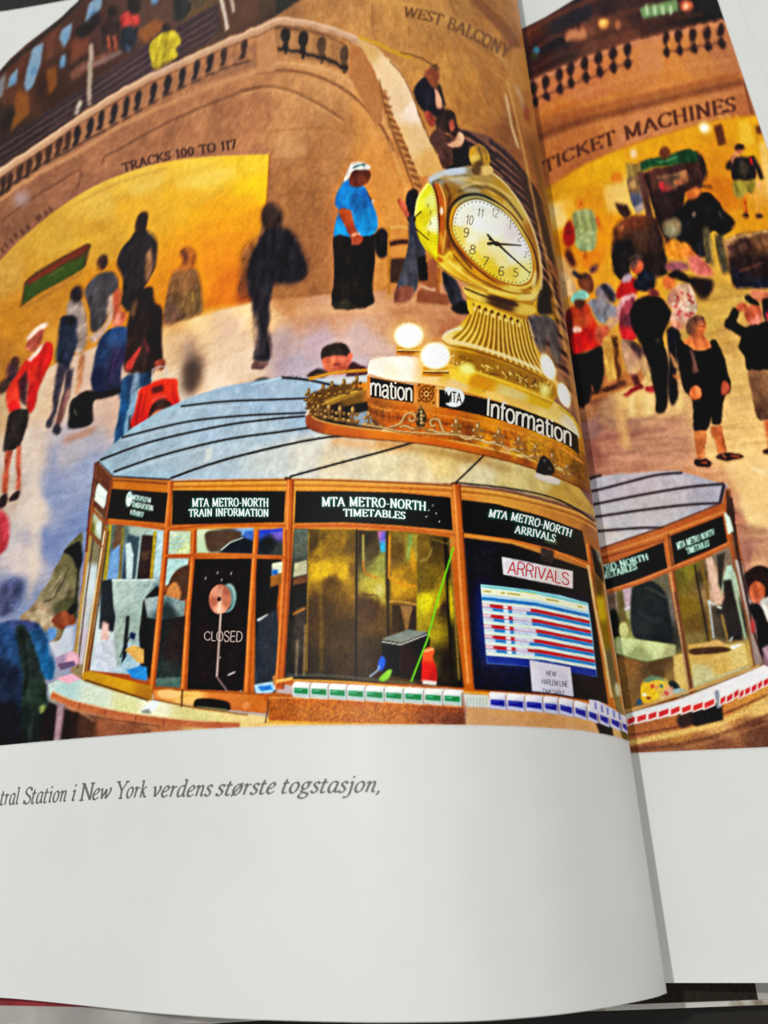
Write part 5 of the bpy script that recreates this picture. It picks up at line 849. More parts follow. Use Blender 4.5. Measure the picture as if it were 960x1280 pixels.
# --- glowing globe lamps
def globe(x,y,rx,ry,lab,base=True,rot=0):
    obj_id('printed_globe_lamp',lab)
    E(x,y,rx*1.45,ry*1.4,(250,190,110),rot,5,.55,False)
    if base: P([(x-rx*.78,y+ry*.82),(x+rx*.86,y+ry*.82),(x+rx*.98,y+ry*1.52),(x-rx*.88,y+ry*1.5)],[(x-rx,y+ry,(230,150,30)),(x,y+ry*1.15,(190,120,20)),(x+rx,y+ry*1.2,(226,170,60))],.5); Ln([(x-rx*.8,y+ry*1.22),(x+rx*.9,y+ry*1.24)],1.6,(96,54,10),.4); Ln([(x-rx*.8,y+ry*1.1),(x+rx*.88,y+ry*1.12)],1.4,(250,220,140),.4)
    E(x,y,rx,ry,(255,224,150),rot,.9); E(x,y,rx*.9,ry*.9,(255,252,236),rot,1.2)
globe(511,420,18.5,16,'glowing round globe lamp, left of the pair'); globe(544,445,19,17,'glowing round globe lamp, right of the pair'); globe(685,459,8,17,'narrow globe lamp behind the pedestal',False,-22); globe(705,494,7,16,'narrow globe lamp nearest the gutter',False,-18)
Ln([(698,508),(718,524)],3,(206,170,60),.8); Ln([(672,478),(690,490)],3,(196,150,60),.8,.8)
back(WALL); E(584,461,10,7,(255,240,130),10,2.5,.95,False); E(681,488,6,8,(255,236,130),0,2.2,.9,False)
obj_id('printed_lamp_base','small black statue and white base on the deck edge'); PS([(671,588),(673,578),(678,570),(684,572),(690,580),(693,590),(684,594),(674,592)],(30,26,24),.6); E(681,576,2,3,(110,100,90),0,.6,.8); E(687,586,2,2,(120,110,100),0,.5,.7)

# ink coverage: where the print ends on the page
def printed_area(pg, outline):
    global PG
    PG = pg; r = coverage([outline], .3); pg.cov[:] = 0
    m, r0, c0 = r; pg.cov[r0:r0+m.shape[0], c0:c0+m.shape[1]] = m
printed_area(PL,[(-500,640),(-60,135),(-30,108),(0,88),(12,74),(33,55),(62,33),(78,20),(88,10),(97,2),(110,-20),(150,-90),(700,-90),(900,-90),(1100,940)]+[(785,926),(770,921),(750,917),(725,913),(700,911),(650,908),(600,906.5),(540,906),(480,906),(400,906.5),(335,908),(270,910.5),(200,915),(100,923),(0,932),(-100,941),(-500,985)])

PG = PL
cb=[(-30,1007.5),(32,1005),(100,1000.5),(145,998),(190,996.5),(240,995.5),(300,993.5),(350,991.5),(420,990.5),(475,990)]
ct=[(x,y-20.5) for x,y in cb]
def yon(line,x): return float(np.interp(x,[p[0] for p in line],[p[1] for p in line]))
for w,x0,x1 in (('entral',-16,23),('Station',28,83),('i',88,94),('New',98,138),('York',143,183),('verdens',189,264),('største',269,343),('togstasjon,',350,476)):
    letters(w,[(x,yon(cb,x)) for x in np.linspace(x0,x1,4)],[(x,yon(ct,x)) for x in np.linspace(x0,x1,4)],(108,104,100),'italic',.22,name='caption_line',label='grey italic caption line below the print')
# ================= right page =================
PG = PR
WALL2 = obj_id('printed_photograph')
P([(400,-300),(1400,-300),(1400,1200),(400,1200)],[(690,60,(110,60,36)),(700,150,(176,104,50)),(760,120,(196,120,56)),(850,100,(206,128,64)),(900,80,(200,124,64)),(720,200,(176,104,54)),(800,160,(196,122,74)),(900,130,(190,118,70)),(930,140,(176,104,60))],1)
mottle([(640,-60),(1000,-60),(1000,260),(640,260)],.10,14,111)
obj_id('printed_balcony','upper gallery with lit signs and onlookers')
P([(560,90),(640,40),(652,36),(680,22),(710,4),(740,-14),(1000,-120),(1000,20),(900,28),(860,36),(780,62),(720,84),(660,108),(560,150)],[(660,45,(90,40,24)),(672,60,(60,22,16)),(700,20,(70,44,40)),(720,20,(44,34,44)),(760,10,(60,36,36)),(700,50,(56,40,38)),(730,40,(120,72,52)),(760,30,(110,66,44)),(800,20,(70,40,36)),(850,5,(60,36,32)),(880,5,(26,20,24)),(890,-20,(30,24,26)),(780,45,(110,64,44))],1.6)
Ln([(655,45),(690,22),(730,4),(780,-14)],5,(116,60,40),1.8,.8,1); Ln([(668,62),(700,44),(740,28),(800,12),(860,2)],4,(110,62,46),1.8,.8,1); Ln([(664,88),(700,68),(750,46),(810,28),(900,14)],5,(84,48,36),1.8,.8,1)
Ln([(676,66),(690,56),(705,50)],9,(30,26,32),2,.9); Ln([(690,34),(720,20),(740,14)],12,(44,38,46),2.5,.9)
E(671,63,5,5,(56,110,130),0,1.6,.95); E(668,71,5,3,(60,84,30),0,1.8,.8)
PS([(708,42),(716,36),(724,40),(730,34),(734,46),(722,50),(708,50)],(184,116,80),2); E(716,34,3,3,(60,36,30),0,1.2); E(722,31,3,3,(60,36,30),0,1.2)
E(754,30,6.5,6.5,(230,150,70),0,1.8); E(753,29,3,3,(250,196,110),0,1.4); E(772,30,4,6,(160,96,66),0,1.6); 
obj_id('printed_sign','small blurred green sign of the gallery'); P([(799,10),(846,-2),(848,14),(804,24)],(110,136,90),1.8); 
for x in (808,818,828,838): Ln([(x,7),(x+1,19)],4,(176,196,150),1.4,.8)
back(PG.cur-1); E(858,8,8,6.5,(226,110,70),0,2); E(857,9,3.5,3,(250,180,140),0,1.4); P([(872,-8),(900,-12),(904,20),(880,24)],(34,28,32),2)
obj_id('printed_balustrade','stone balustrade of the gallery with dark balusters')
P([(560,150),(660,108),(720,84),(790,58),(860,38),(900,30),(1000,10),(1000,90),(905,92),(790,112),(720,130),(672,150),(560,200)],[(680,110,(190,112,70)),(720,100,(190,112,66)),(800,90,(196,120,66)),(870,80,(190,120,66)),(700,140,(190,108,44)),(850,95,(206,126,60)),(905,60,(176,110,70))],1.2)
Ln([(600,134),(664,104),(720,80),(790,55),(860,38),(905,28)],7,(196,124,84),1.4,1,1); Ln([(664,98),(720,74),(790,49),(860,33),(900,24)],2.4,(120,70,50),1.4,.8,1)
P([(796,58),(824,50),(830,84),(800,94)],(198,126,76),1.6)
for x,y in ((667,110),(682,103),(699,94),(713,86),(731,80),(748,73),(766,67),(784,62),(832,48),(848,46),(866,44),(884,41),(901,38)):
    c=(44,26,30); E(x,y,4.6,9,c,4,1.5,.92); PS([(x+1,y+8),(x+5,y+18),(x+3,y+24),(x-2,y+20)],c,1.5,.9); E(x+1,y+17,5,4,c,0,1.6,.8)
Ln([(668,124),(700,112),(750,92),(792,76)],2.2,(90,52,38),1.3,.8,1); Ln([(832,66),(866,60),(908,52)],2.2,(90,52,38),1.3,.8,1)
Ln([(672,142),(700,128),(760,106),(800,94),(850,84),(915,76)],3,(216,144,84),2,.6,1)
back(WALL2)
Ln([(670,162),(700,150),(750,134),(800,122),(850,110),(925,92)],7,(150,84,44),2.2,.7,1,False); Ln([(672,172),(720,154),(780,138),(850,120),(930,102)],9,(104,56,32),3,.75,1,False); Ln([(674,182),(720,163),(780,146),(850,129),(930,112)],3,(200,130,80),1.8,.5,1,False)
Ln([(930,100),(934,120),(941,146)],3,(110,64,40),1.3,.8,0,False); P([(934,104),(1000,80),(1000,160),(944,146)],(150,90,50),1.5,.8,0,False)
inked_text('TICKET MACHINES',[(680,218),(720,197),(765,181),(800,169),(850,154),(921,138)],[(677,203),(716,184),(760,166),(797,153),(848,137),(919,121)],(96,52,34),b=.9,a=.95)

obj_id('printed_passage','golden lit ticket hall under the arch')
P(spline([(560,300),(640,252),(686,233),(730,206),(780,184),(830,168),(880,154),(920,146),(960,142),(1100,110)],False)+[(1200,420),(1000,420),(700,480),(540,480)],
 [(690,240,(206,140,16)),(720,220,(222,150,20)),(760,210,(226,160,30)),(800,180,(222,150,24)),(860,165,(220,146,30)),(700,270,(236,160,30)),(694,265,(240,190,110)),(740,250,(220,140,20)),(780,240,(230,180,80)),(710,300,(220,130,10)),(760,290,(226,140,20)),(770,330,(222,150,40)),(740,320,(226,130,20)),(900,200,(214,134,20)),(940,180,(220,150,20)),(950,220,(226,160,70)),(900,240,(206,116,10)),(940,290,(216,140,30)),(880,300,(226,170,60)),(920,330,(220,160,60)),(940,370,(190,140,60)),(740,350,(230,150,40)),(700,340,(206,150,90)),(900,380,(196,150,70)),(700,420,(170,120,80))],1.2)
Ln(spline([(686,233),(730,206),(780,184),(830,168),(880,154),(940,143)],False),2.5,(190,116,40),1.2,.7,0,False)
mottle([(640,140),(1000,100),(1000,420),(640,440)],.07,13,113,[PG.cur])
PS([(692,262),(706,264),(710,276),(700,286),(692,280)],(244,206,140),3,.7); P([(752,235),(786,228),(788,262),(760,266)],(236,186,110),3,.6); PS([(766,216),(778,218),(776,228),(764,228)],(220,110,30),2.2,.7)
Ln([(738,205),(742,260)],2,(206,150,30),2,.6); P([(892,158),(902,154),(908,180),(898,183)],(110,60,24),1.4); P([(922,152),(936,150),(944,180),(926,186)],(236,180,60),2,.8); P([(944,158),(958,154),(960,166),(946,168)],(110,64,20),1.6); P([(948,180),(958,175),(966,250),(960,250)],(240,190,110),2,.7)
for x in (898,908,918): Ln([(x,144),(x+6,148)],2,(220,160,60),1.2,.8)
E(881,160,8,6.5,(255,226,150),0,3,.9); E(880,160,4.5,4,(255,250,230),0,1.6); E(792,192,4.5,6,(240,190,140),0,2)

obj_id('printed_floor','reddish marble floor of the right hand page')
P([(520,520),(690,470),(740,500),(800,480),(830,440),(850,380),(870,350),(900,370),(1100,340),(1100,1100),(560,1100),(560,520)],
 [(870,360,(190,140,60)),(890,400,(206,160,76)),(880,430,(196,150,76)),(910,470,(214,166,96)),(920,520,(222,170,104)),(910,420,(200,150,80)),(890,480,(210,160,90)),(735,495,(110,66,44)),(735,515,(166,110,74)),(760,520,(170,124,90)),(790,500,(226,176,106)),(820,500,(226,176,110)),(840,490,(200,150,100)),(740,535,(150,106,96)),(760,555,(176,116,92)),(790,545,(176,124,98)),(830,540,(190,134,104)),(740,570,(150,92,76)),(780,580,(190,130,104)),(840,560,(190,134,106)),(870,590,(204,140,104)),(900,560,(232,176,110)),(930,570,(240,190,120)),(950,600,(240,190,120)),(940,640,(240,196,130)),(910,600,(210,150,106)),(920,650,(176,116,92)),(930,690,(166,112,96)),(950,700,(196,140,106)),(900,620,(186,124,96)),(945,730,(160,110,104)),(955,540,(236,180,110)),(760,600,(186,126,104))],1.4)
m0=[(700,340),(1000,340),(1000,760),(700,760)]; mottle(m0,.12,(4,30),115,[PG.cur]); mottle(m0,.06,4,117,[PG.cur])
P([(905,585),(930,570),(1000,560),(1000,680),(958,664),(930,630)],(240,190,124),3,.75,0,False); Ln([(938,586),(956,590)],3,(255,230,180),1.5,.8,0,False)
for pts,c in (([(735,555),(770,546),(800,540)],(130,74,64)),([(750,548),(790,542),(830,536)],(150,96,84)),([(744,520),(780,530),(820,520)],(130,90,84)),([(905,500),(950,495)],(196,146,90)),([(884,420),(905,410)],(176,126,60)),([(925,660),(960,664)],(140,94,80))): Ln(pts,4,c,2,.6,0,False)
Ln([(772,505),(777,530),(783,560)],10,(226,170,104),3,.75,0,False); Ln([(790,495),(790,518)],8,(236,196,130),2.5,.8,0,False); Ln([(808,495),(812,520)],9,(236,200,130),2.5,.8,0,False); Ln([(846,490),(850,515)],9,(236,196,120),2.5,.8,0,False)

# kiosk and ticket machines
obj_id('printed_ticket_machine','dark ticket machine with a green header')
PS([(790,218),(800,204),(812,198),(830,200),(832,190),(844,196),(850,190)],(150,84,40),2,.8)
PS([(868,190),(878,196),(884,216),(880,226),(872,214)],(44,30,24),1.6)
P([(800,216),(872,196),(880,224),(876,236),(858,240),(845,290),(830,300),(812,250)],[(806,220,(96,56,44)),(840,250,(50,30,30)),(870,230,(70,40,34)),(825,280,(40,24,24))],1.2)
P([(799,203),(862,186),(872,192),(872,202),(830,207),(800,214)],(30,76,40),1.2); Ln([(820,203),(848,196)],3,(90,130,80),1,.8); PS([(824,190),(830,183),(838,188),(836,196),(826,198)],(110,60,30),1.4)
P([(819,222),(858,212),(862,228),(828,242)],[(826,230,(96,70,52)),(845,222,(90,66,50)),(855,220,(150,96,60)),(825,236,(180,50,60))],1.1); E(827,232,3.5,5.5,(196,50,60),-15,1.2); E(848,227,6,4,(170,100,60),0,1.3); Ln([(820,223),(856,214)],2,(150,110,70),1,.8)
P([(782,204),(800,204),(802,214),(806,262),(796,268),(788,250),(784,228)],[(788,210,(150,120,60)),(790,232,(120,90,60)),(794,252,(80,80,96)),(800,262,(150,130,120))],1.3); E(791,231,4,6,(170,130,80),0,1.4); Ln([(800,214),(816,290),(826,330)],7,(90,54,48),1.3); Ln([(808,216),(822,280)],3,(44,26,26),1)
P([(768,254),(784,256),(790,268),(782,274),(774,266)],(70,40,30),1.6)
P([(764,310),(766,286),(776,274),(800,268),(822,274),(834,320),(834,344),(800,352),(790,330),(784,350),(776,350),(766,340)],[(768,290,(110,60,30)),(790,274,(120,60,36)),(780,310,(30,24,26)),(800,300,(80,50,36)),(820,300,(60,36,32)),(815,330,(44,30,28)),(790,340,(40,30,30))],1.6); E(775,284,4,4,(196,120,60),0,1.8,.8)
obj_id('printed_ticket_machine','long dark ticket machine at the right page edge'); P([(904,300),(925,292),(962,288),(1000,280),(1000,350),(962,360),(920,361),(912,340)],[(910,302,(150,104,70)),(930,310,(60,36,30)),(950,300,(120,80,50)),(930,330,(44,26,26)),(950,340,(40,24,26)),(925,350,(30,28,44)),(955,355,(30,28,50))],1.5); Ln([(924,340),(940,334),(954,328)],3,(110,66,50),1.4,.9); Ln([(910,300),(930,294),(960,290)],3,(206,160,100),1.4,.9); P([(908,308),(934,302),(936,312),(912,318)],(84,54,44),1.4); Ln([(906,318),(918,360)],2.5,(120,80,50),1.3,.8)
Ln([(916,352),(960,350)],6,(36,30,36),1.6,.8)

# people of the right page
PP('person in a pale green shirt seen from behind')
PS([(715,268),(724,262),(738,262),(746,274),(746,290),(744,310),(728,314),(718,304),(716,286)],[(728,280,(140,146,90)),(735,300,(150,160,104)),(720,270,(150,150,96))],1.5); PS([(708,280),(714,276),(718,290),(716,304),(708,308),(704,296)],(150,24,20),1.7); E(725,255,5,6,(196,104,30),0,1.8,.9); Ln([(746,272),(750,284)],4,(210,90,50),1.6); Ln([(730,314),(736,336)],8,(226,120,30),2,.8); PS([(706,318),(712,310),(720,330),(714,334)],(96,40,20),2); PS([(738,334),(748,330),(746,338),(738,342)],(90,50,60),1.8)
PP('person in a black t-shirt and khaki shorts at the upper right')
E(924,188,5.5,6,(190,110,70),0,1.2); PS([(918,184),(922,180),(930,182),(930,187),(920,188)],(60,36,24),1.1); PS([(914,200),(920,196),(934,196),(944,200),(944,224),(930,226),(916,224)],[(928,212,(52,42,36)),(918,218,(34,26,24)),(940,215,(40,30,26))],1.2); E(929,212,7,8,(70,60,46),0,2,.7); Ln([(912,208),(917,198),(922,192)],5,(210,130,90),1.3); PS([(907,206),(914,200),(916,212),(908,212)],(46,30,24),1.4); Ln([(940,196),(948,210),(952,224)],6,(36,28,26),1.4); Ln([(949,228),(950,236)],5,(226,150,96),1.3); Ln([(938,198),(940,206)],4,(206,40,40),1.3)
PS([(917,226),(930,226),(944,226),(942,242),(932,240),(926,248),(918,244)],(150,130,50),1.4); Ln([(930,246),(932,268)],4,(196,90,20),1.4); Ln([(944,240),(948,266)],4,(226,150,60),1.5); E(932,270,4,3,(60,36,24),0,1.3); E(949,270,5,3,(80,50,26),0,1.3)
PP('large person in black with a rucksack at the ticket machine')
PS([(828,320),(834,290),(840,270),(860,250),(870,242),(886,242),(898,252),(904,262),(918,276),(916,286),(908,292),(900,294),(892,288),(880,300),(882,320),(868,318),(860,306),(850,304),(840,300)],[(850,280,(24,20,24)),(880,260,(26,22,24)),(905,280,(30,24,22)),(870,310,(34,28,28))],1.3); PS([(858,246),(862,238),(872,234),(878,240),(866,250)],(206,110,50),1.5); Ln([(872,232),(890,234)],4,(90,50,30),1.6)
E(867,267,3,3.5,(110,90,80),0,1.2); Ln([(897,264),(904,272)],3,(90,80,76),1.2,.8); Ln([(882,284),(884,300),(886,330)],9,(90,80,56),1.8); Ln([(898,292),(902,320),(908,342)],10,(76,66,44),1.8); Ln([(888,300),(892,334)],5,(140,110,60),1.8,.8); Ln([(874,300),(876,322)],8,(40,38,40),1.8)
PP('bare-headed person behind the queue with a beige collar'); PS([(828,282),(838,274),(850,276),(850,290),(842,300),(832,296)],(130,110,80),2); E(838,288,8,7,(150,140,110),0,2,.8); PS([(832,304),(845,302),(862,308),(868,318),(856,324),(838,322),(832,312)],[(845,312,(226,130,40)),(862,316,(230,120,50))],2.4)
obj_id('printed_person','pink-clad blurred person bending in the queue'); PS([(860,322),(872,318),(882,328),(892,340),(886,346),(872,344),(862,334)],(216,110,96),2); PS([(832,330),(840,326),(856,328),(862,336),(846,340),(832,336)],(150,84,90),1.8); PS([(852,346),(880,348),(892,352),(888,366),(878,374),(866,360)],(44,28,26),2)
PP('person in a grey top reaching forward, behind the red shirted one')
PS([(744,362),(752,356),(762,356),(772,372),(762,378),(748,376)],(126,110,112),1.5); PS([(751,358),(758,356),(768,368),(768,378),(760,374)],(60,50,56),1.4); PS([(734,378),(748,374),(766,380),(772,386),(770,400),(756,404),(746,400),(740,388)],[(745,380,(130,124,130)),(760,395,(140,136,140)),(755,390,(110,104,110))],1.3); PS([(722,352),(730,343),(738,344),(742,356),(740,366),(730,366)],(110,60,34),1.4); Ln([(722,346),(734,344)],5,(44,30,30),1.5)
Ln([(716,340),(724,346)],5,(36,36,60),1.6); PS([(700,340),(712,346),(722,364),(708,372),(700,368)],(206,160,110),1.6); PS([(758,400),(768,396),(776,390),(772,404),(760,412)],(206,150,110),1.4)
PP('person in a red sleeveless top and turquoise cap')
PS([(712,388),(720,382),(734,380),(742,398),(750,412),(752,428),(748,434),(730,440),(715,444),(712,420)],[(725,395,(180,60,30)),(735,420,(196,22,14)),(722,435,(206,30,20)),(748,420,(210,60,36)),(725,400,(190,80,40))],1.1); PS([(708,392),(714,386),(716,400),(716,444),(711,444),(707,420)],(110,14,14),1.3); E(721,412,5.5,4,(236,170,150),-10,1.1)
PS([(714,374),(718,366),(726,362),(734,366),(737,371),(728,375),(720,379),(715,378)],(126,176,156),1); PS([(718,378),(730,374),(732,380),(724,386)],(96,50,30),1.2); PS([(744,412),(756,406),(762,412),(756,424),(750,430)],(196,90,60),1.4)
PS([(713,446),(732,441),(752,433),(756,460),(752,484),(744,492),(740,480),(738,500),(726,510),(720,496),(718,470)],(18,14,16),1.1); PS([(712,440),(718,446),(726,500),(722,508),(716,480)],(26,14,14),1.6)
P([(754,424),(762,420),(770,474),(760,478)],[(758,430,(210,150,70)),(766,470,(226,170,80))],1.1); P([(764,420),(772,420),(778,478),(772,480)],(110,64,24),1.1); Ln([(772,425),(777,476)],1.6,(196,130,60),.9,.8); Ln([(738,492),(762,486),(782,478)],5,(70,36,24),1.6)
PP('person in a red shirt and pale trousers with red shoes')
PS([(771,366),(774,356),(784,346),(796,350),(796,366),(784,372),(772,374)],(176,32,32),1.2); E(796,333,8,9.5,[(792,330,(96,66,60)),(799,334,(206,90,56)),(798,342,(196,80,50))],10,1.1); Ln([(786,326),(794,320),(802,322)],4,(90,66,64),1.1,1,1); PS([(778,352),(784,342),(790,344),(786,352)],(170,140,150),1.1)
PS([(768,396),(772,380),(780,370),(792,368),(796,374),(784,384),(776,394),(770,400)],(206,140,140),1.3); PS([(774,392),(782,378),(792,372),(796,390),(796,420),(788,426),(778,424),(774,410)],[(780,385,(150,60,70)),(790,400,(90,40,50)),(785,420,(200,40,44))],1.2)
PS([(776,426),(790,426),(800,432),(812,450),(814,466),(804,470),(800,462),(796,468),(786,468),(780,450)],[(785,440,(186,136,104)),(805,460,(200,150,104)),(795,434,(90,60,60))],1.2); Ln([(792,468),(797,482)],8,(110,50,44),1.2); PS([(778,494),(790,486),(800,480),(804,484),(794,490),(784,496)],(150,40,36),1.1); PS([(806,484),(818,482),(820,489),(808,490)],(170,50,50),1.1); Ln([(812,466),(812,482)],6,(226,180,110),1.5)
PP('person in black with a dark cap, back to the reader')
PS([(792,352),(798,342),(808,338),(818,342),(820,356),(812,364),(800,364),(792,360)],(30,30,40),1.3); Ln([(804,338),(816,352)],5,(40,44,66),1.4,.8); PS([(788,390),(796,376),(806,370),(820,370),(832,378),(840,394),(834,408),(828,424),(834,446),(836,470),(834,500),(832,514),(820,515),(818,490),(812,460),(800,430),(790,410)],(18,15,18),1.2); E(822,426,4,4,(70,60,50),0,1.3,.7)
PS([(812,362),(820,362),(824,370),(812,370)],(120,50,50),1.4)
PP('woman in a white and red floral blouse')
PS([(833,376),(840,360),(850,354),(862,356),(870,372),(872,388),(866,398),(858,404),(850,412),(842,412),(838,400),(840,388)],[(845,370,(196,130,104)),(860,365,(206,160,130)),(855,390,(200,140,120)),(865,388,(206,170,140))],1.1)
for i in range(46):
    x=838+rng.random()*32; y=358+rng.random()*50
    if (x-855)**2/17**2+(y-383)**2/27**2<.85: E(x,y,2,2,(180,44,50) if rng.random()<.5 else (226,200,176),0,.8,.8)
E(836,353,8,9,(206,104,52),0,1.3); PS([(834,344),(846,337),(858,344),(860,352),(848,350),(838,348)],(34,22,22),1.4); PS([(838,404),(848,400),(856,408),(848,414),(840,412)],(206,130,100),1.4); PS([(834,412),(846,412),(852,420),(846,440),(846,500),(836,500),(836,440)],(26,22,32),1.3); Ln([(838,442),(846,460)],3.5,(190,130,80),1.2); Ln([(842,470),(850,474)],4,(196,110,60),1.4)
PP('woman in a black cardigan and cropped black trousers with sandals')
PS([(848,424),(856,428),(866,436),(880,438),(890,424),(898,430),(906,448),(912,470),(914,478),(912,490),(906,494),(904,510),(902,528),(890,530),(888,520),(884,538),(868,536),(866,510),(864,498),(856,490),(850,470),(846,448)],(18,14,16),.95)
PS([(855,428),(862,420),(866,414),(876,418),(884,424),(888,432),(882,437),(870,438),(862,432)],(214,112,62),.9); PS([(860,408),(864,399),(872,396),(880,400),(882,410),(879,420),(870,424),(863,420)],[(870,400,(150,84,56)),(875,412,(216,112,60)),(864,410,(140,84,56))],.9); PS([(857,412),(859,402),(866,396),(874,395),(880,399),(870,401),(864,408),(862,418)],(110,70,50),.9); Ln([(872,408),(879,407)],1,(90,40,24),.6); Ln([(873,415),(878,415)],1,(140,50,36),.6)
PS([(861,436),(866,440),(872,460),(874,466),(866,466),(864,450)],(120,80,70),1,.85); PS([(862,490),(868,482),(875,486),(876,496),(870,500),(863,498)],(216,110,62),.9); PS([(902,478),(908,476),(912,484),(910,492),(902,494),(900,486)],(170,80,56),.9)
Ln([(876,538),(875,556),(876,572)],(15,11),(206,118,66),.8); Ln([(896,532),(899,552),(902,566)],(15,11),(196,104,56),.8); Ln([(889,534),(891,550)],2,(120,60,40),1,.6)
PS([(868,580),(870,574),(882,573),(889,578),(886,583),(876,584)],(60,26,26),.8); PS([(894,572),(902,566),(914,566),(926,569),(928,572),(914,575),(898,575)],(60,28,26),.8); Ln([(874,578),(884,578)],2.5,(190,100,60),.7); Ln([(912,570),(924,571)],2.2,(180,90,50),.7); Ln([(902,568),(908,572)],2,(196,110,70),.7)
PP('man in a black sweater raising a camera, cut off by the page edge')
PS([(905,408),(910,394),(916,386),(924,388),(920,402),(930,408),(946,404),(962,400),(990,400),(990,470),(962,464),(936,464),(930,446),(924,436),(926,424),(916,416)],(20,17,16),1)
PS([(930,392),(938,382),(948,382),(952,394),(950,404),(938,406)],[(940,390,(190,90,60)),(948,400,(206,110,90))],1); PS([(920,384),(926,378),(936,382),(932,390),(922,390)],(196,96,60),1); PS([(931,370),(938,368),(946,376),(948,382),(938,380)],(40,28,26),1); PS([(938,364),(950,362),(962,368),(964,380),(952,378),(942,372)],(200,110,80),1.1); PS([(953,374),(966,376),(966,398),(956,400),(952,388)],(40,26,30),1.1); Ln([(958,390),(962,402)],4,(180,40,60),1)
PS([(936,464),(962,465),(990,465),(990,530),(962,526),(948,524),(942,500)],[(945,490,(130,90,60)),(960,510,(110,74,50))],1); Ln([(958,526),(964,560)],8,(196,100,56),1); PS([(954,564),(964,560),(970,568),(956,568)],(70,30,26),1)

# second view of the booth
obj_id('printed_booth_roof','pale grey glazed roof of the booth, right page')
ROOF2=[(600,620),(736,602),(745,596),(780,592),(845,588),(860,592),(900,604),(910,606),(906,628),(832,658),(756,684),(640,720),(600,700)]
P(ROOF2,[(750,605,(176,168,176)),(800,600,(180,166,170)),(850,605,(176,166,172)),(880,610,(160,154,164)),(770,650,(176,170,174)),(820,640,(180,170,170)),(760,670,(196,184,176))],.8); mottle(ROOF2,.08,7,121,[PG.cur])
for pts,w in (([(690,622),(740,614),(780,604),(820,594),(853,591)],2.8),([(690,640),(745,630),(800,619),(860,609),(905,605)],2.8),([(690,652),(745,646),(800,638),(860,631),(900,629)],2.8),([(700,668),(748,664),(800,660),(830,660)],2.8),([(730,600),(752,594)],3),([(905,606),(900,629)],4)): Ln(pts,w,(56,42,46),.8,1,1)
obj_id('printed_roof_edge','reddish gold frame of the booth, right page')
P([(640,704),(750,687),(828,660),(902,630),(908,608),(914,626),(920,660),(955,830),(948,836),(880,862),(790,896),(700,920),(640,920)],[(760,700,(176,96,50)),(800,680,(186,104,50)),(880,650,(176,92,44)),(900,640,(170,90,44)),(940,760,(110,70,44)),(800,880,(150,90,40))],.8)
Ln([(750,686),(828,659),(902,629)],2,(110,60,40),.7); Ln([(750,694),(830,668),(904,640)],2,(214,140,80),.8,.8); Ln([(745,700),(830,675),(905,648)],1.6,(110,56,30),.8,.8)
def sign2(pts,l): obj_id('printed_sign',l); P(pts,(20,20,22),.7)
sign2([(700,715),(755,708),(829,678),(834,710),(766,736),(700,750)],'black sign reading METRO-NORTH TIMETABLES beside the gutter, right page')
inked_text('METRO-NORTH',[(740,720),(770,712),(811,699)],[(738,711),(768,703),(809,692)],(60,130,100),b=2.2); inked_text('METRO-NORTH',[(736,720),(770,711),(811,699)],[(734,712),(768,703),(809,692)],(206,240,220),b=.6); inked_text('TIMETABLES',[(745,726),(765,722),(797,711)],[(743,718),(764,714),(795,704)],(60,130,100),b=2); inked_text('TIMETABLES',[(745,726),(765,721),(797,711)],[(743,718),(764,713),(795,704)],(206,240,220),b=.6)
sign2([(838,670),(903,645),(909,678),(843,706)],'black sign reading METRO-NORTH TIMETABLES under the roof corner, right page')
for b_,c in ((2,(60,130,100)),(.55,(206,240,220))):
    inked_text('MTA METRO-NORTH',[(847,687),(870,678),(893,668)],[(845,679),(869,670),(892,661)],c,b=b_); inked_text('TIMETABLES',[(859,693),(872,688),(887,682)],[(857,686),(870,681),(886,675)],c,b=b_)
P([(905,640),(912,645),(917,664),(910,668)],[(908,646,(200,220,196)),(912,660,(200,220,196))],.8); Ln([(907,652),(914,654)],1.2,(40,40,36),.6)
obj_id('printed_bay','glazed bay with a counter and a flowered bag, right page')
P([(700,745),(768,738),(834,713),(846,780),(863,862),(782,888),(720,900)],[(765,745,(120,96,80)),(775,740,(190,160,160)),(785,750,(170,146,150)),(800,740,(56,60,56)),(820,730,(110,100,76)),(810,760,(34,38,40)),(820,780,(34,40,42)),(830,800,(40,40,38)),(840,760,(110,100,90)),(770,780,(60,60,40)),(780,785,(150,150,84)),(780,805,(166,176,106)),(820,808,(176,186,116)),(800,816,(156,166,104)),(765,820,(110,84,44)),(775,850,(120,88,40)),(800,835,(96,76,40)),(830,830,(100,80,44)),(850,840,(176,146,76)),(770,885,(130,120,80)),(855,855,(150,160,130))],.8)
P([(770,738),(778,736),(788,790),(776,792)],(110,96,50),.9); P([(779,736),(788,732),(790,760),(782,766)],(176,150,156),.9); Ln([(780,762),(790,758)],2,(206,206,190),.9); P([(782,764),(790,762),(791,772),(784,774)],(160,160,110),.9)
PS([(790,740),(800,726),(818,728),(832,742),(836,760),(840,790),(836,802),(800,800),(790,790),(788,762)],[(800,745,(40,44,42)),(815,760,(34,40,44)),(830,790,(30,36,38)),(800,790,(44,50,50))],1.1); Ln([(806,734),(820,740),(834,748)],2,(110,104,80),1.2,.6,1); Ln([(798,765),(815,775),(830,776)],3,(60,76,84),2,.6,1)
PS([(760,770),(768,762),(774,780),(776,794),(766,796)],(34,44,26),1.2); PS([(774,782),(782,778),(786,790),(780,796),(774,794)],(190,190,120),1); P([(770,796),(845,806),(844,820),(808,827),(770,817)],[(780,802,(190,204,136)),(820,808,(196,206,140)),(800,822,(150,156,104)),(840,815,(160,160,110))],.8); Ln([(772,818),(808,828),(845,820)],1.6,(90,84,50),.8,.8,1)
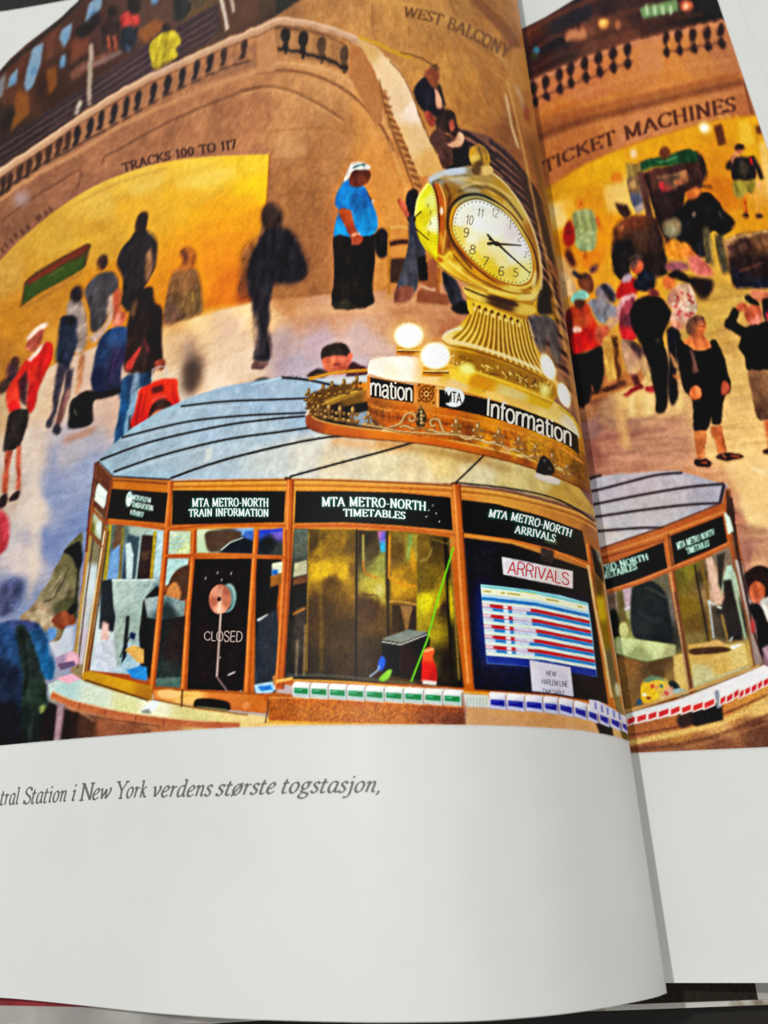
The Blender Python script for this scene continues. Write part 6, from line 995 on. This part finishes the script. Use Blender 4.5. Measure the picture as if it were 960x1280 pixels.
P([(773,820),(808,829),(842,822),(846,868),(780,888)],[(780,830,(140,100,50)),(790,860,(130,96,50)),(820,840,(96,72,40)),(840,850,(140,110,60))],.9); P([(842,820),(856,816),(866,860),(844,866)],(180,150,84),.9)
P([(842,820),(860,815),(868,862),(846,868)],(206,170,96),.9); obj_id('printed_bag','small yellow flowered bag'); PS([(802,876),(801,860),(804,852),(814,848),(828,848),(836,852),(842,862),(846,868),(824,877),(810,880)],[(808,865,(226,176,40)),(825,855,(220,180,60)),(838,865,(206,150,120))],.7)
for x,y,c in ((814,857,(206,60,50)),(820,860,(220,130,110)),(826,858,(50,110,110)),(832,866,(206,70,60)),(806,868,(226,226,220)),(811,873,(130,40,50)),(820,870,(240,200,30)),(834,858,(226,160,80)),(828,874,(220,200,150)),(815,864,(250,190,20)),(838,870,(170,180,170))): E(x,y,2.6,2.4,c,0,.6,.9)
PS([(804,852),(812,845),(824,846),(834,852),(820,850)],(110,130,96),.8); PS([(836,852),(844,852),(850,860),(848,866),(842,860)],(40,50,50),.8); PS([(842,862),(856,862),(862,866),(848,872)],(150,176,170),.9); E(799,878,3,4,(40,90,120),0,.8)
obj_id('printed_bay','glazed bay with brass panels and a cardboard carton, right page')
P([(842,712),(911,682),(930,760),(942,832),(866,862),(852,790)],[(850,720,(110,96,34)),(860,715,(130,116,36)),(860,760,(130,104,30)),(870,780,(110,84,30)),(880,720,(80,66,36)),(890,720,(206,160,130)),(898,745,(196,150,120)),(905,700,(130,110,90)),(910,730,(170,190,160)),(905,760,(56,50,46)),(915,780,(56,48,44)),(890,780,(90,76,60)),(870,800,(130,110,60)),(870,830,(180,146,70)),(900,830,(190,156,80)),(925,820,(190,156,84)),(880,850,(160,160,120)),(915,840,(200,170,130))],.8)
Ln([(868,706),(878,760),(886,802)],2,(50,36,20),.8); Ln([(876,702),(884,740),(888,800)],4,(130,100,40),1); P([(882,698),(890,696),(903,756),(894,756)],(210,166,140),.9); P([(896,694),(906,690),(902,740),(898,730)],(70,60,50),1); P([(908,708),(914,706),(918,724),(906,724)],(170,200,176),.8); Ln([(914,715),(932,800)],3,(150,170,140),.9); Ln([(912,716),(900,744)],1.5,(170,190,160),.8); P([(904,726),(914,724),(928,800),(908,800)],(52,44,42),1); Ln([(886,750),(892,798)],2.4,(170,176,176),.8); Ln([(902,768),(910,802)],3,(150,120,60),.9); Ln([(884,752),(894,756)],3,(196,200,190),.9); Ln([(896,758),(902,760)],3,(220,220,200),.9); Ln([(912,802),(916,796)],2,(200,206,200),.8)
P([(860,806),(880,804),(896,800),(906,806),(930,804),(936,830),(868,858)],[(880,815,(200,154,80)),(900,830,(206,166,90)),(925,820,(214,184,110)),(880,845,(190,180,126))],.8); PS([(862,812),(880,809),(900,808),(914,812),(902,816),(880,818),(864,818)],(90,60,34),.8); PS([(872,806),(888,803),(896,800),(906,805),(898,808),(880,808)],(196,150,90),.8); P([(912,808),(930,804),(916,812)],(226,226,220),.7); P([(868,856),(936,832),(942,836),(870,866)],(176,176,130),1,.8)
mottle([(700,700),(945,690),(945,890),(700,890)],.1,2.2,123,[PG.cur,PG.cur-1,PG.cur-2])
obj_id('printed_window_frame','dark gold bars of the booth, right page')
Ln([(834,668),(840,712),(850,780),(864,864)],6,(120,74,40),.7); Ln([(832,668),(838,712),(843,740)],3.5,(190,104,50),.7); Ln([(836,708),(848,780),(861,860)],1.2,(206,190,150),.6,.8)
Ln([(752,742),(800,728),(836,713),(880,696),(912,680)],5,(170,92,46),.7); Ln([(752,740),(800,726),(836,711),(880,694),(911,678)],1.4,(220,140,84),.6,.8)
Ln([(910,612),(918,680),(932,760),(948,836)],6,(130,80,50),.8); Ln([(916,660),(930,740),(946,830)],1.6,(70,44,30),.6); P([(918,700),(926,700),(950,790),(958,826),(944,836),(934,770)],[(930,740,(176,160,150)),(945,800,(150,130,120))],.9); Ln([(914,622),(922,690),(942,790),(957,832)],3,(70,44,36),.8); E(941,782,3,10,(196,60,60),0,1.4,.8); P([(908,612),(918,640),(920,664),(914,668),(908,640)],(80,50,40),.8); P([(906,642),(912,646),(917,664),(911,667)],(196,216,190),.8)
Ln([(780,890),(820,878),(866,862),(910,846),(950,832)],3.5,(196,150,90),.8); Ln([(782,893),(866,866),(950,836)],1.2,(110,70,40),.6)
obj_id('printed_counter','curved stone counter of the booth, right page')
P([(560,960),(700,915),(780,898),(830,888),(900,868),(960,842),(1100,790),(1100,1000),(560,1000)],[(790,900,(160,90,50)),(800,915,(176,106,60)),(850,905,(176,104,54)),(900,890,(196,120,60)),(940,870,(206,136,64)),(800,932,(150,90,60)),(850,925,(176,120,60)),(900,910,(206,150,90)),(950,885,(220,170,100)),(850,938,(130,84,60)),(900,930,(130,80,56)),(950,910,(110,66,46)),(955,930,(110,70,50))],.9)
Ln([(780,930),(830,920),(890,906),(940,886),(970,872)],7,(216,170,96),1.2,.95,1); Ln([(780,920),(840,910),(900,894),(960,868)],2,(96,56,34),1,.8,1); Ln([(784,938),(840,932),(900,918),(970,890)],4,(110,66,44),1.4,.8,1); Ln([(790,944),(860,934),(930,914),(970,900)],2,(170,116,80),1,.7,1)
P([(860,888),(902,878),(904,900),(870,908),(856,902)],(40,32,28),1); PS([(846,900),(852,890),(862,888),(864,904),(852,910)],(70,44,36),1.2); mottle([(780,880),(970,840),(970,945),(780,945)],.15,1.8,125,[PG.cur])
obj_id('printed_timetable_rack','white ledge behind the red timetable boxes'); P([(700,916),(770,896),(800,887),(850,874),(890,858),(930,842),(960,829),(1100,770),(1100,790),(960,850),(930,864),(890,880),(850,892),(800,903),(770,909),(700,930)],[(780,898,(206,204,196)),(850,880,(214,206,204)),(930,850,(224,216,214))],.8)
P([(893,864),(898,862),(902,884),(896,886)],(140,140,150),.8)
for a,b,ya,yb in ((770,783,903,903),(784,794,901,898),(796,808,898,895),(810,821,895,892),(823,836,892,888),(838,850,889,885),(852,864,887,883),(866,879,884,880),(880,893,881,876),(900,907,876,872),(908,916,873,869),(917,924,868,864),(924,930,868,864),(931,938,864,861),(939,946,861,857),(947,953,857,853),(954,961,853,850),(962,970,850,846)):
    obj_id('printed_timetable_box'); P([(a-1,ya-4),(b+1,yb-4),(b+1,yb+6),(a-1,ya+7)],(226,200,190),.5); P([(a+.5,ya-2),(b-.5,yb-2.5),(b-.5,yb+4),(a+.5,ya+5)],(206,60,60),.5)
PP('dark haired person holding a white cloth at the right page edge')
PS([(930,722),(936,712),(948,708),(962,710),(990,720),(990,760),(962,752),(950,744),(938,750)],(52,28,26),1); PS([(936,738),(942,728),(950,728),(956,736),(954,750),(944,754),(938,748)],[(945,738,(190,96,60)),(950,750,(206,110,76))],.9); PS([(950,756),(956,748),(966,744),(990,744),(990,780),(962,778)],(206,200,186),1); PS([(936,756),(950,758),(962,780),(990,780),(990,840),(962,830),(950,812),(944,780)],(26,22,26),1); P([(953,810),(962,806),(962,834),(955,832)],(150,120,130),1)
printed_area(PR,[(500,-90),(600,60),(652,36),(680,22),(700,10),(716,0),(740,-16),(858,-120),(897,0),(930,99),(960,188),(1400,1500),(1500,910),(960,934),(800,941),(785,942),(500,965)])

ragged(PL, 501); ragged(PR, 601, .9)
finish(PL, 301); finish(PR, 401)
# ------------------------------------------------------------------ materials
def mat(name): 
    m = bpy.data.materials.new(name); m.use_nodes = True
    return m, m.node_tree.nodes, m.node_tree.links, m.node_tree.nodes['Principled BSDF']
def srgb_lin(c):
    c = np.asarray(c, float); return np.where(c <= .04045, c/12.92, ((c+.055)/1.055)**2.4)
def noise_mat(name, c1, c2, scale, rough=.6, spec=.3, bump=0.0, detail=6, stretch=(1, 1, 1), lo=.35, hi=.65):
    m, N, L, b = mat(name)
    tc = N.new('ShaderNodeTexCoord'); mp = N.new('ShaderNodeMapping'); mp.inputs['Scale'].default_value = stretch
    nz = N.new('ShaderNodeTexNoise'); nz.inputs['Scale'].default_value = scale; nz.inputs['Detail'].default_value = detail
    cr = N.new('ShaderNodeValToRGB'); cr.color_ramp.elements[0].position = lo; cr.color_ramp.elements[1].position = hi
    cr.color_ramp.elements[0].color = (*srgb_lin(np.array(c1)/255), 1); cr.color_ramp.elements[1].color = (*srgb_lin(np.array(c2)/255), 1)
    L.new(tc.outputs['Object'], mp.inputs['Vector']); L.new(mp.outputs['Vector'], nz.inputs['Vector']); L.new(nz.outputs['Fac'], cr.inputs['Fac']); L.new(cr.outputs['Color'], b.inputs['Base Color'])
    b.inputs['Roughness'].default_value = rough; b.inputs['Specular IOR Level'].default_value = spec
    if bump:
        bp = N.new('ShaderNodeBump'); bp.inputs['Strength'].default_value = bump; bp.inputs['Distance'].default_value = .0004
        L.new(nz.outputs['Fac'], bp.inputs['Height']); L.new(bp.outputs['Normal'], b.inputs['Normal'])
    return m
PAPER = (215, 216, 212)
m_paper = noise_mat('coated_white_paper', (214, 215, 211), (217, 218, 214), 60, .45, .25)
m_block = noise_mat('page_block_edges', (150, 143, 132), (222, 216, 205), 900, .8, .1, stretch=(.02, .02, 1))
m_red = noise_mat('red_endpaper', (92, 14, 30), (170, 52, 56), 70, .6, .2)
m_board = noise_mat('worn_grey_board', (150, 147, 142), (176, 173, 166), 90, .8, .15, .2)
m_cream = noise_mat('worn_cream_board_edge', (120, 98, 76), (205, 201, 190), 130, .85, .1, .4, lo=.30, hi=.46)
m_cloth = noise_mat('black_woven_book_cloth', (26, 21, 18), (54, 45, 38), 4200, .9, .1, .5)
m_table = noise_mat('dark_table_top', (10, 10, 11), (34, 30, 26), 9, .5, .25, .1)
m_wood = noise_mat('dark_table_leg', (18, 15, 13), (36, 29, 24), 14, .5, .25)
def ink_mat(name, rough=.42):
    m, N, L, b = mat(name)
    at = N.new('ShaderNodeAttribute'); at.attribute_name = 'ink'
    tc = N.new('ShaderNodeTexCoord'); nz = N.new('ShaderNodeTexNoise'); nz.inputs['Scale'].default_value = 2600; nz.inputs['Detail'].default_value = 2
    mr = N.new('ShaderNodeMapRange'); mr.inputs['From Min'].default_value = .3; mr.inputs['From Max'].default_value = .7
    mr.inputs['To Min'].default_value = .93; mr.inputs['To Max'].default_value = 1.07
    mx = N.new('ShaderNodeVectorMath'); mx.operation = 'SCALE'
    L.new(tc.outputs['Object'], nz.inputs['Vector']); L.new(nz.outputs['Fac'], mr.inputs['Value'])
    L.new(at.outputs['Color'], mx.inputs[0]); L.new(mr.outputs['Result'], mx.inputs['Scale']); L.new(mx.outputs['Vector'], b.inputs['Base Color'])
    b.inputs['Roughness'].default_value = rough; b.inputs['Specular IOR Level'].default_value = .1
    return m
m_ink = ink_mat('halftone_printed_ink')

# ------------------------------------------------------------------ mesh output
def link(o, parent=None):
    scene.collection.objects.link(o)
    if parent: o.parent = parent
    return o
def mesh_from(name, co, faces, material, parent=None, colors=None, smooth=True):
    """faces: (n,4) or (n,3) int array"""
    me = bpy.data.meshes.new(name); n, k = faces.shape
    me.vertices.add(len(co)); me.vertices.foreach_set('co', np.ascontiguousarray(co, np.float32).ravel())
    me.loops.add(n*k); me.loops.foreach_set('vertex_index', np.ascontiguousarray(faces, np.int32).ravel())
    me.polygons.add(n); me.polygons.foreach_set('loop_start', np.arange(0, n*k, k, dtype=np.int32))
    me.polygons.foreach_set('use_smooth', np.full(n, smooth))
    me.update(calc_edges=True)
    if colors is not None:
        a = me.color_attributes.new('ink', 'FLOAT_COLOR', 'POINT')
        a.data.foreach_set('color', np.concatenate([colors, np.ones((len(colors), 1))], 1).astype(np.float32).ravel())
    me.materials.append(material)
    return link(bpy.data.objects.new(name, me), parent)
book = link(bpy.data.objects.new('open_book', None)); book.location = (0, 0, 0)
book['label'] = 'large open picture book showing a station hall, on the dark table'
book['category'] = 'book'

def ink_rgb(c):
    a = np.clip(srgb_lin(np.clip(c, 0, 1)) / PRINT_E - .006, 0, .97)
    lum = a.mean(-1, keepdims=True)
    return np.clip(lum + (a - lum)*1.03, 0, .97)
def emit_page(pg, part_name, part_label):
    nr, nc = pg.id.shape; LIFT = 4e-5
    for k in range(1, pg.na + 1):                              # round the curl, where the print runs on towards the gutter
        pg.rgb[:, nc-k] = pg.rgb[:, nc-pg.na-1]; pg.id[:, nc-k] = pg.id[:, nc-pg.na-1]; pg.cov[:, nc-k] = pg.cov[:, nc-pg.na-1]
    for k in range(pg.nb): pg.rgb[:, k] = pg.rgb[:, pg.nb]; pg.id[:, k] = pg.id[:, pg.nb]; pg.cov[:, k] = pg.cov[:, pg.nb]
    XX, YY = np.meshgrid(pg.X, pg.Y); DD = np.broadcast_to(pg.Dc, XX.shape)
    co = world_pts(XX, YY, DD, LIFT).reshape(-1, 3)
    paper = np.array(PAPER)/255; c = pg.rgb*1.0
    lin = ink_rgb(c); pl = srgb_lin(paper)
    lin = lin*pg.cov[..., None] + pl*(1-pg.cov[..., None])
    lin = lin.reshape(-1, 3)
    ids = pg.id; cell_cov = np.maximum.reduce([pg.cov[:-1, :-1], pg.cov[1:, :-1], pg.cov[:-1, 1:], pg.cov[1:, 1:]])
    cid = ids[:-1, :-1].copy(); cid[cell_cov < .02] = -2; cid[(cid < 0) & (cell_cov >= .02)] = 0
    vis = (pg.PX > -14) & (pg.PX < 974) & (pg.PY > -14)
    v = vis[:-1, :-1] | vis[1:, 1:]
    hr, hc = (nr-1)//4, (nc-1)//4                              # beyond the photographed area the raster is four times coarser
    blk = ~v[:hr*4, :hc*4].reshape(hr, 4, hc, 4).any(axis=(1, 3)) & (cell_cov[:hr*4, :hc*4].reshape(hr, 4, hc, 4).min(axis=(1, 3)) > .02)
    big = np.zeros_like(v); big[:hr*4, :hc*4] = np.repeat(np.repeat(blk, 4, 0), 4, 1)
    vi = np.arange(nr*nc).reshape(nr, nc)
    q = np.stack([vi[:-1, :-1], vi[:-1, 1:], vi[1:, 1:], vi[1:, :-1]], -1)
    root = None
    counts = np.bincount((cid[(~big) & (cid >= 0)]), minlength=len(pg.names))
    for k, (nm, lb) in enumerate(pg.names):
        sel = (cid == k) & ~big
        fs = q[sel]
        if k == 0:
            br, bc = np.nonzero(blk); br = br*4; bc = bc*4
            fs = np.concatenate([fs, np.stack([vi[br, bc], vi[br, bc+4], vi[br+4, bc+4], vi[br+4, bc]], -1)])
        if len(fs) < 6: continue
        u, inv = np.unique(fs, return_inverse=True)
        o = mesh_from(part_name if k == 0 else nm, co[u], inv.reshape(fs.shape), m_ink, book if k == 0 else root, lin[u])
        if k == 0: root = o; o['label'] = part_label
        elif lb: o['label'] = lb
    pg.root = root
def page_point(pg, x, y, lift):
    s, t = ray_st(x, y); s = np.clip(s, pg.s[0], pg.s[-1]); D = pg.D(s)
    return world_pts(s*D, t*D, D, lift)
def emit_letters():
    groups = {}
    for k, (pg, pol, col, name, label) in enumerate(LETTER_JOBS): groups.setdefault((id(pg), name, label or k), []).append((pg, pol, col))
    for (_, name, label), jobs in groups.items():
        co = []; cl = []; fc = []; n0 = 0
        for pg, pol, col in jobs:
            c = ink_rgb(np.array(col)/255)
            for p in pol:
                p = np.array(p); h = len(p)//2; a = p[:h]; b = p[h:][::-1]
                w = page_point(pg, np.concatenate([a[:, 0], b[:, 0]]), np.concatenate([a[:, 1], b[:, 1]]), 9e-5)
                co.append(w); cl.append(np.tile(c, (2*h, 1)))
                i = np.arange(h-1); fc.append(np.stack([i, i+1, i+1+h, i+h], -1) + n0); n0 += 2*h
        o = mesh_from(name, np.concatenate(co), np.concatenate(fc), m_ink, pg.root if name != 'caption_line' else book, np.concatenate(cl))
        if isinstance(label, str): o['label'] = label
emit_page(PL, 'printed_photograph', 'left half of the printed station photograph, with the golden clock and the booth')
emit_page(PR, 'printed_photograph', 'right half of the printed station photograph, beyond the gutter')
emit_letters()

# ------------------------------------------------------------------ the book itself
def ruled(name, prof, y0, y1, material, ny=2, thick=0.0, cap=True, label=None, smooth=True):
    """sheet or slab following a profile of (X, D) points from y0 to y1, thickness downwards"""
    p = np.array(prof); n = len(p); ys = np.linspace(y0, y1, ny)
    XX, YY = np.meshgrid(p[:, 0], ys); DD = np.broadcast_to(p[:, 1], XX.shape)
    top = world_pts(XX, YY, DD).reshape(-1, 3)
    tx = np.gradient(p[:, 0]); td = np.gradient(p[:, 1]); l = np.hypot(tx, td); nx = -td/l; nz = -tx/l      # unit normal pointing under the sheet
    off = np.stack([nx, np.zeros(n), nz], -1)*thick
    bot = top + np.tile(off, (ny, 1))
    vi = np.arange(n*ny).reshape(ny, n); q = np.stack([vi[:-1, :-1], vi[:-1, 1:], vi[1:, 1:], vi[1:, :-1]], -1).reshape(-1, 4)
    fs = [q]; co = top
    if thick:
        m = n*ny; co = np.concatenate([top, bot]); fs.append(q[:, ::-1] + m)
        def rim(a):                                            # edges get their own vertices, so the sheet stays flat-shaded up to its rim
            nonlocal co
            a = np.array(a); k = len(a); base = len(co); co = np.concatenate([co, top[a], bot[a]]); i = np.arange(k-1) + base
            fs.append(np.stack([i, i+k, i+1+k, i+1], -1))
        rim(vi[0]); rim(vi[-1][::-1]); rim(vi[:, -1]); rim(vi[:, 0][::-1])
    o = mesh_from(name, co, np.concatenate(fs), material, book, smooth=smooth)
    if label: o['label'] = label
    return o
def slab(name, top_prof, bot_prof, y0, y1, material, label=None):
    """solid between two profiles with the same X stations"""
    t = np.array(top_prof); b = np.array(bot_prof); n = len(t)
    co = np.concatenate([world_pts(p[:, 0], np.full(n, y), p[:, 1]) for y in (y0, y1) for p in (t, b)])
    T0, B0, T1, B1 = [np.arange(n) + n*k for k in range(4)]
    def st(a, c): return np.stack([a[:-1], a[1:], c[1:], c[:-1]], -1)
    fs = np.concatenate([st(T0, T1), st(B1, B0), st(B0, T0), st(T1, B1), np.array([[T0[0], T1[0], B1[0], B0[0]], [T0[-1], B0[-1], B1[-1], T1[-1]]])])
    o = mesh_from(name, co, fs, material, book, smooth=False)
    if label: o['label'] = label
    return o
lp = list(zip(PL.X, PL.Dc)); lp = lp[::6][:-1] + lp[-PL.na-1:]
ruled('page', [(x, d) for x, d in lp], Y_BOT, Y_TOP, m_paper, 2, .00012, label='left page bulging up and curling over into the gutter')
xr = np.linspace(0, .148, 12); rp = [(x, .2201 - .17*x) for x in xr]
ruled('page', rp, Y_BOT, Y_TOP, m_paper, 2, .00012, label='flat right page')
xl = np.linspace(0, .19, 14)
slab('page_block', [(x, .2201 - .17*x + .0007) for x in xl], [(x, .2245 - .008*x + (.0005 if x < .01 else 0)) for x in xl], Y_BOT+.0004, Y_TOP-.0004, m_paper, 'stack of white pages under the right page')
XB = np.linspace(-.255, -.004, 30)
def page_D_at(x): return np.interp(x, PL.X[:len(PL.s)], PL.Dc[:len(PL.s)])
def cover_D(x): return np.interp(x, [-.30, -.20, -.14, -.10, -.06, -.02, .052, .093, .2], [.2358, .2350, .2300, .2235, .2135, .2235, .2232, .2270, .2285])
slab('page_block', [(x, min(page_D_at(x)+.0025, cover_D(x)-.001)) for x in XB], [(x, cover_D(x) - .0004) for x in XB], Y_BOT+.001, Y_TOP-.001, m_paper, 'stack of white pages under the left page')
XC = np.concatenate([np.linspace(-.275, .205, 60)])
slab('cover_board', [(x, cover_D(x)) for x in XC], [(x, cover_D(x)+.004) for x in XC], -.0315, Y_TOP+.006, m_cream, 'worn cream board of the cover showing past the pages')
XG = np.linspace(-.272, -.035, 30)
slab('cover_lining', [(x, cover_D(x)-.0003) for x in XG], [(x, cover_D(x)+.0001) for x in XG], -.0312, Y_TOP+.0055, m_board, 'grey lining of the left cover')
XE = np.linspace(-.268, -.035, 30)
slab('endpaper', [(x, cover_D(x)-.0008) for x in XE], [(x, cover_D(x)-.0003) for x in XE], -.0274, Y_TOP+.003, m_red, 'red printed endpaper at the lower left')
XK = np.linspace(.045, .0905, 8)
slab('cloth_strip', [(x, cover_D(x)-.0009) for x in XK], [(x, cover_D(x)+.0001) for x in XK], -.0302, Y_TOP+.003, m_cloth, 'black cloth strip along the inside of the right cover')
XK2 = np.linspace(.0905, .202, 8)
slab('cover_lining', [(x, cover_D(x)-.0008) for x in XK2], [(x, cover_D(x)+.0001) for x in XK2], -.0302, Y_TOP+.003, m_board, 'grey lining of the right cover')

# ------------------------------------------------------------------ table
table = link(bpy.data.objects.new('table', None))
table['label'] = 'dark table under the open book'; table['category'] = 'table'
def box(name, x0, x1, y0, y1, z0, z1, material, parent, bev=.002):
    import bmesh
    bm = bmesh.new(); bmesh.ops.create_cube(bm, size=1)
    for v in bm.verts: v.co = ((x0+x1)/2 + v.co.x*(x1-x0), (y0+y1)/2 + v.co.y*(y1-y0), (z0+z1)/2 + v.co.z*(z1-z0))
    bmesh.ops.bevel(bm, geom=bm.edges[:], offset=bev, segments=2, affect='EDGES')
    me = bpy.data.meshes.new(name); bm.to_mesh(me); bm.free(); me.materials.append(material)
    return link(bpy.data.objects.new(name, me), parent)
table.location = (0, .15, -.74)
def tb(name, x0, x1, y0, y1, z0, z1, m, b): return box(name, x0, x1, y0-.15, y1-.15, z0+.74, z1+.74, m, table, b)
tb('tabletop', -.7, .7, -.3, .6, -.03, 0, m_table, .003)
for lx in (-.64, .58):
    for ly in (-.26, .50): tb('leg', lx, lx+.06, ly, ly+.06, -.74, -.0305, m_wood, .003)
floor = box('floor', -2, 2, -2, 2.2, -.78, -.7405, noise_mat('grey_floor', (70, 66, 62), (92, 88, 84), 5, .7), None)
floor['kind'] = 'structure'
